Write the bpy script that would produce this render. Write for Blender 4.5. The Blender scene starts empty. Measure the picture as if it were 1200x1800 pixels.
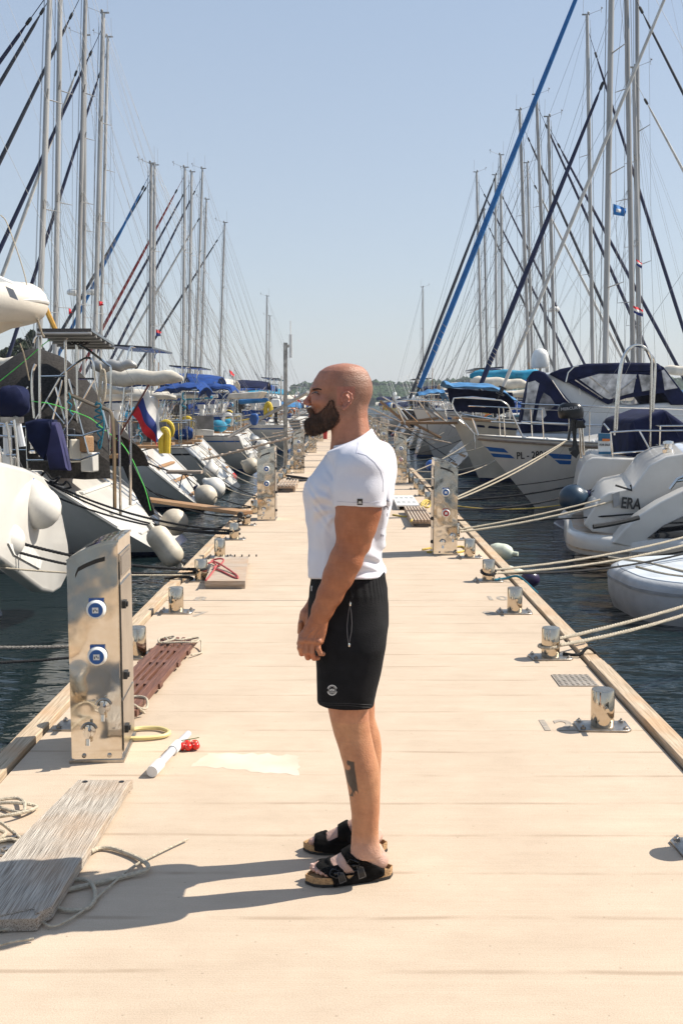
import bpy, math, random
import numpy as np
from mathutils import Vector, Matrix, noise as mnoise
from mathutils.bvhtree import BVHTree

# ------------------------------------------------------------------ camera, sky, sun
scene = bpy.context.scene
col = scene.collection
CAM = Vector((0.0, 0.0, 1.69))
FPX = 1850.0                       # focal length in pixels of the 1200 x 1800 photograph
PITCH = math.atan((900 - 706) / FPX)
YAW = math.atan(10 / FPX)
cam_d = bpy.data.cameras.new("camera")
cam_d.sensor_fit = 'VERTICAL'; cam_d.sensor_height = 36.0; cam_d.lens = 36.0 * FPX / 1800.0
cam_d.clip_start = 0.1; cam_d.clip_end = 6000
cam_o = bpy.data.objects.new("camera", cam_d); col.objects.link(cam_o)
cam_o.location = CAM
cam_o.rotation_euler = (math.radians(90) - PITCH, 0, YAW)
scene.camera = cam_o
_R = Matrix.Rotation(YAW, 3, 'Z') @ Matrix.Rotation(math.radians(90) - PITCH, 3, 'X')
_RI, _UP, _FW = _R @ Vector((1, 0, 0)), _R @ Vector((0, 1, 0)), _R @ Vector((0, 0, -1))

def at(px, py, d):
    """the place seen at pixel (px, py) of the photograph, d metres ahead"""
    v = _FW * FPX + _RI * (px - 600) - _UP * (py - 900)
    return CAM + v * (d / v.y)

def on(px, py, z=0.0):
    """the place seen at pixel (px, py) at height z"""
    v = _FW * FPX + _RI * (px - 600) - _UP * (py - 900)
    return CAM + v * ((z - CAM.z) / v.z)

SUN_EL = math.radians(46)
SUN_AZ = math.radians(75)          # from +y towards +x
world = bpy.data.worlds.new("World"); scene.world = world; world.use_nodes = True
wn = world.node_tree; bg = wn.nodes['Background']
sky = wn.nodes.new('ShaderNodeTexSky'); sky.sky_type = 'NISHITA'; sky.sun_disc = False
sky.sun_elevation = SUN_EL; sky.sun_rotation = SUN_AZ
sky.air_density = 1.0; sky.dust_density = 1.2; sky.ozone_density = 1.2; sky.altitude = 0
# summer haze in the air: the clear sky is whitened, more so towards the horizon
_tc = wn.nodes.new('ShaderNodeTexCoord'); _sp = wn.nodes.new('ShaderNodeSeparateXYZ'); wn.links.new(_tc.outputs['Generated'], _sp.inputs[0])
_rp = wn.nodes.new('ShaderNodeValToRGB'); wn.links.new(_sp.outputs[2], _rp.inputs[0])
_e = _rp.color_ramp.elements; _e[0].position = 0.0; _e[0].color = (.78, .82, .86, 1); _e[1].position = .55; _e[1].color = (.44, .60, .86, 1)
_m0 = _e.new(.12); _m0.color = (.70, .79, .90, 1)
_sc = wn.nodes.new('ShaderNodeVectorMath'); _sc.operation = 'SCALE'; _sc.inputs['Scale'].default_value = 4.9; wn.links.new(_rp.outputs[0], _sc.inputs[0])
_mx = wn.nodes.new('ShaderNodeMixRGB'); _mx.inputs[0].default_value = .72
wn.links.new(sky.outputs[0], _mx.inputs[1]); wn.links.new(_sc.outputs[0], _mx.inputs[2])
wn.links.new(_mx.outputs[0], bg.inputs[0]); bg.inputs[1].default_value = 0.10
sun_d = bpy.data.lights.new("sun", 'SUN'); sun_d.energy = 4.6; sun_d.angle = math.radians(0.5)
sun_d.color = (1.0, 0.93, 0.82)
sun_o = bpy.data.objects.new("sun", sun_d); col.objects.link(sun_o)
_sd = Vector((math.cos(SUN_EL) * math.sin(SUN_AZ), math.cos(SUN_EL) * math.cos(SUN_AZ), math.sin(SUN_EL)))
sun_o.rotation_euler = _sd.to_track_quat('Z', 'Y').to_euler(); sun_o.location = (20, 10, 30)
scene.view_settings.view_transform = 'Standard'; scene.view_settings.look = 'None'
scene.view_settings.exposure = 0.72; scene.view_settings.gamma = 1.0

# ------------------------------------------------------------------ materials
MATS = {}
def mat(name, c, rough=0.5, metal=0.0, var=0.12, vscale=6.0, bump=0.0, bscale=40.0, stretch=(1, 1, 1),
        coat=0.0, c2=None, spec=0.5, attr=False, dirt=0.0, sheen=0.0):
    """principled material with a procedural colour variation and bump"""
    if name in MATS: return MATS[name]
    m = bpy.data.materials.new(name); m.use_nodes = True
    nt = m.node_tree; N = nt.nodes; Lk = nt.links
    b = N['Principled BSDF']; b.inputs['Roughness'].default_value = rough
    b.inputs['Metallic'].default_value = metal; b.inputs['Specular IOR Level'].default_value = spec
    if coat: b.inputs['Coat Weight'].default_value = coat; b.inputs['Coat Roughness'].default_value = 0.08
    if sheen: b.inputs['Sheen Weight'].default_value = sheen
    tc = N.new('ShaderNodeTexCoord'); mp = N.new('ShaderNodeMapping'); mp.inputs['Scale'].default_value = stretch
    Lk.new(tc.outputs['Object'], mp.inputs[0])
    n = N.new('ShaderNodeTexNoise'); n.inputs['Scale'].default_value = vscale; n.inputs['Detail'].default_value = 6
    Lk.new(mp.outputs[0], n.inputs['Vector'])
    rp = N.new('ShaderNodeValToRGB'); e = rp.color_ramp.elements
    c2 = c2 or tuple(x * (1 - 2.2 * var) for x in c)
    hi = tuple(min(1, x * (1 + var)) for x in c)
    e[0].position = 0.3; e[0].color = (*c2, 1); e[1].position = 0.68; e[1].color = (*hi, 1)
    Lk.new(n.outputs['Fac'], rp.inputs[0])
    out = rp.outputs[0]
    if dirt:
        n3 = N.new('ShaderNodeTexNoise'); n3.inputs['Scale'].default_value = 2.3; n3.inputs['Detail'].default_value = 8
        n3.inputs['Roughness'].default_value = .7
        Lk.new(mp.outputs[0], n3.inputs['Vector'])
        r3 = N.new('ShaderNodeValToRGB'); r3.color_ramp.elements[0].position = .5; r3.color_ramp.elements[1].position = .75
        r3.color_ramp.elements[0].color = (0, 0, 0, 1); r3.color_ramp.elements[1].color = (dirt, dirt, dirt, 1)
        Lk.new(n3.outputs['Fac'], r3.inputs[0])
        mx = N.new('ShaderNodeMixRGB'); Lk.new(r3.outputs[0], mx.inputs[0]); Lk.new(out, mx.inputs[1])
        mx.inputs[2].default_value = (.16, .13, .09, 1); out = mx.outputs[0]
    if attr:
        a = N.new('ShaderNodeAttribute'); a.attribute_name = 'Col'
        mx = N.new('ShaderNodeMixRGB'); mx.blend_type = 'MULTIPLY'; mx.inputs[0].default_value = 1
        Lk.new(out, mx.inputs[1]); Lk.new(a.outputs['Color'], mx.inputs[2]); out = mx.outputs[0]
    Lk.new(out, b.inputs['Base Color'])
    if bump:
        n2 = N.new('ShaderNodeTexNoise'); n2.inputs['Scale'].default_value = bscale; n2.inputs['Detail'].default_value = 4
        Lk.new(mp.outputs[0], n2.inputs['Vector'])
        bp = N.new('ShaderNodeBump'); bp.inputs['Strength'].default_value = bump; bp.inputs['Distance'].default_value = 0.01
        Lk.new(n2.outputs['Fac'], bp.inputs['Height']); Lk.new(bp.outputs[0], b.inputs['Normal'])
    MATS[name] = m
    return m

def nodes_of(m): return m.node_tree.nodes, m.node_tree.links

# deck concrete: fine speckle, drag lines across the pier, stains
def deck_material():
    m = bpy.data.materials.new('deck_concrete'); m.use_nodes = True
    N, Lk = nodes_of(m); b = N['Principled BSDF']; b.inputs['Roughness'].default_value = .85
    b.inputs['Specular IOR Level'].default_value = .25
    tc = N.new('ShaderNodeTexCoord')
    def noise(scale, st=(1, 1, 1), det=5, ro=.6, dist=0):
        mp = N.new('ShaderNodeMapping'); mp.inputs['Scale'].default_value = st; Lk.new(tc.outputs['Object'], mp.inputs[0])
        n = N.new('ShaderNodeTexNoise'); n.inputs['Scale'].default_value = scale; n.inputs['Detail'].default_value = det
        n.inputs['Roughness'].default_value = ro; n.inputs['Distortion'].default_value = dist
        Lk.new(mp.outputs[0], n.inputs['Vector']); return n.outputs['Fac']
    def ramp(v, p0, p1, c0, c1):
        r = N.new('ShaderNodeValToRGB'); e = r.color_ramp.elements
        e[0].position = p0; e[1].position = p1; e[0].color = (*c0, 1); e[1].color = (*c1, 1)
        Lk.new(v, r.inputs[0]); return r.outputs[0]
    def mix(f, a, c, typ='MIX'):
        x = N.new('ShaderNodeMixRGB'); x.blend_type = typ
        for s, i in ((f, 0), (a, 1), (c, 2)):
            if hasattr(s, 'links'): Lk.new(s, x.inputs[i])
            elif isinstance(s, tuple): x.inputs[i].default_value = (*s, 1)
            else: x.inputs[i].default_value = s
        return x.outputs[0]
    base = ramp(noise(1.1, (1, .7, 1), 7, .65), .3, .72, (.495, .395, .30), (.575, .466, .358))
    streak = ramp(noise(3.0, (.8, 2.6, 1), 8, .75), .36, .66, (.91, .90, .885), (1.02, 1.015, 1.01))
    base = mix(1.0, base, streak, 'MULTIPLY')
    drag = ramp(noise(2.0, (.12, 40, 1), 3, .5), .3, .7, (.975, .975, .97), (1.015, 1.015, 1.015))
    base = mix(1.0, base, drag, 'MULTIPLY')
    grit = ramp(noise(230, (1, 1, 1), 2, .5), .3, .6, (.86, .85, .83), (1.02, 1.02, 1.02))
    base = mix(1.0, base, grit, 'MULTIPLY')
    # thin lines left across the pier by the screed, about every 0.3 m
    w = N.new('ShaderNodeTexWave'); w.wave_type = 'BANDS'; w.bands_direction = 'Y'; w.inputs['Scale'].default_value = .95
    w.inputs['Distortion'].default_value = .45; w.inputs['Detail'].default_value = 2; w.inputs['Detail Scale'].default_value = 1.2
    Lk.new(tc.outputs['Object'], w.inputs['Vector'])
    ln = ramp(w.outputs['Fac'], 0.0, 0.02, (1, 1, 1), (0, 0, 0))
    msk = ramp(noise(2.2, (1, 3, 1), 3, .6), .42, .62, (0, 0, 0), (.62, .62, .62))
    lm = N.new('ShaderNodeMixRGB'); lm.blend_type = 'MULTIPLY'; lm.inputs[0].default_value = 1
    Lk.new(ln, lm.inputs[1]); Lk.new(msk, lm.inputs[2])
    base = mix(lm.outputs[0], base, (.30, .22, .15))
    rust = ramp(noise(.9, (1, 6, 1), 8, .7, .5), .67, .8, (0, 0, 0), (.45, .45, .45))
    base = mix(rust, base, (.50, .30, .14))
    grey = ramp(noise(.75, (1, 1, 1), 10, .75, .3), .52, .72, (0, 0, 0), (.38, .38, .38))
    base = mix(grey, base, (.36, .29, .215))
    v = N.new('ShaderNodeTexVoronoi'); v.inputs['Scale'].default_value = 14
    Lk.new(tc.outputs['Object'], v.inputs['Vector'])
    pit = ramp(v.outputs['Distance'], .035, .07, (.45, .45, .45), (0, 0, 0))
    base = mix(pit, base, (.17, .13, .09))
    Lk.new(base, b.inputs['Base Color'])
    bp = N.new('ShaderNodeBump'); bp.inputs['Strength'].default_value = .35; bp.inputs['Distance'].default_value = .004
    mb = N.new('ShaderNodeMath'); mb.operation = 'ADD'
    Lk.new(noise(2.0, (.15, 60, 1), 3, .5), mb.inputs[0]); Lk.new(noise(160), mb.inputs[1])
    Lk.new(mb.outputs[0], bp.inputs['Height']); Lk.new(bp.outputs[0], b.inputs['Normal'])
    return m

def water_material():
    m = bpy.data.materials.new('harbour_water'); m.use_nodes = True
    N, Lk = nodes_of(m); b = N['Principled BSDF']
    b.inputs['Base Color'].default_value = (.007, .015, .017, 1); b.inputs['Roughness'].default_value = .01
    b.inputs['IOR'].default_value = 1.33; b.inputs['Specular IOR Level'].default_value = .5
    tc = N.new('ShaderNodeTexCoord')
    def nz(scale, st, det):
        mp = N.new('ShaderNodeMapping'); mp.inputs['Scale'].default_value = st; Lk.new(tc.outputs['Object'], mp.inputs[0])
        mp.inputs['Rotation'].default_value = (0, 0, .25)
        n = N.new('ShaderNodeTexNoise'); n.inputs['Scale'].default_value = scale; n.inputs['Detail'].default_value = det
        n.inputs['Distortion'].default_value = .6
        Lk.new(mp.outputs[0], n.inputs['Vector']); return n.outputs['Fac']
    # the basin is calmer on the sheltered left side of the pier
    sx = N.new('ShaderNodeSeparateXYZ'); Lk.new(tc.outputs['Object'], sx.inputs[0])
    mr = N.new('ShaderNodeMapRange'); Lk.new(sx.outputs[0], mr.inputs[0]); mr.inputs[1].default_value = -3; mr.inputs[2].default_value = 2.5; mr.inputs[3].default_value = .13; mr.inputs[4].default_value = 1.0
    def scaled(v):
        q = N.new('ShaderNodeMath'); q.operation = 'MULTIPLY'; Lk.new(v, q.inputs[0]); Lk.new(mr.outputs[0], q.inputs[1]); return q.outputs[0]
    bp = N.new('ShaderNodeBump'); bp.inputs['Strength'].default_value = 1; bp.inputs['Distance'].default_value = .15
    Lk.new(scaled(nz(1.7, (.75, 1.5, 1), 2)), bp.inputs['Height'])
    bq = N.new('ShaderNodeBump'); bq.inputs['Strength'].default_value = 1; bq.inputs['Distance'].default_value = .030
    Lk.new(scaled(nz(6.5, (.8, 1.5, 1), 2)), bq.inputs['Height']); Lk.new(bp.outputs[0], bq.inputs['Normal'])
    Lk.new(bq.outputs[0], b.inputs['Normal'])
    return m

def steel_mirror(name='mirror_steel', rough=.05, wob=.008, tint=(.74, .695, .63)):
    m = bpy.data.materials.new(name); m.use_nodes = True
    N, Lk = nodes_of(m); b = N['Principled BSDF']; b.inputs['Metallic'].default_value = 1
    tc = N.new('ShaderNodeTexCoord')
    n = N.new('ShaderNodeTexNoise'); n.inputs['Scale'].default_value = 3.2; n.inputs['Detail'].default_value = 2
    Lk.new(tc.outputs['Object'], n.inputs['Vector'])
    bp = N.new('ShaderNodeBump'); bp.inputs['Strength'].default_value = 1; bp.inputs['Distance'].default_value = wob
    Lk.new(n.outputs['Fac'], bp.inputs['Height']); Lk.new(bp.outputs[0], b.inputs['Normal'])
    n2 = N.new('ShaderNodeTexNoise'); n2.inputs['Scale'].default_value = 9; n2.inputs['Detail'].default_value = 9
    n2.inputs['Roughness'].default_value = .75
    Lk.new(tc.outputs['Object'], n2.inputs['Vector'])
    r = N.new('ShaderNodeValToRGB'); r.color_ramp.elements[0].position = .42; r.color_ramp.elements[1].position = .75
    r.color_ramp.elements[0].color = (*tint, 1); r.color_ramp.elements[1].color = (tint[0] * .86, tint[1] * .80, tint[2] * .70, 1)
    Lk.new(n2.outputs['Fac'], r.inputs[0]); Lk.new(r.outputs[0], b.inputs['Base Color'])
    r2 = N.new('ShaderNodeValToRGB'); r2.color_ramp.elements[0].position = .4; r2.color_ramp.elements[1].position = .8
    r2.color_ramp.elements[0].color = (rough,) * 3 + (1,); r2.color_ramp.elements[1].color = (rough + .10,) * 3 + (1,)
    Lk.new(n2.outputs['Fac'], r2.inputs[0]); Lk.new(r2.outputs[0], b.inputs['Roughness'])
    MATS[name] = m
    return m

def wood_material(name, c_dark, c_light, along=(1, 1, 1), rough=.8, bump=.6):
    m = bpy.data.materials.new(name); m.use_nodes = True
    N, Lk = nodes_of(m); b = N['Principled BSDF']; b.inputs['Roughness'].default_value = rough
    b.inputs['Specular IOR Level'].default_value = .25
    tc = N.new('ShaderNodeTexCoord'); mp = N.new('ShaderNodeMapping'); mp.inputs['Scale'].default_value = along
    Lk.new(tc.outputs['Object'], mp.inputs[0])
    n = N.new('ShaderNodeTexNoise'); n.inputs['Scale'].default_value = 14; n.inputs['Detail'].default_value = 7
    n.inputs['Distortion'].default_value = .25; Lk.new(mp.outputs[0], n.inputs['Vector'])
    r = N.new('ShaderNodeValToRGB'); e = r.color_ramp.elements
    e[0].position = .34; e[0].color = (*c_dark, 1); e[1].position = .62; e[1].color = (*c_light, 1)
    Lk.new(n.outputs['Fac'], r.inputs[0])
    n2 = N.new('ShaderNodeTexNoise'); n2.inputs['Scale'].default_value = 3.5; n2.inputs['Detail'].default_value = 6
    Lk.new(tc.outputs['Object'], n2.inputs['Vector'])
    r2 = N.new('ShaderNodeValToRGB'); r2.color_ramp.elements[0].position = .45; r2.color_ramp.elements[1].position = .7
    r2.color_ramp.elements[0].color = (0, 0, 0, 1); r2.color_ramp.elements[1].color = (.6, .6, .6, 1)
    Lk.new(n2.outputs['Fac'], r2.inputs[0])
    mx = N.new('ShaderNodeMixRGB'); Lk.new(r2.outputs[0], mx.inputs[0]); Lk.new(r.outputs[0], mx.inputs[1])
    mx.inputs[2].default_value = tuple(.5 * (a + d) * f for a, d, f in zip(c_dark, c_light, (1.1, .85, .65))) + (1,)
    Lk.new(mx.outputs[0], b.inputs['Base Color'])
    bp = N.new('ShaderNodeBump'); bp.inputs['Strength'].default_value = bump; bp.inputs['Distance'].default_value = .006
    Lk.new(n.outputs['Fac'], bp.inputs['Height']); Lk.new(bp.outputs[0], b.inputs['Normal'])
    MATS[name] = m
    return m

DECK = deck_material(); WATER_M = water_material(); STEEL = steel_mirror(); BOLLARD_M = steel_mirror('warm_bollard_steel', .10, .004, (.60, .52, .42))
TUBE = steel_mirror('polished_tube', .12, .002, (.72, .70, .67))
PLATE = mat('plate_steel', (.42, .39, .35), .38, 1.0, .2, 12, .3, 30)
TIMBER = wood_material('edge_timber', (.33, .25, .17), (.53, .42, .30), (9, .35, 9))
OLDWOOD = wood_material('weathered_wood', (.17, .14, .11), (.60, .535, .455), (26, .45, 26), .85, 1.0)
GELCOAT = mat('white_gelcoat', (.60, .575, .53), .28, 0, .05, 1.5, coat=.35, dirt=.14)
GEL_GREY = mat('pale_grey_gelcoat', (.58, .59, .60), .3, 0, .05, 1.5, coat=.3, dirt=.08)
GEL_CREAM = mat('cream_gelcoat', (.70, .64, .53), .35, 0, .06, 2, coat=.2, dirt=.15)
NAVY_D = mat('dark_navy_paint', (.005, .008, .02), .25, 0, .1, 2, coat=.3)
NAVY_P = mat('navy_paint', (.012, .022, .07), .2, 0, .1, 2, coat=.5)
BLUE_P = mat('blue_stripe_paint', (.015, .10, .33), .3, 0, .1, 3)
TEAL_P = mat('teal_paint', (.02, .20, .27), .4, 0, .1, 3)
RED_P = mat('red_paint', (.45, .025, .02), .4, 0, .1, 3)
BLACK_P = mat('black_paint', (.012, .012, .014), .35, 0, .1, 3)
ANTIF = mat('antifouling', (.02, .03, .06), .7, 0, .3, 4)
ANTIF_R = mat('antifouling_red', (.13, .03, .025), .7, 0, .3, 4)
TEAK = wood_material('teak', (.22, .12, .06), (.42, .27, .15), (.5, 10, 10), .7, .4)
TEAK_GREY = wood_material('grey_teak', (.27, .21, .16), (.48, .40, .32), (.5, 12, 12), .8, .4)
NONSKID = mat('nonskid_deck', (.62, .61, .58), .75, 0, .06, 20, .3, 200, dirt=.12)
GLASS = mat('dark_window', (.012, .014, .018), .05, 0, .2, 2, spec=.8)
CLEAR = mat('clear_plastic_sheet', (.42, .42, .43), .12, 0, .35, 5, bump=.5, bscale=9, coat=.6)
ALU = mat('mast_aluminium', (.40, .39, .37), .42, .25, .12, 2.5, stretch=(1, 1, .15), dirt=.1)
ALU_D = mat('mast_grey', (.31, .30, .285), .45, .25, .12, 2.5, stretch=(1, 1, .15))
WIRE = mat('rigging_wire', (.20, .20, .205), .5, .3, .1)
LINE = mat('grey_running_line', (.24, .225, .20), .8, 0, .1)
WIRE_D = mat('dark_rope', (.03, .03, .035), .8, 0, .2, 30, .5, 90)
ROPE = mat('pale_rope', (.52, .45, .34), .9, 0, .12, 60, .9, 160)
ROPE_B = mat('black_rope', (.02, .02, .022), .85, 0, .3, 60, .9, 160)
ROPE_Y = mat('yellow_rope', (.62, .45, .10), .85, 0, .2, 60, .9, 160)
ROPE_P = mat('pink_rope', (.50, .10, .10), .85, 0, .25, 60, .9, 160)
ROPE_T = mat('teal_rope', (.02, .19, .27), .85, 0, .25, 60, .9, 160)
FENDER_W = mat('white_fender', (.70, .67, .61), .45, 0, .08, 4, dirt=.3)
FENDER_D = mat('dirty_fender', (.60, .53, .42), .55, 0, .12, 5, dirt=.75)
FENDER_N = mat('dark_blue_fender', (.02, .045, .075), .35, 0, .15, 4)
FENDER_G = mat('green_white_fender', (.60, .64, .52), .5, 0, .1, 4, dirt=.3)
PURPLE = mat('dark_purple_rubber', (.03, .02, .06), .3, 0, .1, 4)
CV_NAVY = mat('navy_canvas', (.010, .014, .046), .9, 0, .2, 5, .8, 7, spec=.15)
CV_BLUE = mat('blue_canvas', (.013, .052, .21), .85, 0, .2, 5, .8, 7, spec=.2)
CV_SKY = mat('light_blue_canvas', (.035, .17, .37), .8, 0, .2, 5, .8, 7)
CV_TEAL = mat('teal_canvas', (.02, .26, .42), .8, 0, .2, 5, .8, 7)
CV_WHITE = mat('offwhite_canvas', (.62, .57, .48), .85, 0, .12, 5, .8, 7, dirt=.2)
CV_GREY = mat('grey_canvas', (.23, .22, .21), .85, 0, .15, 5, .8, 7)
CV_CHAR = mat('charcoal_mesh', (.034, .031, .029), .95, 0, .25, 30, .8, 7, spec=.15)
GENOA_W = mat('white_furled_sail', (.55, .53, .49), .8, 0, .12, 3, .5, 12)
GENOA_B = mat('bright_blue_uv_strip', (.01, .13, .36), .75, 0, .12, 3, .5, 12)
GENOA_N = mat('navy_uv_strip', (.014, .02, .06), .75, 0, .12, 3, .5, 12)
GENOA_G = mat('charcoal_uv_strip', (.045, .05, .065), .75, 0, .12, 3, .5, 12)
GENOA_R = mat('red_uv_strip', (.25, .02, .02), .75, 0, .12, 3, .5, 12)
YELLOW = mat('yellow_cover', (.62, .44, .03), .6, 0, .1, 5, .6, 20)
ORANGE = mat('orange_plastic', (.75, .20, .03), .5, 0, .1, 5)
BLUE_PL = mat('blue_plastic', (.02, .09, .32), .35, 0, .1, 5)
WHITE_PL = mat('white_plastic', (.75, .74, .70), .35, 0, .06, 5)
RUBBER = mat('black_rubber', (.018, .018, .018), .6, 0, .2, 20)
TUBE_PVC = mat('grey_inflatable_tube', (.37, .385, .40), .55, 0, .1, 5, .3, 60, dirt=.2)
GREEN_L = mat('lime_cord', (.12, .70, .12), .6, 0, .1, 5)
PANEL = mat('solar_panel', (.015, .017, .03), .15, 0, .2, 5)
FL_W = mat('flag_white', (.72, .70, .66), .8, 0, .1, 8); FL_B = mat('flag_blue', (.02, .04, .20), .8, 0, .1, 8)
FL_R = mat('flag_red', (.62, .02, .03), .8, 0, .1, 8); FL_S = mat('flag_sky_blue', (.03, .20, .52), .8, 0, .1, 8)

# ------------------------------------------------------------------ mesh helpers
XF = {}           # object -> world matrix of its thing's root
class MB:
    def __init__(s): s.v = []; s.f = []; s.mi = []
    def add(s, vs, fs, mi=0):
        o = len(s.v); s.v.extend([tuple(p) for p in vs]); s.f.extend([tuple(i + o for i in f) for f in fs]); s.mi.extend([mi] * len(fs)); return s
    def box(s, c, sz, rz=0.0, M=None, mi=0, top=1.0, shear=(0, 0)):
        x, y, z = [q / 2 for q in sz]
        R = M or Matrix.Rotation(rz, 3, 'Z'); c = Vector(c)
        vs = []
        for dz in (-1, 1):
            k = top if dz > 0 else 1
            for dx, dy in ((-1, -1), (1, -1), (1, 1), (-1, 1)):
                vs.append(c + R @ Vector((dx * x * k + (shear[0] if dz > 0 else 0), dy * y * k + (shear[1] if dz > 0 else 0), dz * z)))
        return s.add(vs, [(3, 2, 1, 0), (4, 5, 6, 7), (0, 1, 5, 4), (1, 2, 6, 5), (2, 3, 7, 6), (3, 0, 4, 7)], mi)
    def loft(s, rings, cap=True, mi=0, closed=True):
        n = len(rings[0]); o = []
        for r in rings: o.extend(r)
        fs = []
        for i in range(len(rings) - 1):
            for j in range(n if closed else n - 1):
                a, b2 = i * n + j, i * n + (j + 1) % n
                fs.append((a, b2, b2 + n, a + n))
        if cap and closed:
            fs.append(tuple(range(n - 1, -1, -1))); k = (len(rings) - 1) * n; fs.append(tuple(range(k, k + n)))
        return s.add(o, fs, mi)
    def tube(s, pts, r, n=6, mi=0, cap=True, flat=None):
        pts = [Vector(p) for p in pts]; m = len(pts)
        rr = r if isinstance(r, (list, tuple)) else [r] * m
        rings = []; up = None
        for i, p in enumerate(pts):
            t = (pts[min(i + 1, m - 1)] - pts[max(i - 1, 0)])
            if t.length < 1e-9: t = Vector((0, 0, 1))
            t.normalize()
            if up is None:
                up = Vector((0, 0, 1)) if abs(t.z) < .9 else Vector((1, 0, 0))
            a = t.cross(up)
            if a.length < 1e-6: a = t.cross(Vector((0, 1, 0)))
            a.normalize(); b2 = a.cross(t).normalized(); up = b2
            ry = rr[i] * (flat if flat else 1)
            rings.append([p + a * (rr[i] * math.cos(2 * math.pi * k / n)) + b2 * (ry * math.sin(2 * math.pi * k / n)) for k in range(n)])
        return s.loft(rings, cap, mi)
    def cyl(s, p, q, r, r2=None, n=12, mi=0): return s.tube([p, q], [r, r if r2 is None else r2], n, mi)
    def lathe(s, prof, c=(0, 0, 0), n=16, M=None, mi=0):
        c = Vector(c); M = M or Matrix.Identity(3)
        return s.loft([[c + M @ Vector((r * math.cos(2 * math.pi * k / n), r * math.sin(2 * math.pi * k / n), z)) for k in range(n)] for r, z in prof], True, mi)
    def ball(s, c, r, n=14, m=9, M=None, mi=0, sq=(1, 1, 1)):
        M = M or Matrix.Identity(3); c = Vector(c); rings = []
        for i in range(m + 1):
            th = math.pi * (i + .001) / (m + .002)
            rings.append([c + M @ Vector((r * sq[0] * math.sin(th) * math.cos(2 * math.pi * k / n), r * sq[1] * math.sin(th) * math.sin(2 * math.pi * k / n), -r * sq[2] * math.cos(th))) for k in range(n)])
        return s.loft(rings, True, mi)
    def ring(s, c, R, r, M=None, n=24, k=6, mi=0, a0=0, a1=2 * math.pi, sy=1):
        M = M or Matrix.Identity(3); c = Vector(c); full = abs(a1 - a0 - 2 * math.pi) < 1e-6
        pts = [c + M @ Vector((R * math.cos(a0 + (a1 - a0) * i / n), sy * R * math.sin(a0 + (a1 - a0) * i / n), 0)) for i in range(n + 1)]
        return s.tube(pts, r, k, mi, cap=not full)
    def prism(s, poly, z0, z1, M=None, c=(0, 0, 0), mi=0):
        M = M or Matrix.Identity(3); c = Vector(c); n = len(poly)
        vs = [c + M @ Vector((x, y, z0)) for x, y in poly] + [c + M @ Vector((x, y, z1)) for x, y in poly]
        fs = [tuple(range(n - 1, -1, -1)), tuple(range(n, 2 * n))] + [(i, (i + 1) % n, n + (i + 1) % n, n + i) for i in range(n)]
        return s.add(vs, fs, mi)
    def sheet(s, fn, nu, nv, mi=0, thick=0.0):
        P = [[Vector(fn(i / nu, j / nv)) for j in range(nv + 1)] for i in range(nu + 1)]
        fl = [p for r in P for p in r]
        idx = lambda i, j: i * (nv + 1) + j
        fs = [(idx(i, j), idx(i + 1, j), idx(i + 1, j + 1), idx(i, j + 1)) for i in range(nu) for j in range(nv)]
        if not thick: return s.add(fl, fs, mi)
        nr = []
        for i in range(nu + 1):
            for j in range(nv + 1):
                a = P[min(i + 1, nu)][j] - P[max(i - 1, 0)][j]; b2 = P[i][min(j + 1, nv)] - P[i][max(j - 1, 0)]
                q = a.cross(b2); nr.append(q.normalized() if q.length > 1e-12 else Vector((0, 0, 1)))
        N0 = len(fl); bot = [p - q * thick for p, q in zip(fl, nr)]
        fs2 = [tuple(N0 + k for k in reversed(f)) for f in fs]
        for i in range(nu):
            for j in (0, nv):
                a, b2 = idx(i, j), idx(i + 1, j); fs2.append((a, b2, b2 + N0, a + N0) if j else (b2, a, a + N0, b2 + N0))
        for j in range(nv):
            for i in (0, nu):
                a, b2 = idx(i, j), idx(i, j + 1); fs2.append((b2, a, a + N0, b2 + N0) if i else (a, b2, b2 + N0, a + N0))
        return s.add(fl + bot, fs + fs2, mi)
    def build(s, name, mats, parent=None, world=True, sharp=35, fix=True):
        me = bpy.data.meshes.new(name)
        vs = s.v
        if parent is not None and world:
            Mi = XF[parent].inverted(); vs = [tuple(Mi @ Vector(p)) for p in vs]
        me.from_pydata(vs, [], s.f)
        if not isinstance(mats, (list, tuple)): mats = [mats]
        for m in mats: me.materials.append(m)
        if len(mats) > 1: me.polygons.foreach_set('material_index', s.mi)
        if fix and len(s.v) < 60000:
            import bmesh
            b = bmesh.new(); b.from_mesh(me); bmesh.ops.recalc_face_normals(b, faces=b.faces); b.to_mesh(me); b.free()
        me.polygons.foreach_set('use_smooth', [True] * len(me.polygons))
        me.set_sharp_from_angle(angle=math.radians(sharp))
        o = bpy.data.objects.new(name, me); col.objects.link(o)
        if parent is not None: o.parent = parent; XF[o] = XF[parent]
        else: XF[o] = Matrix.Identity(4)
        return o

def bevel(o, w, seg=2, ang=40):
    md = o.modifiers.new('bevel', 'BEVEL'); md.width = w; md.segments = seg; md.limit_method = 'ANGLE'; md.angle_limit = math.radians(ang)
    return o

def tag(o, label, cat=None, group=None, kind=None):
    if label: o['label'] = label
    if cat: o['category'] = cat
    if group: o['group'] = group
    if kind: o['kind'] = kind
    return o

def thing(name, label, cat, loc=(0, 0, 0), rz=0.0, group=None):
    o = bpy.data.objects.new(name, None); col.objects.link(o); o.empty_display_size = .1
    o.location = loc; o.rotation_euler = (0, 0, rz)
    XF[o] = Matrix.Translation(Vector(loc)) @ Matrix.Rotation(rz, 4, 'Z')
    return tag(o, label, cat, group)

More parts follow.
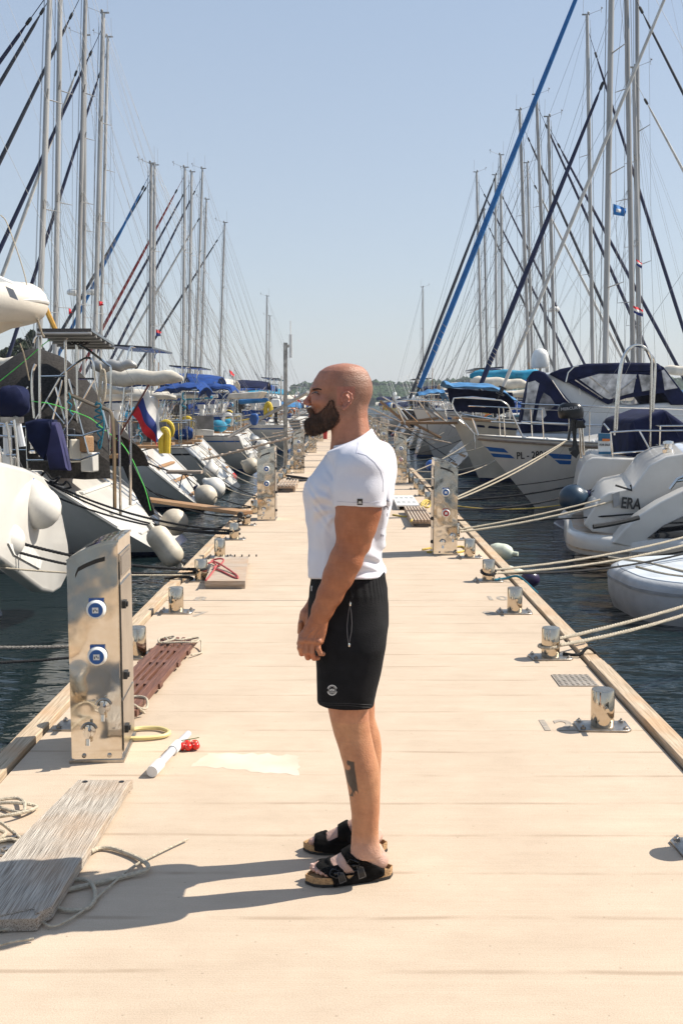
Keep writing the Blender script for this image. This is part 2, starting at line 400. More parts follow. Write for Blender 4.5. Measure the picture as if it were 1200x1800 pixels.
def copy_thing(root, loc, rz=0.0, label=None, group=None):
    r = root.copy(); col.objects.link(r); r.location = loc; r.rotation_euler = (0, 0, rz)
    if label: r['label'] = label
    if group: r['group'] = group
    for ch in list(root.children):
        c = ch.copy(); col.objects.link(c); c.parent = r
        for g in ch.children:
            d = g.copy(); col.objects.link(d); d.parent = c
    return r

def text_mesh(txt, size=1.0, bold=0.0, extrude=.002):
    cu = bpy.data.curves.new('txt', 'FONT'); cu.body = txt; cu.size = size; cu.extrude = extrude; cu.offset = bold
    cu.align_x = 'CENTER'; cu.align_y = 'CENTER'; cu.resolution_u = 3
    o = bpy.data.objects.new('txt', cu); col.objects.link(o)
    dg = bpy.context.evaluated_depsgraph_get(); me = bpy.data.meshes.new_from_object(o.evaluated_get(dg))
    vs = [tuple(v.co) for v in me.vertices]; fs = [tuple(p.vertices) for p in me.polygons]
    bpy.data.objects.remove(o); bpy.data.curves.remove(cu); bpy.data.meshes.remove(me)
    return vs, fs

def put_text(mb, txt, size, M4, bold=0.0, mi=0, sx=1.0, extrude=.002):
    vs, fs = text_mesh(txt, size, bold, extrude)
    return mb.add([M4 @ Vector((x * sx, y, z)) for x, y, z in vs], fs, mi)

def frame(o, x, y):
    """4x4 with origin o, axes x, y and their normal"""
    x = Vector(x).normalized(); y = Vector(y); y = (y - x * y.dot(x)).normalized(); z = x.cross(y)
    M = Matrix((x, y, z)).transposed().to_4x4(); M.translation = Vector(o); return M

def catenary(p, q, sag, n=16):
    p, q = Vector(p), Vector(q)
    return [p.lerp(q, i / n) - Vector((0, 0, sag * 4 * (i / n) * (1 - i / n))) for i in range(n + 1)]

def smooth_path(pts, k=6):
    """Catmull-Rom through points"""
    P = [Vector(p) for p in pts]; P = [P[0] * 2 - P[1]] + P + [P[-1] * 2 - P[-2]]; out = []
    for i in range(1, len(P) - 2):
        a, b, c, d = P[i - 1:i + 3]
        for j in range(k):
            t = j / k
            out.append(.5 * ((2 * b) + (c - a) * t + (2 * a - 5 * b + 4 * c - d) * t * t + (3 * b - a - 3 * c + d) * t ** 3))
    out.append(P[-2]); return out

def twisted(mb, pts, r, pitch=None, strands=3, n=5, mi=0):
    """laid rope: strands wound round a path"""
    pts = [Vector(p) for p in pts]; pitch = pitch or r * 7
    L = [0]
    for i in range(1, len(pts)): L.append(L[-1] + (pts[i] - pts[i - 1]).length)
    tot = L[-1]; steps = max(8, int(tot / pitch * 8)); xs = [tot * i / steps for i in range(steps + 1)]
    C = []; j = 0
    for x in xs:
        while j < len(L) - 2 and L[j + 1] < x: j += 1
        C.append(pts[j].lerp(pts[j + 1], (x - L[j]) / max(1e-9, L[j + 1] - L[j])))
    for s in range(strands):
        P = []
        for i, c in enumerate(C):
            t = (C[min(i + 1, steps)] - C[max(i - 1, 0)]).normalized()
            a = t.cross(Vector((0, 0, 1)) if abs(t.z) < .95 else Vector((1, 0, 0))).normalized(); b = a.cross(t)
            w = 2 * math.pi * (xs[i] / pitch + s / strands)
            P.append(c + (a * math.cos(w) + b * math.sin(w)) * r * .5)
        mb.tube(P, r * .56, n, mi)
    return mb

WZ = -0.52                          # water level; the pier's deck is z = 0
# ------------------------------------------------------------------ setting: water, pier, hills
b = MB(); b.add([(-1200, -80, WZ), (1200, -80, WZ), (1200, 1100, WZ), (-1200, 1100, WZ)], [(0, 1, 2, 3)])
tag(b.build('water', WATER_M, fix=False), 'dark green rippled harbour water between the boats', None, None, 'structure')

joints = [-14.0, -6.0, 1.1, 8.865, 13.6, 17.0, 22.1, 27.1, 33, 39, 45, 51, 57, 63, 69, 75, 81, 87, 93, 99, 105]
b = MB(); edge = 1.545
for y0, y1 in zip(joints[:-1], joints[1:]):
    g = .009 if y0 > -13 else 0
    b.box(((0), (y0 + y1) / 2, -.15), (edge * 2, y1 - y0 - 2 * g, .30))
b.box((0, 45.5, -.42), (2.9, 118.8, .22), mi=0)
o = b.build('pier_deck', DECK); bevel(o, .004, 1); tag(o, 'long pale concrete walkway of the floating pier', None, None, 'structure')
b = MB(); rnd = random.Random(3)
for sx in (-1, 1):
    y = -14.0; i = 0
    while y < 105:
        ln = 2.95 if y < 40 else 6
        zt = .028 + rnd.uniform(-.006, .008)
        b.box((sx * (edge + .014 + .047), y + ln / 2, zt - .09), (.094, ln - .012, .18))
        b.box((sx * (edge + .014 + .094 + .005 + .013), y + ln / 2, zt - .105), (.026, ln - .02, .16))
        y += ln
o = b.build('pier_edge_kerb', TIMBER); bevel(o, .004, 1); tag(o, 'timber kerb boards along both edges of the pier', None, None, 'structure')

def ground_sheet(name, pts, m, label, z=.0007):
    b = MB(); b.add([(x, y, z) for x, y in pts], [tuple(range(len(pts)))])
    return tag(b.build(name, m, fix=False), label, None, None, 'structure')
PAINT = mat('worn_white_paint', (.600, .515, .415), .85, 0, .03, 4, c2=(.50, .41, .31))
# rough-edged white patch on the deck
rp = random.Random(7); pts = []
c0 = [on(370, 1322), on(470, 1326), on(527, 1328), on(524, 1362), on(440, 1357), on(340, 1346)]
for i in range(len(c0)):
    a, q = c0[i], c0[(i + 1) % len(c0)]
    for j in range(8):
        p = a.lerp(q, j / 8); pts.append((p.x + rp.uniform(-.014, .014), p.y + rp.uniform(-.022, .022)))
ground_sheet('worn_paint_patch', pts, PAINT, 'faded white paint patch on the deck')
SMUDGE = mat('worn_grey_stencil', (.19, .17, .15), .85, 0, .2, 30, c2=(.42, .35, .27))
for px, py, t in ((975, 1276, '12'), (872, 1052, '10'), (860, 1079, '9'), (352, 1053, '8'), (350, 1080, '7')):
    b = MB(); p = on(px, py)
    put_text(b, t, .25, frame((p.x, p.y, .0022), (1, .0, 0), (0, 1, 0)), .006, sx=.85, extrude=.0004)
    tag(b.build('stencilled_number', SMUDGE, fix=False), 'faint grey stencilled number on the deck', None, None, 'structure')

# far shore
def hills():
    H = mat('hillside_woodland', (.022, .040, .020), .95, 0, .5, .05, c2=(.010, .020, .012), spec=.1)
    r = random.Random(11); b = MB()
    def ridge(x):
        return 7.6 + 2.2 * math.sin(x / 95 + 1.2) + 1.8 * math.sin(x / 37) + 1.6 * math.sin(x / 14 + 2) + (4 if 120 < x < 260 else 0) * math.sin(max(0, min(1, (x - 120) / 140)) * math.pi) \
            + (5 * max(0, min(1, (x - 160) / 80)))
    nx = 260
    rows = []
    for i in range(nx + 1):
        x = -700 + 1500 * i / nx; h = max(2.5, ridge(x) + (0 if x > -30 else -4))
        rows.append([(x, 520, WZ - .3), (x, 530, h * .35), (x, 560, h * .75), (x, 600, h * .93), (x, 660, h * .8), (x, 700, WZ - .3)])
    b.loft(rows, cap=False, closed=False)
    tag(b.build('hills', H, fix=False), 'low wooded hills on the far shore', None, None, 'structure')
    # one wood: thousands of leaf clumps over the slope
    W = mat('far_foliage', (.032, .055, .022), .95, 0, .6, .35, c2=(.012, .024, .012), spec=.1)
    vs = []; fs = []
    ico = [(0, 0, 1), (.89, 0, .45), (.28, .85, .45), (-.72, .53, .45), (-.72, -.53, .45), (.28, -.85, .45), (.72, .53, -.45), (-.28, .85, -.45), (-.89, 0, -.45), (-.28, -.85, -.45), (.72, -.53, -.45), (0, 0, -1)]
    icf = [(0, 1, 2), (0, 2, 3), (0, 3, 4), (0, 4, 5), (0, 5, 1), (1, 6, 2), (2, 7, 3), (3, 8, 4), (4, 9, 5), (5, 10, 1), (6, 7, 2), (7, 8, 3), (8, 9, 4), (9, 10, 5), (10, 6, 1), (11, 7, 6), (11, 8, 7), (11, 9, 8), (11, 10, 9), (11, 6, 10)]
    b = MB()
    for i in range(9000):
        x = r.uniform(-260, 330); h = max(2.5, ridge(x) + (0 if x > -30 else -4)); t = r.random() ** .8
        y = 522 + 80 * t; z = h * (.15 + .8 * t ** .6) if t < 1 else h
        s = r.uniform(.9, 3.0)
        if t > .8: z = h * .9 + r.uniform(0, 2.6)
        k = [r.uniform(.7, 1.3) for _ in range(12)]
        b.add([(x + p[0] * s * q, y + p[1] * s * q, z + p[2] * s * q * .9) for p, q in zip(ico, k)], icf)
    tag(b.build('wood', W, fix=False, sharp=10), 'dark green trees covering the far shore', None, None, 'stuff')
hills()
b = MB(); b.box((0, 512, 15), (2420, 1196, 36)); HZ = bpy.data.materials.new('thin_haze'); HZ.use_nodes = True
HZ.node_tree.nodes.remove(HZ.node_tree.nodes['Principled BSDF']); _v = HZ.node_tree.nodes.new('ShaderNodeVolumePrincipled')
_v.inputs['Color'].default_value = (.80, .86, .95, 1); _v.inputs['Density'].default_value = .00035
HZ.node_tree.links.new(_v.outputs[0], HZ.node_tree.nodes['Material Output'].inputs['Volume'])
tag(b.build('haze', HZ), 'thin summer haze over the harbour', None, None, 'stuff')
# ------------------------------------------------------------------ bollards
def make_bollard(label, loc, tall=.205, detail=True):
    t = thing('bollard', label, 'bollard', loc, 0, 'steel bollards along the pier edges')
    b = MB(); b.lathe([(.058, .012), (.060, .018), (.060, tall - .006), (.056, tall)], (0, 0, 0), 28)
    b.build('post', BOLLARD_M, t, False, 40)
    b = MB(); b.cyl((-.0, .105, tall * .60), (0, -.115, tall * .60), .011, n=10)
    b.build('cross_pin', BOLLARD_M, t, False)
    b = MB(); b.prism([(-.135, -.085), (.115, -.085), (.138, -.06), (.138, .085), (-.118, .085), (-.138, .06)], .001, .012)
    o = b.build('base_plate', PLATE, t, False); bevel(o, .002, 1)
    for x, y in ((-.11, -.06), (.11, -.06), (.11, .06), (-.11, .06)):
        b = MB(); b.lathe([(.014, .012), (.014, .021), (.008, .024)], (x, y, 0), 6); b.cyl((x, y, .02), (x, y, .031), .006, n=6)
        b.build('bolt', PLATE, t, False)
    return t
bol0 = None
ordn = ['nearest', 'second', 'third', 'fourth', 'fifth', 'sixth', 'seventh', 'eighth', 'ninth', 'tenth', 'eleventh', 'twelfth', 'thirteenth', 'fourteenth', 'fifteenth', 'sixteenth', 'seventeenth', 'eighteenth', 'nineteenth', 'twentieth']
_t = ['nearest', 'second', 'third', 'fourth', 'fifth', 'sixth', 'seventh', 'eighth', 'ninth']
NUM = ordn[:19] + ['twentieth'] + ['twenty-' + (q if q != 'nearest' else 'first') for q in _t] + ['thirtieth'] + ['thirty-' + (q if q != 'nearest' else 'first') for q in _t] + ['fortieth']
for side, X, nm in ((-1, -1.385, 'left'), (1, 1.335, 'right')):
    for k in range(0, 40):
        y = 3.85 + 1.5 * k
        
        p = (X + random.Random(k * 7 + side).uniform(-.012, .012) + (.055 if k == 0 and side > 0 else 0), y, 0)
        if side < 0 and abs(y - 14.95) < .5: p = (X - .02, y + .5, 0)
        where = NUM[k]
        if where: lab = 'polished steel bollard, %s from the camera in the row along the %s edge' % (where, nm)
        else: lab = 'small distant steel bollard far down the %s edge of the pier' % nm
        if k == 0 and side < 0: lab = 'steel bollard plate cut by the left picture edge beside the weathered plank'
        if bol0 is None: bol0 = make_bollard(lab, p)
        else: copy_thing(bol0, p, random.Random(k).uniform(-.05, .05), lab)

# ------------------------------------------------------------------ service pedestals
def pedestal(label, x0, x1, y0, depth, high, sock, near=False, group='steel service pedestals'):
    """front face spans x0..x1 at y0, high = +1 when the tall side is x1"""
    t = thing('service_pedestal', label, 'pedestal', ((x0 + x1) / 2, y0 + depth / 2, 0), 0, group)
    w = x1 - x0; hz, lz = 1.045, .955
    def top(u):               # u 0 at low side, 1 at high side
        return lz + (hz - lz) * (1 - (1 - u) ** 1.9)
    n = 14; poly = []
    for i in range(n + 1):
        u = i / n; poly.append(((x0 + w * u) if high > 0 else (x1 - w * u), top(u)))
    xa, xb = (x0, x1) if high > 0 else (x1, x0)
    F = [(xa, 0), *poly, (xb, 0)]
    b = MB(); ins = .004
    b.loft([[(x, y0 + ins, z) for x, z in F], [(x, y0 + depth, z) for x, z in F]], True)
    b.build('cabinet', STEEL, t, sharp=25)
    # front skin proud of the cabinet, with folded rim along the curved top
    b = MB(); G = [(x + (.003 if x == x0 else -.003 if x == x1 else 0), z - (.004 if z > 0 else -.012)) for x, z in F]
    b.loft([[(x, y0 - .002, z) for x, z in G], [(x, y0 + .003, z) for x, z in G]], True)
    b.build('front_panel', STEEL, t, sharp=25)
    b = MB(); b.sheet(lambda u, v: (F[1 + round(u * n)][0] + (.006 if F[1 + round(u * n)][0] == x1 else 0), y0 - .012 + (depth + .02) * v, F[1 + round(u * n)][1] + .010), n, 1, thick=.009)
    o = b.build('lid', STEEL, t, sharp=40)
    # side with doors (the side facing the pier centre)
    sx = x1 if high > 0 else x0; d = .006 * high
    def door(za, zb, name='side_door', m=PLATE, ya=.03, yb=.02):
        b = MB(); b.box((sx + d / 2, y0 + depth / 2 + (ya - yb) / 2, (za + zb) / 2), (abs(d), depth - ya - yb, zb - za)); return b.build(name, m, t)
    SIDE = mat('brushed_side_steel', (.55, .50, .44), .32, 1, .12, 5, .2, 20)
    door(.30, .84, m=SIDE); door(.04, .285, m=SIDE); 
    b = MB(); zt = .985
    b.prism([(.035, .865), (depth - .02, .865), (depth - .02, zt + .0), (.035, zt)], 0, .004, frame((sx + (.001 if high > 0 else -.005), y0, 0), (0, 1, 0), (0, 0, 1)).to_3x3(), (sx + (.001 if high > 0 else -.005), y0, 0))
    b.build('window_frame', SIDE, t)
    b = MB(); b.box((sx + d * .9, y0 + depth / 2, .925), (.003, depth - .12, .09)); b.build('meter_window', GLASS, t)
    for z in (.74, .40, .14):
        b = MB(); b.box((sx + .012 * high, y0 + .085, z), (.02, .05, .035)); b.cyl((sx + .006 * high, y0 + .085, z), (sx + .03 * high, y0 + .085, z), .013, n=8)
        b.build('door_latch', RUBBER, t)
    b = MB(); b.box((sx + .003 * high, y0 + .018, .5), (.004, .006, .9)); b.build('door_gap', RUBBER, t)
    # front fittings
    xr = lambda u: x0 + w * (u if high > 0 else 1 - u)
    yf = y0 - .002
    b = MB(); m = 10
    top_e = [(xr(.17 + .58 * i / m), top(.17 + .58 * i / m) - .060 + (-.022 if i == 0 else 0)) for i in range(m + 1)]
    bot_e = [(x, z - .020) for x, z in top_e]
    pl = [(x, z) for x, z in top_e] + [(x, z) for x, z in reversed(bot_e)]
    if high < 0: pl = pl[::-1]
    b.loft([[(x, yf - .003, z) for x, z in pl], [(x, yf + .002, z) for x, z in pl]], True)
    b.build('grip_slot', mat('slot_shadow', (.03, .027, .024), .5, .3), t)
    for (u, z, c) in sock:
        x = xr(u); rt = MB(); yy = yf
        rt.box((x, yy - .006, z + .036), (.068, .012, .028)); rt.build('socket_bracket', BLUE_PL if c == 'b' else (RED_P if c == 'r' else STEEL), t)
        b = MB(); Mx = Matrix.Rotation(math.radians(90), 3, 'X')
        b.lathe([(.044, 0), (.046, .012), (.042, .03), (.036, .036), (.032, .036)], (x, yy, z), 24, Mx)
        k = b.build('socket_lid', WHITE_PL, t)
        b = MB(); b.lathe([(.033, .034), (.033, .0385)], (x, yy, z), 24, Mx); b.build('socket_ring', BLUE_P if c != 'r' else RED_P, k)
        b = MB(); b.box((x, yy - .0395, z), (.028, .003, .026)); b.build('socket_sticker', WHITE_PL, k)
        if c == 'b' and near:
            b = MB()
            for q in range(3): b.box((x - .008 + q * .008, yy - .0415, z + (.003 if q % 2 else -.002)), (.004, .001, .012 - q * .002))
            b.build('sticker_print', BLACK_P, k)
    for (u, z) in ((.66, .27), (.36, .155)) if high > 0 else ((.2, .21), (.62, .14)):
        x = xr(u); b = MB(); Mx = Matrix.Rotation(math.radians(90), 3, 'X')
        b.lathe([(.032, 0), (.030, .005), (.014, .008), (.012, .045), (.017, .048), (.017, .056)], (x, yf, z), 18, Mx)
        b.box((x, yf - .03, z - .022), (.014, .014, .045)); b.cyl((x, yf - .03, z - .03), (x, yf - .036, z - .06), .011, n=10)
        b.box((x, yf - .057, z + .012), (.012, .008, .05)); b.build('water_tap', TUBE, t)
        b = MB(); b.ring((x, yf - .003, z), .037, .005, Mx, 20, 6, a0=.3, a1=2.9); b.build('tap_hood', PLATE, t)
    for u in (.25, .75):
        b = MB(); b.lathe([(.011, 0), (.011, .004), (.006, .007)], (xr(u), yf, .035), 10, Matrix.Rotation(math.radians(90), 3, 'X')); b.build('screw_cap', PLATE, t)
    b = MB(); b.box(((x0 + x1) / 2, y0 + depth / 2, .008), (w + .02, depth + .02, .014)); b.build('foot_flange', PLATE, t)
    return t
_p0 = pedestal('large mirror steel pedestal with two blue sockets, nearest on the left side', -1.305, -1.070, 4.80, .40, 1, [(.57, .735, 'b'), (.57, .515, 'b')], True)
_p0.rotation_euler.z = math.radians(3.5)
pedestal('mirror steel pedestal on the right edge with a blue and a red socket',   .955, 1.215, 11.54, .36, -1, [(.52, .70, 'b'), (.5, .47, 'r')])
for i in range(1, 8):
    y = 4.94 + 10 * i
    pedestal('steel pedestal on the left edge, %s one from the camera' % ordn[i], -1.28, -1.03, y, .38, 1, [(.55, .74, 'w'), (.55, .53, 'w')])
for i in range(1, 7):
    y = 11.58 + 10.1 * i
    pedestal('steel pedestal on the right edge, %s one from the camera' % ordn[i], .985, 1.225, y, .38, -1, [(.5, .73, 'w'), (.5, .50, 'r')])

# ------------------------------------------------------------------ things lying on the deck
# weathered plank
t = thing('weathered_plank', 'thick weathered grey timber plank with a broken end lying on the deck', 'plank', (-1.1, 4.1, 0))
A, B_, C_, D_ = on(138, 1371, .05), on(234, 1371, .05), on(139, 1517, .05), on(-30, 1590, .05)
b = MB(); rr = random.Random(2)
out = [(A.x, A.y), (B_.x, B_.y), (B_.x - .01, B_.y - .04)]
c = on(139, 1517, .05); out += [(c.x + .004, c.y + .05), (c.x, c.y)]
c = on(128, 1535, .05); out += [(c.x, c.y)]
c = on(84, 1598, .05); out += [(c.x + .01, c.y + .02), (c.x, c.y)]
c = on(62, 1607, .05); out += [(c.x, c.y)]
c = on(60, 1596, .05); out += [(c.x, c.y)]
c = on(-10, 1612, .05); out += [(c.x, c.y)]
c = on(-60, 1616, .05); out += [(c.x, c.y), (c.x - .06, c.y + .1), (A.x - .075, A.y - .7)]
b.prism(out, .008, .052); o = b.build('board', OLDWOOD, t); bevel(o, .003, 1)
b = MB(); p, q = on(-20, 1618, .03), on(70, 1613, .03)
b.prism([(p.x - .05, p.y - .03), (q.x, q.y - .035), (q.x + .012, q.y + .03), (p.x - .05, p.y + .03)], .004, .045); b.build('end_batten', OLDWOOD, t)
for px in (150, 214):
    b = MB(); p = on(px, 1374, .053); b.lathe([(.012, .0525), (.012, .054)], (p.x, p.y, 0), 10); b.build('bolt_hole', BLACK_P, t)

def rope(name, pts, r, m, label, laid=False, smooth=True, group=None, cat='rope'):
    b = MB(); P = smooth_path(pts, 7) if smooth and len(pts) > 2 else [Vector(p) for p in pts]
    if laid: twisted(b, P, r)
    else: b.tube(P, r, 7)
    return tag(b.build(name, m, fix=False), label, cat, group)
G = lambda *pp, z=.012: [on(x, y, z) for x, y in pp]
rope('rope', G((60, 1650), (20, 1656), (-30, 1668), (-20, 1640), (20, 1632), (66, 1620), (90, 1628), (112, 1622), (150, 1598), (176, 1573), (200, 1552), (225, 1530), (246, 1516), (262, 1508), (300, 1489), (330, 1475)), .0042, ROPE, 'thin pale cord trailing across the deck from the plank end')
rope('rope', [on(160, 1497, .02), on(175, 1491, .012), on(200, 1492, .012), on(240, 1507, .012), on(258, 1518, .02), on(258, 1529, .02), on(230, 1538, .012), on(190, 1548, .012), on(150, 1557, .012), on(112, 1566, .012)], .0085, ROPE, 'thick tan rope loop beside the weathered plank reaching furthest right')
rope('rope', [on(128, 1546, .012), on(150, 1547, .012), on(163, 1556, .02), on(168, 1575, .012), on(160, 1592, .012), on(140, 1600, .012), on(112, 1599, .012), on(94, 1592, .012)], .0075, ROPE, 'small tan rope loop touching the broken plank end')
rope('rope', [on(-20, 1412, .012), on(10, 1404, .02), (on(35, 1404, .02)), on(44, 1415, .03), on(40, 1428, .02), on(20, 1425, .012), on(-10, 1418, .012), on(-20, 1436, .02), on(20, 1432, .03), on(55, 1424, .02), on(64, 1417, .012), on(40, 1412, .03), on(10, 1411, .03), on(-15, 1414, .02)], .0075, ROPE, 'coiled tan rope at the left picture edge above the plank')
rope('rope', [on(-10, 1440, .03), on(5, 1448, .04), on(18, 1458, .03), on(30, 1468, .02), on(44, 1482, .012), on(20, 1475, .02), on(-5, 1478, .02), on(10, 1465, .03), on(-15, 1455, .02)], .0075, ROPE, 'tangle of tan rope on the bollard plate at the left edge')
b = MB(); b.box((-1.385, 3.97, .0), (.01, .01, .01))

# yellow hose loop at the pedestal foot
rope('hose', [on(228, 1283, .02), on(250, 1280, .015), on(280, 1280, .015), on(297, 1286, .015), on(290, 1293, .015), on(262, 1297, .015), on(228, 1298, .015)], .011,
     mat('pale_yellow_hose', (.66, .55, .25), .5, 0, .1), 'pale yellow hose loop at the foot of the nearest pedestal', cat='hose')

# pipe with collars
t = thing('plastic_pipe', 'white plastic pipe with two collars lying on the deck', 'pipe', on(300, 1325))
p, q = on(268, 1356, .028), on(331, 1290, .022)
b = MB(); b.tube([p, q], [.021, .017], 18); b.build('pipe_shaft', mat('grey_white_pipe', (.50, .50, .53), .3, 0, .05), t)
dv = (q - p).normalized()
for a, e, rr_ in ((-.005, .11, .027), (.30, .40, .026)):
    b = MB(); b.tube([p + dv * a, p + dv * (a + .01), p + dv * (e - .01), p + dv * e], [rr_ * .94, rr_, rr_, rr_ * .9], 20); b.build('collar', WHITE_PL, t)

# tomatoes
t = thing('tomatoes', 'bunch of five small red tomatoes on the vine lying on the deck', 'tomatoes', on(334, 1318))
TOM = mat('tomato_skin', (.62, .022, .012), .18, 0, .12, 20, spec=.6)
c = on(334, 1318)
for dx, dy, dz in ((-.036, -.012, .021), (-.005, -.018, .021), (.030, -.008, .022), (-.018, .024, .022), (.020, .026, .023)):
    b = MB(); b.ball((c.x + dx, c.y + dy, dz), .0205, 16, 10, sq=(1, 1, .92)); b.build('tomato', TOM, t)
b = MB(); b.tube(smooth_path([(c.x - .045, c.y + .006, .045), (c.x, c.y + .004, .052), (c.x + .045, c.y + .006, .060)], 5), .0022, 6)
for dx in (-.03, 0, .028):
    b.tube([(c.x + dx, c.y + .004, .05), (c.x + dx - .004, c.y - .008, .040)], .0018, 5)
b.build('stem', mat('vine_green', (.10, .16, .03), .6), t)

# slatted red-brown gangway
t = thing('slatted_gangway', 'red-brown slatted wooden gangway lying flat with rope at both ends', 'gangway', (-1.2, 6.4, 0))
RW = wood_material('red_brown_wood', (.085, .042, .032), (.19, .095, .068), (9, .4, 9), .55, .5)
P0, P1, P2, P3 = on(240, 1268, .05), on(350, 1131, .06), on(292, 1134, .06), on(176, 1268, .05)
P0 = Vector((-1.115, 5.44, .055)); P1 = Vector((-1.025, 7.18, .06)); P2 = Vector((-1.285, 7.20, .06)); P3 = Vector((-1.375, 5.46, .055))
def gp(u, v): return P3.lerp(P0, u).lerp(P2.lerp(P1, u), v)
ax = (P1 - P0).normalized(); ang = math.atan2(-ax.x, ax.y)
for k in range(6):
    u = (k + .5) / 6; a, e = gp(u, 0.0), gp(u, 1)
    b = MB(); wd = .042 if k in (0, 5) else .023; off = .01 if k == 0 else -.01 if k == 5 else 0
    b.box(((a.x + e.x) / 2 + off, (a.y + e.y) / 2, .042), (wd, (e - a).length, .038), ang); o = b.build('slat', RW, t); bevel(o, .004, 2)
for v in (.02, .33, .62, .80):
    c = gp(.5, v); b = MB(); b.box((c.x, c.y, .040), (.262, .075, .032), ang); b.build('cross_batten', RW, t)
Z = lambda u, v, z: (gp(u, v).x, gp(u, v).y, z)
rope('rope', [Z(-.05, .93, .03), Z(.1, .95, .075), Z(.3, .90, .075), Z(.15, .86, .075), Z(.05, .92, .08), Z(.35, .96, .08), Z(.45, .9, .085), Z(.25, .85, .08), Z(.6, .86, .08), Z(1.0, .88, .075), Z(1.05, .95, .06), Z(.95, .98, .07), Z(.6, .9, .08), Z(.3, .93, .08)], .007, ROPE, 'pale rope wound round the far end of the red-brown gangway')
rope('rope', [Z(1.05, .80, .02), Z(1.22, .86, .012), Z(1.18, .90, .012), Z(1.05, .98, .05), Z(.9, .9, .075)], .006, ROPE, 'pale rope tail looping off the right side of the gangway')
rope('rope', [Z(.5, .10, .07), Z(.75, .13, .07), Z(1.0, .12, .065), Z(1.06, .09, .03), Z(1.0, .06, .04), Z(.8, .05, .07), Z(.95, .02, .075), Z(1.08, .05, .02)], .007, ROPE, 'pale rope tied round the near end of the red-brown gangway')

# wooden board with pink rope
t = thing('wooden_gangplank', 'grey wooden gangplank with raised end batten lying by the left edge', 'gangplank', (-1.1, 10.3, 0))
p0, p1, p2, p3 = on(360, 1022, .07), on(431, 1022, .07), on(437, 979, .07), on(378, 979, .07)
b = MB(); b.prism([(p.x, p.y) for p in (p0, p1, p2, p3)], .035, .075); o = b.build('board', TEAK_GREY, t)
b = MB(); c = p0.lerp(p1, .5); b.box((c.x, c.y + .05, .025), (.36, .06, .045)); b.build('front_batten', TEAK_GREY, t)
b = MB()
for i in range(6): b.box((p3.x + .06 + i * .075, p3.y - .02, .088), (.012, .03, .02))
b.build('peg_row', RUBBER, t)
rope('rope', [on(362, 1020, .09), on(372, 1008, .09), on(380, 994, .09), on(372, 986, .10), on(385, 982, .12), on(393, 984, .12), on(388, 992, .10), on(376, 998, .09), on(390, 1004, .085), on(408, 1013, .083), on(418, 1016, .083), on(412, 1008, .083), on(380, 988, .12), on(366, 990, .12)], .009, ROPE_P, 'faded pink rope knotted on the grey gangplank')

# small steps and racks on the deck
def slat_step(label, px0, px1, py0, py1, h, m, n, name='boarding_step', holes=False):
    a, c = on(px0, py1, 0), on(px1, py1, 0); e = on((px0 + px1) / 2, py0, 0)
    x0, x1, y0, y1 = a.x, c.x, a.y, e.y
    t = thing(name, label, 'step', ((x0 + x1) / 2, (y0 + y1) / 2, 0))
    if holes:
        b = MB(); b.box(((x0 + x1) / 2, (y0 + y1) / 2, h - .01), (x1 - x0, y1 - y0, .02)); b.build('tread', m, t)
        b = MB()
        for i in range(4):
            for j in range(2): b.box((x0 + (x1 - x0) * (.15 + .23 * i), y0 + (y1 - y0) * (.3 + .42 * j), h + .0015), (.05, .10, .003))
        b.build('hole_pattern', BLACK_P, t)
    else:
        for i in range(n):
            b = MB(); xx = x0 + (x1 - x0) * (i + .5) / n; b.box((xx, (y0 + y1) / 2, h - .015), ((x1 - x0) / n * .58, y1 - y0, .03)); b.build('slat', m, t)
        b = MB()
        for f in (.06, .5, .94): b.box(((x0 + x1) / 2, y0 + (y1 - y0) * f, h - .045), (x1 - x0, .05, .028))
        b.build('bearer', m, t)
    for f in (.08, .92):
        b = MB(); b.box((x0 + (x1 - x0) * f, (y0 + y1) / 2, (h - .03) / 2), (.03, (y1 - y0) * .9, h - .03)); b.build('leg', m, t)
    return t
slat_step('grey slatted boarding step in front of the right-hand pedestal', 722, 763, 901, 927, .10, TEAK_GREY, 7)
slat_step('flat white boarding step with square holes beyond the slatted one', 697, 737, 879, 897, .08, WHITE_PL, 4, holes=True)
slat_step('grey slatted step on the left beyond the second pedestal', 484, 519, 854, 866, .13, TEAK_GREY, 6)

# grating set into the deck
t = thing('deck_grating', 'square perforated metal drain plate set in the deck near the right edge', 'grating', (on(1010, 1197)))
q = [on(968, 1187), on(1032, 1187), on(1052, 1207), on(983, 1207)]
b = MB(); b.prism([(p.x, p.y) for p in (q[3], q[2], q[1], q[0])], .001, .006); b.build('plate', mat('tan_plate', (.46, .40, .33), .5, .6, .1), t)
b = MB(); x0, x1, y0, y1 = q[3].x, q[2].x, q[3].y, q[0].y
for i in range(7):
    for j in range(8):
        s = (i + .5) / 7; v = (j + .5) / 8; pp = q[3].lerp(q[2], s).lerp(q[0].lerp(q[1], s), v)
        b.box((pp.x, pp.y, .0075), (.017, .006, .003), .5 if (i + j) % 2 else -.5)
b.build('tread_bar', PLATE, t)

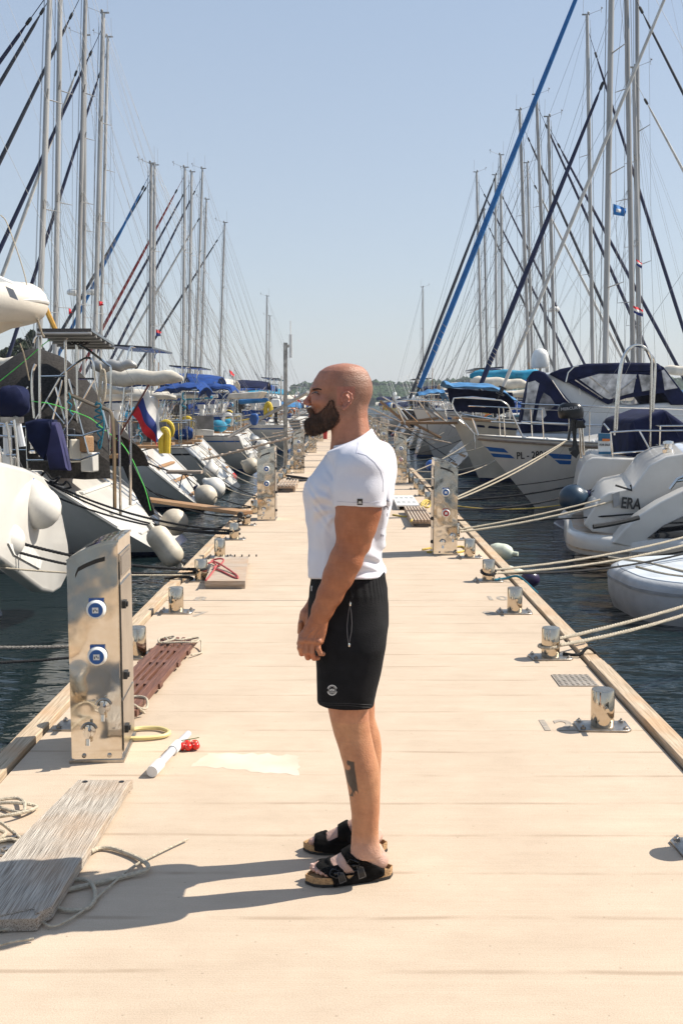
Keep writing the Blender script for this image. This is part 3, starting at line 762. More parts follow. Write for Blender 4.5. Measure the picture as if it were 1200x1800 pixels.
rope('rope', [on(690, 905, .012), on(715, 908, .012), on(735, 900, .03), on(748, 888, .06), on(752, 880, .1), on(745, 880, .12), on(740, 888, .09), on(752, 892, .08), on(757, 884, .1), on(748, 882, .12), on(730, 905, .03), on(722, 916, .11)], .014, ROPE_Y, 'yellow rope heap behind the right-hand pedestal')
rope('rope', [on(742, 966, .012), on(760, 963, .02), on(785, 962, .02), on(812, 961, .012), on(816, 968, .012), on(790, 972, .012), on(750, 970, .012)], .012, ROPE_Y, 'yellow rope lying round the foot of the right-hand pedestal')
rope('rope', [on(488, 838, .02), on(500, 836, .03), on(515, 838, .03), on(530, 840, .03), on(545, 843, .02), on(525, 845, .02), on(505, 842, .03)], .03, ROPE_B, 'black rope heap across the deck by the lamp pole')
# tall pole with antenna box
t = thing('antenna_pole', 'tall thin steel pole with a white antenna box on the left edge', 'pole', (-1.50, 25.6, 0))
b = MB(); b.tube([(-1.50, 25.6, 0), (-1.485, 25.6, 3.1)], .048, 12); b.build('pole', PLATE, t)
b = MB(); b.box((-1.36, 25.6, 3.02), (.07, .10, .55)); b.cyl((-1.36, 25.6, 3.2), (-1.36, 25.6, 3.62), .013, n=6); o = b.build('antenna_box', WHITE_PL, t)
b = MB(); b.box((-1.42, 25.6, 3.02), (.10, .05, .07)); b.box((-1.50, 25.6, .06), (.16, .16, .12)); b.build('pole_bracket', PLATE, t)
b = MB(); b.box((-1.12, 48, .35), (.42, .3, .7)); b.box((-1.12, 48, .72), (.46, .34, .05)); o = tag(b.build('fire_cabinet', RED_P), 'small red fire cabinet far down the pier', 'cabinet'); bevel(o, .02)
# ------------------------------------------------------------------ implicit surfaces for the man
f32 = np.float32
def smin(a, b, k):
    h = np.clip(.5 + .5 * (b - a) / k, 0, 1); return b * (1 - h) + a * h - k * h * (1 - h)
def smax(a, b, k): return -smin(-a, -b, k)
def cone(P, a, b, ra, rb, sq=(1, 1, 1)):
    X, Y, Z = P; a = np.array(a) / sq; b = np.array(b) / sq; ab = b - a; L2 = float(ab @ ab) + 1e-12
    px, py, pz = X / sq[0] - a[0], Y / sq[1] - a[1], Z / sq[2] - a[2]
    t = np.clip((px * ab[0] + py * ab[1] + pz * ab[2]) / L2, 0, 1)
    return np.sqrt((px - ab[0] * t) ** 2 + (py - ab[1] * t) ** 2 + (pz - ab[2] * t) ** 2) - (ra + (rb - ra) * t)
def ell(P, c, r):
    X, Y, Z = P; return (np.sqrt(((X - c[0]) / r[0]) ** 2 + ((Y - c[1]) / r[1]) ** 2 + ((Z - c[2]) / r[2]) ** 2) - 1) * min(r)
def chain(P, pts, k=.015, sq=(1, 1, 1)):
    F = None
    for (a, ra), (b, rb) in zip(pts[:-1], pts[1:]):
        c = cone(P, a, b, ra, rb, sq); F = c if F is None else smin(F, c, k)
    return F
class Loft:
    def __init__(s, rows, n=2.2, front=0.0, sm=7):
        rows = sorted(rows, key=lambda r: r[0]); A = np.array(rows, float)
        zz = np.linspace(A[0, 0], A[-1, 0], 240); T = [np.interp(zz, A[:, 0], A[:, i]) for i in range(1, 5)]
        ker = np.hanning(sm + 2)[1:-1]; ker /= ker.sum()
        s.T = [np.convolve(np.pad(t, sm // 2, 'edge'), ker, 'valid') for t in T]; s.z = zz; s.n = n; s.front = front
    def __call__(s, P, inf=0.0):
        X, Y, Z = P; g = lambda i: np.interp(Z, s.z, s.T[i])
        xf, xb, w, yc = g(0) - inf, g(1) + inf, g(2) + inf, g(3)
        a = np.maximum((xb - xf) / 2, 1e-3); cx = (xb + xf) / 2; u = (X - cx) / a
        we = w * (1 - s.front * np.clip(-u, 0, 1.2) ** 2)
        f = (np.abs(u) ** s.n + np.abs((Y - yc) / we) ** s.n) ** (1 / s.n) - 1
        f = f * np.minimum(a, w)
        f = smax(f, Z - (s.z[-1] + inf), .01); return smax(f, (s.z[0] - inf) - Z, .01)
def rows(L, d, yc=None):
    o = []
    for r in L:
        py, xf, xb, w = r[:4]; a, b = at(xf, py, d), at(xb, py, d); o.append((a.z, a.x, b.x, w, d if yc is None else yc))
    return o
_nr = np.random.RandomState(5)
def pnoise(P, freq, st=(1, 1, 1), n=14, seed=0):
    X, Y, Z = P; r = np.random.RandomState(seed); F = 0
    for i in range(n):
        v = r.normal(size=3); v /= np.linalg.norm(v); v = v * freq * r.uniform(.5, 1.6) * np.array(st); F = F + np.sin(X * v[0] + Y * v[1] + Z * v[2] + r.uniform(0, 6.28))
    return F / math.sqrt(n)
def poly_sdf(P, poly):
    """signed distance to a side-view polygon in x, z"""
    X, Y, Z = P; D = None; S = np.ones(np.broadcast(X, Z).shape, bool); S[:] = False
    n = len(poly)
    for i in range(n):
        ax, az = poly[i]; bx, bz = poly[(i + 1) % n]; ex, ez = bx - ax, bz - az
        wx, wz = X - ax, Z - az; t = np.clip((wx * ex + wz * ez) / (ex * ex + ez * ez + 1e-12), 0, 1)
        d = (wx - ex * t) ** 2 + (wz - ez * t) ** 2; D = d if D is None else np.minimum(D, d)
        c = ((az > Z) != (bz > Z)) & (X < (bx - ax) * (Z - az) / (bz - az + 1e-12) + ax); S ^= c
    return np.where(S, -1, 1) * np.sqrt(D)
def surf(fn, lo, hi, h):
    ax = [np.arange(l, u + h, h) for l, u in zip(lo, hi)]
    P = (ax[0][:, None, None], ax[1][None, :, None], ax[2][None, None, :])
    F = np.broadcast_to(fn(P), tuple(len(a) for a in ax)).astype(f32)
    I = F < 0; nx, ny, nz = F.shape
    cnt = np.zeros((nx - 1, ny - 1, nz - 1), np.int8)
    for dx in (0, 1):
        for dy in (0, 1):
            for dz in (0, 1): cnt += I[dx:nx - 1 + dx, dy:ny - 1 + dy, dz:nz - 1 + dz]
    act = (cnt > 0) & (cnt < 8); idx = np.full(cnt.shape, -1, np.int64); c = np.argwhere(act); idx[act] = np.arange(len(c))
    cor = np.array([(x, y, z) for x in (0, 1) for y in (0, 1) for z in (0, 1)])
    V = np.stack([F[c[:, 0] + k[0], c[:, 1] + k[1], c[:, 2] + k[2]] for k in cor], 1)
    acc = np.zeros((len(c), 3)); num = np.zeros(len(c))
    for i in range(8):
        for j in range(i + 1, 8):
            if np.abs(cor[i] - cor[j]).sum() != 1: continue
            s = (V[:, i] < 0) != (V[:, j] < 0); t = np.where(s, V[:, i] / (V[:, i] - V[:, j] + 1e-20), 0)
            acc += np.where(s[:, None], cor[i] + t[:, None] * (cor[j] - cor[i]), 0); num += s
    vs = (c + acc / num[:, None]) * h + np.array([a[0] for a in ax])
    quads = []
    for a in range(3):
        o1, o2 = [(1, 2), (2, 0), (0, 1)][a]
        sl0 = [slice(None)] * 3; sl1 = [slice(None)] * 3; sl0[a] = slice(0, -1); sl1[a] = slice(1, None)
        A, B = I[tuple(sl0)], I[tuple(sl1)]; e = np.argwhere(A != B); e = e[(e[:, o1] > 0) & (e[:, o2] > 0) & (e[:, o1] < F.shape[o1] - 1) & (e[:, o2] < F.shape[o2] - 1)]
        ins = A[e[:, 0], e[:, 1], e[:, 2]]
        q = []
        for d1, d2 in ((1, 1), (0, 1), (0, 0), (1, 0)):
            k = e.copy(); k[:, o1] -= d1; k[:, o2] -= d2; q.append(idx[k[:, 0], k[:, 1], k[:, 2]])
        q = np.stack(q, 1); q[~ins] = q[~ins][:, ::-1]; quads.append(q)
    return vs, np.concatenate(quads)
def np_mesh(name, parts, mats, parent, color=None, mi=None, sharp=None):
    vs = np.concatenate([p[0] for p in parts]); off = np.cumsum([0] + [len(p[0]) for p in parts[:-1]])
    fs = np.concatenate([p[1] + o for p, o in zip(parts, off)])
    Mi = np.array(XF[parent].inverted()); loc = vs @ Mi[:3, :3].T + Mi[:3, 3]
    me = bpy.data.meshes.new(name); me.vertices.add(len(loc)); me.vertices.foreach_set('co', loc.astype(f32).ravel())
    me.loops.add(fs.size); me.loops.foreach_set('vertex_index', fs.astype(np.int32).ravel())
    me.polygons.add(len(fs)); me.polygons.foreach_set('loop_start', np.arange(0, fs.size, 4, dtype=np.int32))
    me.polygons.foreach_set('loop_total', np.full(len(fs), 4, np.int32)) if False else None
    me.update(calc_edges=True); me.validate()
    for m in (mats if isinstance(mats, list) else [mats]): me.materials.append(m)
    me.polygons.foreach_set('use_smooth', [True] * len(me.polygons))
    if color is not None:
        a = me.color_attributes.new('Col', 'FLOAT_COLOR', 'POINT'); c = np.ones((len(vs), 4), f32); c[:, :3] = color(vs); a.data.foreach_set('color', c.ravel())
    o = bpy.data.objects.new(name, me); col.objects.link(o); o.parent = parent; XF[o] = XF[parent]
    return o, BVHTree.FromPolygons([tuple(v) for v in vs], [tuple(int(i) for i in f) for f in fs])

def project(bvh, px, py, off=.001):
    v = (at(px, py, 4.0) - CAM).normalized(); h = bvh.ray_cast(CAM, v, 80)
    return None if h[0] is None else h[0] - v * off
def patch(bvh, corners, off=.002, thick=.002, nu=8, nv=8):
    """sheet of cloth laid on a surface; corners in photograph pixels, in order"""
    c = [Vector((x, y)) for x, y in corners]; last = [None]
    def fn(u, v):
        q = c[0].lerp(c[1], u).lerp(c[3].lerp(c[2], u), v); h = project(bvh, q.x, q.y, off)
        if h is None: h = last[0] or project(bvh, (c[0].x + c[2].x) / 2, (c[0].y + c[2].y) / 2, off) or at(q.x, q.y, 3.5)
        last[0] = h; return h
    b = MB(); b.sheet(fn, nu, nv, thick=-thick); return b
def text_patch(b, bvh, txt, cx, cy, size, ang=0, sx=1.0, off=.002, bold=0.0):
    vs, fs = text_mesh(txt, size, bold, 0); ca, sa = math.cos(ang), math.sin(ang); o = []
    for x, y, z in vs:
        x *= sx; o.append(project(bvh, cx + x * ca - y * sa, cy - (x * sa + y * ca), off))
    fs = [f for f in fs if all(o[i] is not None for i in f)]
    o = [p if p is not None else Vector((0, 4, 1)) for p in o]
    return b.add(o, fs)

# ------------------------------------------------------------------ the man
D0 = 3.65
man = thing('person', 'bald bearded man in white t-shirt, black shorts and sandals standing side-on on the pier', 'person', (0.03, D0, 0))
def V3(px, py, d): p = at(px, py, d); return (p.x, p.y, p.z)
headL = Loft(rows([(638.5, 600, 612, .012), (640, 588, 624, .036), (645, 573, 637, .052), (653, 561, 645.5, .064), (668, 551.5, 652.5, .073), (680, 547.2, 655, .077), (686, 547.5, 655, .077), (692, 549.5, 654.5, .076), (700, 549.5, 652, .074),
                   (710, 547.5, 648, .071), (720, 546, 643, .068), (730, 545.5, 640, .064), (738, 545, 626, .058), (746, 545.5, 606, .050), (752, 549, 592, .040), (756, 554, 580, .028)], D0), 2.1, .36, 9)
def head_base(P): return headL(P)
def F_head(P):
    F = head_base(P)
    F = smin(F, cone(P, V3(614, 725, D0), V3(620, 800, D0), .059, .064, (1, .98, 1)), .018)
    F = smin(F, cone(P, V3(626, 716, D0), V3(630, 765, D0), .040, .058, (.62, 1.15, 1)), .02)       # nape
    F = smin(F, cone(P, V3(598, 735, D0 - .045), V3(588, 790, D0 - .02), .016, .014), .03)
    F = smin(F, cone(P, V3(551, 684, D0 - .036), V3(550, 683.5, D0 + .036), .0085, .0085), .013)    # brow
    for s in (-1, 1):
        F = smax(F, -ell(P, V3(547.5, 693.5, D0 + s * .034), (.014, .018, .0105)), .014)             # sockets
        F = smin(F, ell(P, V3(553.5, 693.5, D0 + s * .032), (.0135, .014, .011)), .004)
        F = smin(F, ell(P, V3(560, 706, D0 + s * .044), (.026, .018, .016)), .02)                   # cheekbone
        F = smin(F, ell(P, V3(543, 710.0, D0 + s * .0105), (.0085, .0075, .0068)), .006)            # nostril wing
    F = smin(F, cone(P, V3(552, 687.5, D0), V3(538.6, 705.5, D0), .0090, .0090, (1, .9, 1)), .012)
    F = smin(F, ell(P, V3(537.6, 707.0, D0), (.0104, .0100, .0092)), .006)
    F = smin(F, cone(P, V3(545.0, 724.8, D0 - .016), V3(545.0, 724.8, D0 + .016), .0055, .0055), .006)
    F = smin(F, cone(P, V3(545.4, 731.8, D0 - .014), V3(545.4, 731.8, D0 + .014), .0065, .0065), .006)
    # ear
    for s in (-1, 1):
        yo = D0 + s * .0765; E = None
        hx = [(601.5, 706), (600.5, 698), (604, 691.5), (611, 689.5), (617, 693.5), (618, 701), (614.5, 709), (609, 715), (604.5, 719), (601.5, 716)]
        pts = [((V3(x, y, yo)[0], yo + s * (.004 + .008 * min(1, max(0, (x - 600) / 16))), V3(x, y, yo)[2]), .0042) for x, y in hx]
        E = chain(P, pts, .003)
        E = smin(E, cone(P, V3(604.5, 714, yo), V3(604, 718.5, yo), .0062, .005, (1, .8, 1)), .004)
        E = smin(E, ell(P, (V3(608, 703, yo)[0], yo + s * .001, V3(608, 703, yo)[2]), (.013, .005, .021)), .004)
        E = smin(E, chain(P, [((V3(x, y, yo)[0], yo + s * .006, V3(x, y, yo)[2]), .003) for x, y in ((608, 696), (612, 700), (610.5, 707), (606, 711))], .003), .003)
        E = smax(E, -ell(P, (V3(605.5, 705, yo)[0], yo + s * .013, V3(605.5, 705, yo)[2]), (.0065, .009, .0085)), .003)
        F = smin(F, E, .005)
    return F
hd = surf(F_head, (-.17, D0 - .115, 1.46), (.14, D0 + .115, 1.845), .0026)

# arms ---------------------------------------------------------------
DN = 3.43
def finger(pts, r0, r1, dn):
    n = len(pts); return [(V3(x, y, dn + dd), r0 + (r1 - r0) * i / (n - 1)) for i, (x, y, dd) in enumerate(pts)]
def F_arm(P, dn=DN, dx=0, dy=0):
    A = [(634, 832, 0, .062), (632, 862, .0, .063), (630, 893, .0, .0715), (626, 925, .0, .062), (620.5, 952, .0, .0515)]
    F = chain(P, [(V3(x, y, dn + q), r) for x, y, q, r in A], .02, (1, .92, 1))
    F = smin(F, cone(P, V3(603.5, 917, dn), V3(606, 942, dn), .024, .021), .022)                       # biceps
    F = smin(F, cone(P, V3(650, 905, dn), V3(638, 945, dn), .024, .018), .022)                       # triceps
    B = [(619, 957, 0, .0490), (608, 984, -.004, .0515), (595, 1012, -.004, .0480), (580, 1045, 0, .0400), (567, 1072, .004, .0330), (558.5, 1092, .006, .0285)]
    G_ = chain(P, [(V3(x, y, dn + q), r) for x, y, q, r in B], .02, (1.0, .82, 1))
    F = smin(F, G_, .016)
    F = smin(F, ell(P, V3(640, 958, dn + .01), (.018, .02, .022)), .02)                             # elbow
    H = [(558, 1094, .006, .0280), (554, 1106, .006, .0300), (548, 1122, .006, .0320)]
    K = chain(P, [(V3(x, y, dn + q), r) for x, y, q, r in H], .012, (1.12, .52, 1))
    K = smin(K, cone(P, V3(565.5, 1100, dn + .008), V3(562.5, 1126, dn + .008), .0155, .0130), .012) # outer edge of the palm
    K = smin(K, cone(P, V3(545, 1104, dn + .012), V3(531, 1122, dn + .006), .014, .0125), .012)
    F = smin(F, K, .012)
    for x in (530, 540, 550.5, 560.5): F = smin(F, ell(P, V3(x, 1125.5 + abs(x - 540) * .12, dn - .008), (.0095, .009, .0095)), .007)
    fg = [(finger([(529.5, 1124, 0), (527.0, 1139, -.006), (530, 1149, .010), (534, 1148, .026)], .0102, .0080, dn)),
          (finger([(538.5, 1127, 0), (536.5, 1146, -.006), (541, 1156, .012), (546, 1154, .030)], .0104, .0082, dn)),
          (finger([(548.5, 1129, 0), (547.5, 1147, -.004), (552, 1157, .010), (559, 1156.5, .020)], .0102, .0080, dn)),
          (finger([(559.5, 1128, .004), (559.0, 1140, -.004), (563, 1148.5, .000), (568, 1149.5, .006)], .0094, .0078, dn))]
    for f in fg: F = smin(F, chain(P, f, .003), .0025)
    F = smin(F, chain(P, finger([(541, 1106, .016), (530, 1118, .034), (527, 1131, .040), (529, 1139, .040)], .0125, .0088, dn), .004), .006)  # thumb
    # veins over the back of the hand
    F = smin(F, chain(P, [(V3(x, y, dn - .0125), .0022) for x, y in ((560, 1098), (553, 1106), (546, 1112), (540, 1122))], .002), .004)
    F = smin(F, chain(P, [(V3(x, y, dn - .0125), .0022) for x, y in ((564, 1104), (558, 1112), (553, 1124))], .002), .004)
    return F
armN = surf(F_arm, (V3(515, 1100, DN)[0], DN - .10, V3(600, 1172, DN)[2]), (V3(680, 1100, DN)[0], DN + .12, V3(600, 785, DN)[2]), .0028)
DF = 3.86
def F_armF(P):
    dn = DF
    F = chain(P, [(V3(x, y, dn + q), r) for x, y, q, r in ((634, 832, 0, .074), (628, 893, 0, .068), (612, 950, 0, .052), (590, 1000, -.01, .048), (563, 1050, -.03, .036), (550, 1068, -.04, .029))], .02)
    K = chain(P, [(V3(549, 1068, dn - .04), .027), (V3(539, 1082, dn - .045), .030), (V3(534, 1096, dn - .045), .027)], .012, (.8, 1.05, 1))
    F = smin(F, K, .01)
    for k, (x0, y0, dd) in enumerate(((528, 1096, -.075), (529, 1098, -.055), (531, 1100, -.035), (534, 1101, -.018))):
        F = smin(F, chain(P, finger([(x0, y0, dd), (x0 - 1, y0 + 15, dd), (x0 + 4, y0 + 23, dd), (x0 + 10, y0 + 20, dd)], .0098, .0078, dn), .003), .003)
    F = smin(F, chain(P, finger([(545, 1080, -.075), (541, 1096, -.085), (538, 1108, -.085)], .012, .009, dn), .004), .005)
    return F
armF = surf(F_armF, (V3(515, 1100, DF)[0], DF - .14, V3(600, 1140, DF)[2]), (V3(675, 1100, DF)[0], DF + .10, V3(600, 785, DF)[2]), .0034)

# legs and feet --------------------------------------------------------
LN, LF = 3.54, 3.77
legN = Loft(rows([(1180, 566, 662, .085), (1215, 571, 655, .075), (1247, 576.5, 648, .066), (1268, 581, 648.5, .060), (1291, 587, 652, .056), (1315, 595, 657.5, .058), (1346, 603.5, 665.5, .060), (1368, 608, 667.5, .057),
                  (1399, 613.5, 667.5, .048), (1431, 617.5, 666, .039), (1460, 618, 665, .0345), (1480, 617, 666.5, .034), (1495, 616, 669, .034), (1506, 616, 672, .033)], LN), 2.1, .15, 9)
legF = Loft(rows([(1180, 580, 664, .085), (1225, 584, 658, .070), (1262, 590, 658.5, .060), (1292, 598, 668, .056), (1315, 604, 670.5, .058), (1346, 610, 669, .058), (1389, 617, 668, .049), (1431, 620, 667, .039),
                  (1452, 620, 665, .035), (1468, 619, 666, .034), (1478, 618, 669, .033)], LF), 2.1, .15, 9)
SAND = {}
def foot_frame(hx, hy, tx, ty, lat):
    h, t = Vector((hx, hy, 0)), Vector((tx, ty, 0)); u = (t - h).normalized(); s = Vector((-u.y, u.x, 0))
    if s.y > 0: s = -s
    return h, u, s * lat          # s points to the little toe
_a, _b = on(690.5, 1547), on(533.5, 1562)
ffN = foot_frame(_a.x, _a.y + .035, _b.x, _b.y + .035, 1)
_a, _b = on(681, 1503), on(533, 1501)
ffF = foot_frame(_a.x, _a.y + .03, _b.x, _b.y + .03, -1)
print('FEET', ffN, ffF)
def F_foot(P, ff, ank):
    h, u, s = ff; W = lambda a, b, z: tuple(h + u * a + s * b + Vector((0, 0, z)))
    F = chain(P, [(W(.055, 0, .066), .031), (W(.085, 0, .060), .028)], .01)
    F = smin(F, cone(P, W(.062, 0, .105), W(.048, 0, .062), .024, .031), .012)
    F = smin(F, cone(P, ank, W(.080, 0, .085), .034, .034), .02)
    F = smin(F, cone(P, W(.095, -.004, .112), W(.218, -.010, .054), .031, .024, (1, 1.05, 1)), .02)
    F = smin(F, cone(P, W(.10, .006, .055), W(.215, .012, .048), .028, .018), .02)
    F = smin(F, cone(P, W(.212, -.022, .050), W(.205, .026, .046), .019, .016), .014)
    toes = [(-.027, .238, .285, .0135, .0120, .051), (-.008, .243, .284, .0098, .0088, .050), (.008, .238, .275, .0094, .0085, .049), (.021, .230, .263, .0092, .0084, .048), (.033, .219, .248, .0092, .0086, .047)]
    for b_, a0, a1, r0, r1, z in toes:
        F = smin(F, chain(P, [(W(a0 - .03, b_ * .9, z + .002), r0), (W((a0 + a1) / 2, b_, z + .003), r0 * .95), (W(a1, b_, z - .004), r1)], .004), .0035)
    F = smin(F, ell(P, tuple(Vector(W(.070, .027, .118))), (.013, .011, .015)), .010)
    F = smin(F, ell(P, tuple(Vector(W(.075, -.028, .122))), (.013, .010, .015)), .010)
    return F
def F_legN(P): return smin(legN(P), F_foot(P, ffN, V3(643, 1492, LN)), .02)
def F_legF(P): return smin(legF(P), F_foot(P, ffF, V3(643, 1466, LF)), .02)
lgN = surf(F_legN, (-.17, LN - .11, .018), (.17, LN + .11, V3(0, 1200, LN)[2]), .0028)
lgF = surf(F_legF, (-.18, LF - .11, .018), (.17, LF + .11, V3(0, 1200, LF)[2]), .0032)

SKIN = mat('skin', (1, 1, 1), .42, 0, .07, 38, .35, 240, c2=(.84, .80, .78), attr=True, spec=.4)
_sb = SKIN.node_tree.nodes['Principled BSDF']
_sb.inputs['Subsurface Weight'].default_value = .06; _sb.inputs['Subsurface Radius'].default_value = (.02, .008, .004); _sb.inputs['Subsurface Scale'].default_value = .25
tattoo_px = [(521, 546), (545, 549), (580, 551), (583, 600), (598, 700), (614, 822), (598, 800), (585, 808), (585, 840), (574, 815), (570, 860), (545, 868), (530, 862), (548, 852), (562, 815), (552, 790), (534, 770), (520, 740), (508, 700), (504, 632), (520, 640), (540, 628), (548, 610), (542, 590), (524, 590), (517, 570)]
tattoo = [(500 + x / 4.736, 1220 + y / 4.736) for x, y in tattoo_px]
tat_w = [(at(x, y, 3.50).x, at(x, y, 3.50).z) for x, y in tattoo]
def skin_color(v):
    x, y, z = v[:, 0], v[:, 1], v[:, 2]; n = len(v)
    c = np.zeros((n, 3)); c[:] = (.47, .265, .175)
    sst = lambda a, b, t: np.clip((t - a) / (b - a), 0, 1)
    hm = z > 1.47
    c[hm] = (.425, .18, .105)
    ear = hm & (np.abs(y - D0) > .070) & (np.abs(x - at(608, 703, D0).x) < .03) & (np.abs(z - at(608, 703, D0).z) < .045); c[ear] = (.42, .165, .11)
    # shaved hair shadow over the side and back of the skull
    xh = at(583, 690, D0).x; zt = at(600, 650, D0).z; zb = at(600, 722, D0).z
    st = sst(xh - .02, xh + .035, x + (z - zb) * -.15) * (1 - sst(zt - .03, zt + .025, z)) * sst(zb - .03, zb + .025, z) * .62 * hm * (~ear)
    c = c * (1 - st[:, None]) + np.array((.25, .155, .11)) * st[:, None]
    top = sst(at(0, 660, D0).z, at(0, 642, D0).z, z); c = c * (1 - .35 * top[:, None]) + np.array((.48, .23, .155)) * .35 * top[:, None]
    li = hm & (x < at(547.5, 705, D0).x) & (z < at(0, 721, D0).z) & (z > at(0, 735, D0).z) & (np.abs(y - D0) < .022); c[li] = (.40, .13, .11)
    cheek = hm & (x < at(578, 705, D0).x) & (z < at(0, 694, D0).z) & (z > at(0, 716, D0).z); c[cheek] = (.435, .175, .105)
    nose = hm & (x < at(544, 705, D0).x); c[nose] = np.where((z[nose] > at(0, 720, D0).z)[:, None], (.43, .175, .12), c[nose])
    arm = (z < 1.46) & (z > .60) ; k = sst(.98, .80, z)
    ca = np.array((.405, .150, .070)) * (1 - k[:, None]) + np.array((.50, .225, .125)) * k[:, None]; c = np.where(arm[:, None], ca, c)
    hk = (z < .86) & (z > .64) & (x < at(560, 1120, DN).x) & (y < 3.46); c[hk] = c[hk] * (1.02, .90, .90)
    leg = z < .60; cl = np.array((.50, .235, .122)); c = np.where(leg[:, None], cl, c)
    kf = sst(.20, .09, z); c = np.where(leg[:, None], c * (1 - kf[:, None]) + np.array((.56, .36, .29)) * kf[:, None], c)
    # stubble fading from the beard up to the shaved temple
    sb = hm & (np.abs(y - D0) > .03); cx_, cz_ = at(581, 703, D0).x, at(581, 703, D0).z
    qd = ((x - cx_) / .020) ** 2 + ((z - cz_) / .030) ** 2; w_ = np.exp(-qd) * .55 * sb * (~ear); c = c * (1 - w_[:, None]) + np.array((.12, .065, .04)) * w_[:, None]
    q2 = ((x - at(568, 719, D0).x) / .020) ** 2 + ((z - at(568, 719, D0).z) / .012) ** 2; w2 = np.exp(-q2) * .45 * sb; c = c * (1 - w2[:, None]) + np.array((.13, .07, .042)) * w2[:, None]
    # tattoo on the near calf
    near = leg & (y < 3.57)
    if near.any():
        P = (x[near][:, None, None], 0, z[near][:, None, None]); sd = poly_sdf(P, tat_w).reshape(-1)
        t = sst(.0014, -.0014, sd) * .95; cc = c[near]; c[near] = cc * (1 - t[:, None]) + np.array((.055, .046, .038)) * t[:, None]
    # mottling
    P = (x[:, None, None], y[:, None, None], z[:, None, None]); nz = pnoise(P, 110, seed=3, n=14).reshape(-1) + .8 * pnoise(P, 300, seed=5, n=14).reshape(-1); n2 = pnoise(P, 28, seed=9, n=8).reshape(-1)
    c = c * (1 + .035 * nz[:, None]) * (1 + np.outer(n2, (.055, .105, .115)))
    return np.clip(c, 0, 1)
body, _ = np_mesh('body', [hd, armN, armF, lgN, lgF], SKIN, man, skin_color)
bv_leg = BVHTree.FromPolygons([tuple(v) for v in lgN[0]], [tuple(map(int, f)) for f in lgN[1]])
bv_arm = BVHTree.FromPolygons([tuple(v) for v in armN[0]], [tuple(map(int, f)) for f in armN[1]])
bv_head = BVHTree.FromPolygons([tuple(v) for v in hd[0]], [tuple(map(int, f)) for f in hd[1]])

# beard ---------------------------------------------------------------
bp_ = [(539.3, 717.5), (546, 716.0), (551, 722), (554.5, 730), (561, 727), (568, 721), (575, 714.5), (580, 706), (584.5, 705), (587, 715), (591.5, 724), (594.5, 731), (594.5, 741), (583, 752), (573, 757.5), (561, 763.5), (547, 767), (538, 762), (534.5, 754), (533.4, 745), (535.5, 739), (539.5, 735.5), (543.8, 733.8), (544.8, 729.5), (543, 727), (539.5, 723)]
bp_ = [(x + (1.6 if x < 541 else .6 if x < 548 else 0), y) for x, y in bp_]
bpw = [(at(x, y, D0).x, at(x, y, D0).z) for x, y in bp_]
def F_beard(P):
    B = head_base(P) - np.interp(P[2], [V3(0, 732, D0)[2], V3(0, 708, D0)[2]], [.0085, .0022])
    B = smin(B, ell(P, V3(552, 744, D0), (.040, .044, .044)), .02)
    B = smin(B, ell(P, V3(572, 742, D0), (.045, .056, .034)), .02)
    B = smin(B, cone(P, V3(546.5, 720.5, D0 - .028), V3(546.5, 720.5, D0 + .028), .0085, .0085), .014)
    # lies down along the jaw towards the sideburn
    B = smax(B, -(head_base(P) + .005), .001)
    return smax(B, poly_sdf(P, bpw) + .0005 * pnoise(P, 420, seed=2), .005) + .0011 * pnoise(P, 330, (1, 1, .45), 16, 1) + .0010 * pnoise(P, 160, (1, 1, .5), 10, 4)
bd = surf(F_beard, (-.175, D0 - .09, V3(0, 772, D0)[2]), (.0, D0 + .09, V3(0, 696, D0)[2]), .0020)
BEARD = mat('beard_hair', (.058, .028, .015), .8, 0, .35, 70, .8, 260, c2=(.018, .010, .006), stretch=(1, 1, .35))
BEARD_V = mat('beard_mass', (.052, .025, .014), .85, 0, .35, 70, .8, 260, c2=(.018, .010, .006), stretch=(1, 1, .35), attr=True)
def beard_col(v):
    k = np.clip((v[:, 2] - at(560, 738, D0).z) / (at(560, 706, D0).z - at(560, 738, D0).z), 0, 1)[:, None]
    return 1 + k * np.array((1.9, 1.55, 1.35))
beard, bv_b = np_mesh('beard', [bd], BEARD_V, man, beard_col)
# loose hairs standing out of the beard
b = MB(); r = random.Random(4); vn = bd[0]; ctr = Vector(V3(572, 738, D0))
for i in range(5200):
    p = Vector(vn[r.randrange(len(vn))]); nrm = (p - ctr).normalized()
    zf = (p.z - at(0, 700, D0).z)
    d = (nrm * .8 + Vector((-.35, r.uniform(-.3, .3), -.75)) + Vector((r.uniform(-.3, .3), r.uniform(-.3, .3), r.uniform(-.3, .3)))).normalized()
    if p.z > at(0, 722, D0).z: d = (nrm * .35 + Vector((.15, 0, -1))).normalized()
    L = r.uniform(.003, .007) if p.z < at(0, 735, D0).z else r.uniform(.002, .005)
    a = d.cross(Vector((r.random() - .5, r.random() - .5, r.random() - .5))).normalized() * .00055
    b.add([p - a, p + a, p + d * L], [(0, 1, 2)])
for i in range(2600):
    k = r.randrange(len(bp_) - 16); a0, a1 = bp_[3 + r.randrange(8)], bp_[4 + r.randrange(8)]
    k = 3 + r.randrange(13); q0, q1 = bp_[k], bp_[k + 1]; u = r.random()
    x_, y_ = q0[0] + (q1[0] - q0[0]) * u + r.gauss(0, 1.5), q0[1] + (q1[1] - q0[1]) * u + r.gauss(0, 1.5)
    h_ = project(bv_head, x_, y_, .0003)
    if h_ is None: continue
    d = Vector((-.12 + r.uniform(-.25, .25), -.25, -1 + r.uniform(-.2, .2))).normalized(); L = r.uniform(.002, .005); a = d.cross(Vector((r.random() - .5, r.random() - .5, r.random() - .5))).normalized() * .00045
    b.add([h_ - a, h_ + a, h_ + d * L], [(0, 1, 2)])
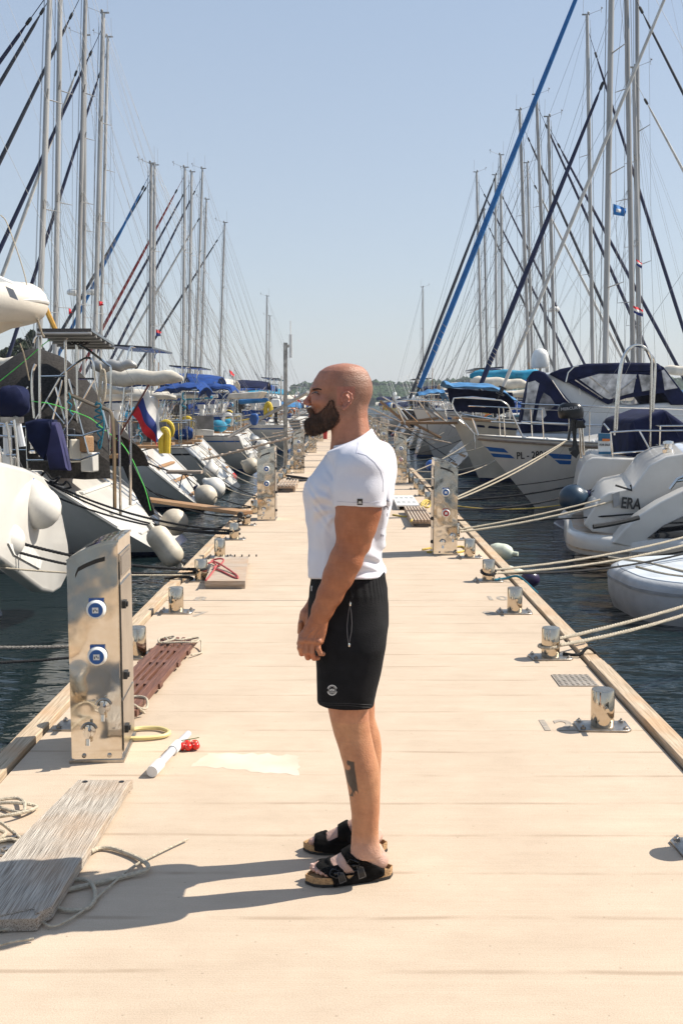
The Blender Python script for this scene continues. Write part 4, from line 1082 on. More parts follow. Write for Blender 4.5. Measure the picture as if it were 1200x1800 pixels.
b.build('beard_hairs', BEARD, beard, fix=False)
# eyebrows, eyes
for s in (-1, 1):
    b = MB()
    for i in range(240):
        t = r.random(); x = 549.5 + 15 * t + r.uniform(-.7, .7); y = 685.2 - 1.4 * math.sin(t * 2.6) + 2.6 * max(0, t - .75) + r.uniform(-1.1, 1.1)
        d = Vector(V3(x, y, D0)) - CAM; yy = D0 - .09
        h = bv_head.ray_cast(Vector((V3(x, y, D0)[0], D0 + s * .2, V3(x, y, D0)[2])), Vector((0, -s, 0)), .3)
        if h[0] is None: continue
        p = h[0] + Vector((0, s * .001, 0)); dd = Vector((.8, 0, -.25 + .3 * (1 - t))) ; a = Vector((.0002, s * .0003, .0006))
        b.add([p - a, p + a, p + dd * .006 + Vector((0, s * .0012, 0))], [(0, 1, 2)])
    b.build('eyebrow', mat('brow_hair', (.03, .018, .012), .8), man, fix=False)
    if s < 0:
        P_ = [project(bv_head, x_, y_, .0015) for x_, y_ in ((547.8, 692.6), (550, 690.8), (553, 690.2), (557, 691.0), (561, 693.4))]
        P_ = [p for p in P_ if p]; b = MB(); b.tube(smooth_path(P_, 4), .0011, 5); b.build('eyelashes', mat('brow_hair', (0, 0, 0)), man)
    e = MB(); c = Vector(V3(554.3, 693.8, D0 + s * .0335)); e.ball(c, .0125, 20, 14); eye = e.build('eye', mat('eye_white', (.30, .25, .22), .2, 0, .02), man)
    g = (Vector((-1, s * .18, .02))).normalized(); M3 = g.to_track_quat('Z', 'Y').to_matrix()
    e = MB(); e.lathe([(.0062, .0109), (.0058, .0122), (.003, .0130)], c, 18, M3); e.build('iris', mat('iris_brown', (.05, .035, .025), .1), eye)
    lid = SKIN_LID = mat('eyelid_skin', (.36, .18, .125), .5, 0, .08, 20)
    for sg, aa in ((1, .25), (-1, -.62)):
        e = MB()
        e.sheet(lambda u, v: c + Vector((-math.cos(math.radians(-72 + 144 * u)) * math.cos(aa + sg * v * .9), s * math.sin(math.radians(-72 + 144 * u)) * .98 * math.cos((aa + sg * v * .9) * .6), math.sin(aa + sg * v * .9))) * .0136, 12, 6, thick=.0008)
        e.build('eyelid', lid, eye)

# shirt -----------------------------------------------------------------
tors = Loft(rows([(752, 604, 656, .062), (762, 600, 662, .082), (772, 592, 669, .115), (785, 584, 677.5, .160), (800, 572, 685.0, .195), (823, 555, 689, .212), (849, 539.8, 691.3, .212), (864, 535.4, 691.8, .210), (882, 536.2, 690.5, .205), (904, 538, 686, .198),
                  (927, 539.5, 680, .188), (960, 540.8, 677, .180), (985, 540.6, 676, .180), (1000, 540.6, 679.5, .184), (1008, 541, 681, .186), (1014, 541.8, 679, .184), (1019, 544.5, 673, .178)], D0), 2.35, .14, 7)
cA, cB = Vector(V3(586.5, 787, D0)), Vector(V3(653, 758.5, D0)); cn = Vector((-(cB.z - cA.z), 0, cB.x - cA.x)).normalized()
zh = V3(0, 888.5, DN)[2]
def F_shirt(P):
    X, Y, Z = P
    F = tors(P) + .004
    F = smin(F, ell(P, V3(562, 862, D0 - .085), (.050, .095, .068)), .035); F = smin(F, ell(P, V3(562, 862, D0 + .085), (.050, .095, .068)), .035)
    F = smin(F, ell(P, V3(676, 835, D0 - .09), (.032, .08, .09)), .04); F = smin(F, ell(P, V3(676, 835, D0 + .09), (.032, .08, .09)), .04)
    for ax_, az_, lo_, hi_, am, kk, ph in ((V3(600, 888, D0)[0], V3(0, 888, D0)[2], .02, .17, .0030, 9, .4), (V3(676, 1004, D0)[0], V3(0, 1004, D0)[2], .02, .15, .0048, 11, 1.1), (V3(664, 900, D0)[0], V3(0, 900, D0)[2], .04, .13, .0022, 8, 2.0)):
        rr_ = np.sqrt((X - ax_) ** 2 + (Z - az_) ** 2); tt_ = np.arctan2(Z - az_, X - ax_)
        F = F + am * np.sin(tt_ * kk + ph + 1.6 * np.sin(rr_ * 38)) * np.clip((rr_ - lo_) / .03, 0, 1) * np.clip((hi_ - rr_) / .08, 0, 1)
    for dn, s in ((DN, -1), (DF + .01, 1)):
        S = chain(P, [(V3(636, 826, dn), .0805), (V3(633, 862, dn), .0815), (V3(630.5, 900, dn), .0790)], .02, (1, .94, 1))
        zc = V3(0, 887.0, dn)[2]
        tilt = (X - V3(630, 890, dn)[0]) * .03
        S = S + .0022 * pnoise(P, 48, (.5, .5, 1.6), 8, 21)
        S = smax(S, zc - Z + tilt, .004)
        S = smin(S, cone(P, V3(612, 800, D0 + s * .10), V3(636, 822, D0 + s * .19), .070, .079), .03)
        F = smin(F, S, .014)
    # folds: round the waist, from the armpit, across the chest
    wz = np.clip((V3(0, 935, D0)[2] - Z) / .12, 0, 1); bk = np.clip((X + .02) / .10, 0, 1)
    F = F + (.0110 * wz * bk) * pnoise(P, 62, (.55, .4, 1.5), 9, 31) + .0030 * wz * pnoise(P, 40, (.5, .4, 1.2), 9, 33)
    F = F + .0042 * pnoise(P, 30, (1.2, .8, .55), 8, 35)
    r1 = np.abs(pnoise(P, 26, (1.1, .5, 1.3), 6, 61)); F = F - .0036 * np.exp(-(r1 / .28) ** 2) * np.clip((V3(0, 830, D0)[2] - Z) / .1, 0, 1)
    F = F + .0016 * pnoise(P, 70, (1.3, .8, .7), 9, 51)
    fb = np.clip((X - .045) / .06, 0, 1) * np.clip((1.44 - Z) / .1, 0, 1); F = F + .0050 * fb * pnoise(P, 46, (1.6, .9, .45), 7, 53)
    zz, xx = V3(0, 870, D0)[2], V3(596, 870, D0)[0]
    g = np.exp(-((Z - zz) ** 2 + (X - xx) ** 2) / .012); th = (X - xx) * .8 + (Z - zz) * 1.0
    F = F + .0030 * g * np.sin(th * 120 + 2.2 * np.sin(th * 31 + X * 40)) * np.clip((xx - .012 - X) / .03, 0, 1)
    F = smax(F, (X - cA.x) * cn.x + (Z - cA.z) * cn.z, .006)
    F = smax(F, V3(0, 1017, D0)[2] + .16 * np.clip(D0 - Y, 0, .22) - Z, .010)
    return F
sh = surf(F_shirt, (V3(525, 860, D0)[0], DN - .13, V3(0, 1026, D0)[2]), (V3(703, 860, D0)[0], DF + .14, V3(0, 752, D0)[2]), .0036)
def shirt_col(v):
    return np.ones((len(v), 3))
SHIRT = mat('white_cotton', (.70, .69, .735), .95, 0, .015, 14, .25, 420, c2=(.67, .66, .71), spec=.2)
shirt, bv_s = np_mesh('t_shirt', [sh], SHIRT, man)
# collar rib
b = MB(); pts = []
for i in range(40):
    a = 2 * math.pi * i / 39; u = .5 + .5 * math.cos(a); c = cA.lerp(cB, u)
    pts.append(Vector((c.x, D0 + math.sin(a) * (.071 + .014 * (1 - u)), c.z - .010 * math.sin(a) ** 2)))
b.tube(pts, .0068, 8, flat=1.5); b.build('collar', SHIRT, shirt)
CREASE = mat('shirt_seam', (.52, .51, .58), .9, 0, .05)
def seam(bvh, px, r=.0011, m=CREASE, name='seam', parent=shirt, off=.0002):
    P = []
    for i in range(len(px) - 1):
        n = max(2, int(math.hypot(px[i + 1][0] - px[i][0], px[i + 1][1] - px[i][1]) / 2.5))
        for j in range(n): P.append(project(bvh, px[i][0] + (px[i + 1][0] - px[i][0]) * j / n, px[i][1] + (px[i + 1][1] - px[i][1]) * j / n, off))
    P = [p for p in P if p is not None]
    b = MB(); b.tube(P, r, 5); return b.build(name, m, parent)
Zp = lambda x, y: (500 + x / 5.4545, 620 + y / 5.4545)
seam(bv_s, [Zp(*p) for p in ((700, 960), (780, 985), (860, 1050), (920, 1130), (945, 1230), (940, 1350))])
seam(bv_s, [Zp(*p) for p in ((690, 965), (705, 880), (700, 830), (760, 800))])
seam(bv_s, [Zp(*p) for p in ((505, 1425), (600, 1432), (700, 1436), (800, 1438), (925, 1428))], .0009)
b = patch(bv_s, [(627.5, 877), (637, 877), (637, 887.8), (627.5, 887.8)], .0015, .0015, 5, 5)
tg = b.build('sleeve_tag', BLACK_P, shirt)
b = MB()
for pl in ([(629.4, 883.6), (631.2, 880.6), (632.2, 882.4), (633.4, 880.4), (635.4, 883.6)], [(629.0, 884.4), (636.0, 884.4), (636.0, 885.3), (629.0, 885.3)]):
    q = [project(bv_s, x, y, .0036) for x, y in pl]; b.add(q, [tuple(range(len(q)))])
b.build('tag_emblem', FL_W, tg, fix=False)
b = MB(); PRINT = mat('grey_print', (.10, .10, .13), .8)
for k, ch in enumerate('ACTIVE'):
    text_patch(b, bv_s, ch, 679.5 - (1.5 * k if k < 4 else 5.4 + .2 * k), 881 + 12.0 * k, 12, -math.pi / 2, .85, .0015, .0)
b.build('back_print', PRINT, shirt, fix=False)

# shorts ----------------------------------------------------------------
CLOTH = mat('black_cotton', (.011, .0105, .0115), .95, 0, .25, 18, .35, 300, c2=(.007, .007, .0075), spec=.22)
shL = Loft(rows([(1004, 547, 675, .172), (1018, 546.5, 677, .176), (1033, 543.5, 681, .184), (1060, 540.5, 683.2, .192), (1096, 542, 681.5, .200), (1127, 551, 676, .204), (1150, 556, 670, .206), (1200, 562, 660, .200)], D0), 2.3, .1, 7)
def F_shorts(P):
    X, Y, Z = P; F = shL(P)
    tN = Loft(rows([(1050, 565, 655, .05), (1100, 552, 675, .085), (1135, 553, 676.5, .098), (1171, 555.5, 669.5, .100), (1204, 556, 662.5, .100), (1247, 556.7, 655.6, .100), (1256, 557, 655, .100)], 3.535), 2.9, 0, 5)
    tF = Loft(rows([(1050, 565, 655, .05), (1100, 552, 672, .085), (1135, 554, 674, .100), (1171, 558, 667, .103), (1204, 561, 660.5, .105), (1236, 563, 655, .109)], 3.77), 2.5, 0, 5)
    F = smin(F, smin(tN(P), tF(P), .008), .022)
    F = smax(F, V3(0, 1246, 3.445)[2] - Z - .05 * np.clip(X - 0.0, -.1, .1) * 1.2, .003)
    F = F + .0020 * pnoise(P, 34, (.8, .5, 1.2), 9, 41) + .0028 * np.clip((V3(0, 1150, D0)[2] - Z) / .2, 0, 1) * pnoise(P, 30, (1.5, 1, .35), 9, 43)
    # drawn waist
    wz = np.clip((Z - V3(0, 1050, D0)[2]) / .06, 0, 1); F = F + .0011 * wz * np.sin(np.arctan2(Y - D0, X) * 52 + 1.5 * np.sin(X * 70))
    # open hems
    for dd, hy in ((3.535, 1247), (3.77, 1238)):
        pass
    return F
so = surf(F_shorts, (V3(525, 1100, D0)[0], 3.40, V3(0, 1252, 3.535)[2]), (V3(700, 1100, D0)[0], 3.90, V3(0, 1000, D0)[2]), .0036)
shorts, bv_o = np_mesh('shorts', [so], CLOTH, man)
Zq = lambda x, y: (480 + x / 4.5, 860 + y / 4.5)
STITCH = mat('black_stitch', (.022, .022, .023), .8)
seam(bv_o, [Zq(*p) for p in ((345, 1690), (460, 1692), (600, 1694), (700, 1702), (790, 1708))], .0013, STITCH, 'hem_seam', shorts)
seam(bv_o, [Zq(*p) for p in ((345, 1705), (460, 1707), (600, 1710), (700, 1722), (795, 1728))], .0013, STITCH, 'hem_seam', shorts)
ZIP = mat('zip_tape', (.16, .15, .15), .45, .3)
seam(bv_o, [Zq(*p) for p in ((608, 885), (604, 925), (592, 1000), (584, 1080), (586, 1150), (593, 1210), (600, 1238))], .0012, ZIP, 'pocket_zip', shorts, .001)
seam(bv_o, [Zq(*p) for p in ((608, 925), (618, 980), (622, 1060), (618, 1130), (607, 1180), (600, 1225))], .0010, ZIP, 'pocket_zip', shorts, .001)
for q in ((609, 912), (601, 1234)):
    p = project(bv_o, *Zq(*q), .003) or Vector((0,3.6,.8)); b = MB(); b.ball(p, .0042, 10, 6, sq=(1, .6, 1.5)); b.build('zip_pull', TUBE, shorts)
p = project(bv_o, *Zq(306, 785), .003) or project(bv_o, *Zq(320, 785), .003); b = MB(); b.tube([p + Vector((0, 0, .009)), p - Vector((0, 0, .009))], .0028, 6); b.build('cord_end', FL_W, shorts)
# round emblem
b = MB(); ce = Zq(466, 1590)
def arc_strip(r0, r1, a0, a1, n=28):
    P = [project(bv_o, ce[0] + rr_ * math.cos(a0 + (a1 - a0) * i / n), ce[1] - rr_ * 1.06 * math.sin(a0 + (a1 - a0) * i / n), .0025) for i in range(n + 1) for rr_ in (r0, r1)]
    b.add(P, [(2 * i, 2 * i + 1, 2 * i + 3, 2 * i + 2) for i in range(n)])
arc_strip(7.3, 8.7, math.radians(195), math.radians(345)); arc_strip(7.6, 8.9, math.radians(20), math.radians(160))
arc_strip(5.9, 6.4, 0, 2 * math.pi)
for pl in ([(-5, 1.8), (-2.6, -3.0), (-.2, 1.8), (-1.5, 1.8), (-2.6, -.6), (-3.7, 1.8)], [(.2, 1.8), (2.6, -3.0), (5, 1.8), (3.7, 1.8), (2.6, -.6), (1.5, 1.8)], [(-1.3, -2.4), (1.3, -2.4), (0, .6)], [(-4, 2.9), (4, 2.9), (3.4, 3.8), (-3.4, 3.8)]):
    q = [project(bv_o, ce[0] + x, ce[1] + y, .0025) for x, y in pl]; b.add(q, [tuple(range(len(q)))])
b.build('emblem', FL_W, shorts, fix=False)

# sandals -----------------------------------------------------------------
CORK = mat('cork', (.43, .27, .13), .85, 0, .25, 160, .5, 260, c2=(.24, .13, .06))
SUEDE = mat('black_suede', (.0075, .007, .007), .97, 0, .3, 30, .4, 400, spec=.15)
LEATH = mat('black_leather_strap', (.022, .020, .019), .6, 0, .2, 60, .3, 200)
def sandal(ff, footF, polys, lo, hi, near):
    h, u, s = ff; L = .3175
    cl = [(0, .0), (.015, .024), (.05, .034), (.11, .033), (.16, .038), (.22, .047), (.26, .045), (.295, .030), (.3175, .0)]
    out = []
    def hw(a): return float(np.interp(a, [q[0] for q in cl], [q[1] for q in cl]))
    N = 44
    for i in range(N):
        th = 2 * math.pi * i / N; a = L / 2 - L / 2 * math.cos(th); w = hw(a)
        # round the two ends
        w = max(w, 0); out.append((a, (w if math.sin(th) >= 0 else -w) * (1 if abs(math.sin(th)) > 1e-6 else 0) + .004 * math.sin(a * 10)))
    Wd = lambda a, q, z, k=1.0: h + u * (L / 2 + (a - L / 2) * (1 - (1 - k) * .35)) + s * q * k + Vector((0, 0, z))
    sd = thing_child('sandal', None)
    rise = lambda a: .004 * max(0, (.06 - a) / .06)
    b = MB(); b.loft([[Wd(a, q, .0005, .95) for a, q in out], [Wd(a, q, .0025, 1.01) for a, q in out], [Wd(a, q, .012, 1.02) for a, q in out]])
    for i in range(7):
        pass
    b.build('outsole', RUBBER, sd)
    b = MB(); b.loft([[Wd(a, q, .011, .985) for a, q in out], [Wd(a, q, .022, .99) for a, q in out], [Wd(a, q, .033 + rise(a), 1.0) for a, q in out], [Wd(a, q, .036 + rise(a), .98) for a, q in out], [Wd(a, q, .035 + rise(a), .93) for a, q in out], [Wd(a, q, .026, .86) for a, q in out]])
    b.build('footbed', CORK, sd)
    pw = [[(at(510 + x / 6, 1440 + y / 6, ffd).x, at(510 + x / 6, 1440 + y / 6, ffd).z) for x, y in pl] for pl, ffd in polys]
    def F(P):
        X, Y, Z = P
        A = footF(P) - .0075
        a = (X - h.x) * u.x + (Y - h.y) * u.y; q = (X - h.x) * s.x + (Y - h.y) * s.y
        w = np.interp(a, [c[0] for c in cl], [c[1] for c in cl]); B = np.maximum(np.abs(q - .004 * np.sin(a * 10)) - w * 1.0 - .0065, np.abs(Z - .024) - .021)
        A = smin(A, B, .016)
        S = None
        for pl in pw: t = poly_sdf(P, pl); S = t if S is None else np.minimum(S, t)
        return smax(A, S, .002)
    m = surf(F, lo, hi, .0026); up, bv = np_mesh('upper', [m], SUEDE, sd)
    return sd, up, bv
def thing_child(name, label):
    o = bpy.data.objects.new(name, None); col.objects.link(o); o.parent = man; XF[o] = XF[man]; return o
P1 = [(262, 562), (388, 488), (425, 520), (455, 545), (500, 535), (560, 580), (600, 650), (625, 680), (650, 700), (650, 775), (470, 755), (455, 680), (440, 640), (385, 600), (330, 583)]
P2 = [(528, 438), (575, 392), (645, 392), (725, 440), (830, 512), (930, 578), (1005, 632), (1000, 680), (800, 740), (640, 775), (460, 765), (455, 705), (600, 690), (660, 650), (690, 620), (655, 580), (600, 520), (565, 470)]
sN, uN, bvN = sandal(ffN, F_legN, [(P1, 3.51), (P2, 3.51)], (-.19, 3.43, .004), (.19, 3.66, .19), True)
PF = [(255, 235), (340, 205), (372, 190), (385, 262), (400, 272), (500, 236), (496, 150), (582, 92), (602, 98), (662, 215), (655, 300), (630, 385), (560, 410), (250, 375), (243, 300)]
sF, uF, bvF = sandal(ffF, F_legF, [(PF, 3.75)], (-.19, 3.67, .004), (.185, 3.90, .215), False)
Zs = lambda x, y: (510 + x / 6, 1440 + y / 6)
for (cs, bk) in (([(690, 480), (770, 500), (805, 610), (725, 640)], (660, 485)), ([(490, 555), (560, 560), (600, 655), (520, 690)], (468, 572))):
    b = patch(bvN, [Zs(*c) for c in cs], .002, .0022, 6, 8); st = b.build('strap_tab', LEATH, sN)
    q = [Zs(*c) for c in cs]; P = []
    for i in range(4):
        a, e = Vector(q[i]), Vector(q[(i + 1) % 4]); cc = Vector((sum(k[0] for k in q) / 4, sum(k[1] for k in q) / 4))
        for j in range(6): k = a.lerp(e, j / 6); k = cc + (k - cc) * .86; P.append(project(bvN, k.x, k.y, .0045))
    P = [p for p in P if p]; b = MB(); b.tube(P + [P[0]], .0006, 4); b.build('stitching', mat('pale_stitch', (.22, .21, .2), .8), st)
    b = MB(); P = []
    R_ = 11 if bk[0] > 600 else 8.5
    for i in range(25):
        a = 2 * math.pi * i / 24; sx_ = abs(math.cos(a)) ** .55 * (1 if math.cos(a) > 0 else -1); sy_ = abs(math.sin(a)) ** .55 * (1 if math.sin(a) > 0 else -1)
        ex, ey = R_ * sx_ * .95, R_ * sy_ * .78; c0 = Zs(*bk); th = .35
        k = project(bvN, c0[0] + ex * math.cos(th) - ey * math.sin(th), c0[1] + ex * math.sin(th) + ey * math.cos(th), .005)
        if k: P.append(k)
    b.tube(P, .0019, 6); b.build('buckle', mat('black_buckle', (.02, .02, .022), .15, .3), sN)
    c0 = Zs(bk[0] + 8, bk[1] + 5); k = project(bvN, *c0, .003) or P[0]; b = MB(); b.ball(k, .0075, 12, 8, sq=(1, .5, .8)); b.build('buckle_stud', mat('black_buckle', (0, 0, 0)), sN)
# toenails
h_, u_, s_ = ffN
for b_, a1, r1, z in ((-.027, .287, .0078, .052), (-.008, .286, .005, .0495), (.008, .275, .005, .048), (.021, .262, .0045, .047), (.033, .246, .0045, .046)):
    q = h_ + u_ * a1 + s_ * b_; hh = bv_leg.ray_cast(Vector((q.x, q.y, .12)), Vector((0, 0, -1)), .2)
    if hh[0]: b = MB(); b.ball(hh[0], r1, 10, 6, sq=(1, .85, .25)); b.build('toenail', mat('nail', (.62, .42, .36), .3, 0, .03), man)
# ------------------------------------------------------------------ boats
def hull_fns(L, B, fs, fb, rev, stern=.82, rake=.9, fine=2.1):
    def hb(t):
        return B / 2 * (1 - (1 - stern) * ((.38 - t) / .38) ** 2 if t < .38 else max(0.004, (1 - ((t - .38) / .62) ** fine)) ** .85)
    def sheer(t): return fs + (fb - fs) * t ** 1.7
    def pt(t, s, sg):
        """s = 0 at the keel line, 1 at the sheer"""
        zs = sheer(t); zk = -.35 + .25 * t ** 4 + .18 * (1 - t) ** 3; z = zk + (zs - zk) * s
        q = .30 + .55 * t ** 2.2
        y = hb(t) * max(0, s) ** q
        x = L * t - rake * (1 - s) * t ** 7 + rev * s * (1 - t) ** 5
        return Vector((x, sg * y, z))
    return hb, sheer, pt

def make_hull(root, L, B, fs, fb, rev, mats, stern=.82, rake=.9, fine=2.1, boot=.10, band=None, n=26):
    hb, sheer, pt = hull_fns(L, B, fs, fb, rev, stern, rake, fine)
    S = [0, .12, .22]; b = MB()
    def srow(t, z):
        zs = sheer(t); zk = -.35 + .25 * t ** 4 + .18 * (1 - t) ** 3; return (z - zk) / (zs - zk)
    zs_lv = [None, None, 0.0, boot, None, None, None]
    rings = []
    for i in range(n + 1):
        t = (i / n) ** .9 if i < n else 1.0
        lv = [0.0, .15, srow(t, .0), srow(t, boot)]
        a = lv[3]; lv += [a + (1 - a) * .3, a + (1 - a) * .62, a + (1 - a) * .86, a + (1 - a) * .93, 1.0]
        lv[1] = lv[2] * .5
        rings.append([pt(t, s, 1) for s in lv])
    m = len(rings[0]); vs = [p for r in rings for p in r] + [Vector((p.x, -p.y, p.z)) for r in rings for p in r]; o = (n + 1) * m
    fs_ = []; mi = []
    for i in range(n):
        for j in range(m - 1):
            k = 2 if j < 2 else (1 if j == 2 else (3 if (j == 6 and band) else 0))
            a = i * m + j; fs_.append((a, a + 1, a + m + 1, a + m)); mi.append(k)
            a += o; fs_.append((a, a + m, a + m + 1, a + 1)); mi.append(k)
    for j in range(m - 1):                                       # transom
        a = j; c = o + j; fs_.append((a, c, c + 1, a + 1)); mi.append(2 if j < 2 else (1 if j == 2 else 0))
    b.v = [tuple(p) for p in vs]; b.f = fs_; b.mi = mi
    h = b.build('hull', mats if len(mats) > 3 else list(mats) + [mats[1]], root, False, 50)
    return h, hb, sheer, pt

def deck_sheet(root, hb, sheer, pt, m, L, drop=.02, t0=0.0):
    b = MB(); n = 22
    def fn(u, v):
        t = t0 + (1 - t0) * u; p = pt(t, 1, 1); return (p.x, p.y * (2 * v - 1) * .985, p.z - drop + .05 * (1 - (2 * v - 1) ** 2))
    b.sheet(fn, n, 8); return b.build('deck', m, root, False)

def coachroof(root, hb, sheer, x0, x1, L, w, h0, h1, m, wm=GLASS, nwin=3, style=0):
    b = MB(); R_ = []; N = 12
    def sec(u):
        t = (x0 + (x1 - x0) * u) / L; zb = sheer(t) - .03
        hh = (h0 + (h1 - h0) * u) * (min(1, (u / .06)) ** .5 if u < .06 else 1) * (min(1, (1 - u) / .22) ** .6 if u > .78 else 1)
        ww = min(w / 2 * (1 - .45 * u ** 2), hb(t) * .74)
        return t * L, zb, max(hh, .01), ww
    for i in range(N + 1):
        x, zb, hh, ww = sec(i / N); r = []
        for k in range(13):
            a = math.pi * k / 12; r.append((x, ww * (abs(math.cos(a)) ** .45) * (1 if math.cos(a) >= 0 else -1), zb + hh * math.sin(a) ** .38 + .04 * math.sin(a)))
        R_.append(r)
    b.loft(R_, True, closed=True); c = b.build('coachroof', m, root, False, 40)
    for s in (-1, 1):
        for q in range(nwin):
            u0 = .10 + q * (.70 / nwin); u1 = u0 + .70 / nwin - .05; P = []
            for (uu, f) in ((u0, .38), (u1, .38), (u1 - .015, .80), (u0 + .03, .80)):
                x, zb, hh, ww = sec(uu); P.append(Vector((x, s * (ww + .004 - .035 * f), zb + hh * f * .92)))
            b = MB(); out = Vector((0, s * .012, 0)); b.loft([[p for p in P], [p + out for p in P]]); b.build('cabin_window', wm, c, False)
    return c, sec

def rail_set(root, hb, sheer, pt, L, lod=1, gate=True, push=True, h=.62):
    k = []
    if push:
        for s in (-1, 1):
            b = MB(); P = []
            for t in (.20, .14, .07, .02):
                p = pt(t, 1, s); P.append((p.x, p.y * .95, p.z + h))
            p = pt(0.015, 1, s); P += [(p.x - .02, p.y * .7, p.z + h), (p.x - .04, p.y * .38, p.z + h)]
            b.tube(P, .0145, 6)
            Q = [(x, y, z - h * .5) for x, y, z in P[:5]]; b.tube(Q, .011, 6)
            for i in (0, 1, 3, 5):
                x, y, z = P[i]; b.tube([(x, y, z), (x, y * 1.0, z - h)], .0125, 6)
            b.build('stern_rail', TUBE, root, False)
    tt = [.22 + .115 * i for i in range(6)]
    for s in (-1, 1):
        tops = [Vector(pt(.20, 1, s)) + Vector((0, 0, h))]
        for t in tt[1:]:
            p = pt(t, 1, s); q = Vector((p.x, p.y * .965, p.z))
            b = MB(); b.tube([q, q + Vector((0, 0, h))], .0115, 6); b.build('stanchion', TUBE, root, False); tops.append(q + Vector((0, 0, h)))
        e = pt(.90, 1, s); tops.append(Vector((e.x, e.y * .95, e.z + h)))
        for dz in (0, -h * .47):
            b = MB(); b.tube([p + Vector((0, 0, dz)) for p in tops], .005, 4); b.build('lifeline', WIRE, root, False)
    b = MB(); P = []
    for t, f in ((.88, .95), (.95, .95), (.995, 1)):
        p = pt(t, 1, 1); P.append((p.x + (.12 if t > .99 else 0), max(p.y, .10) * f, p.z + h))
    P = P + [(x, -y, z) for x, y, z in reversed(P)]; b.tube(smooth_path(P, 4), .0145, 6)
    for i in (0, 1, 4, 5):
        x, y, z = P[i]; b.tube([(x, y, z), (x - .05, y, z - h)], .0125, 6)
    b.tube([(x - .02, y, z - h * .5) for x, y, z in P], .011, 6)
    b.build('bow_rail', TUBE, root, False)

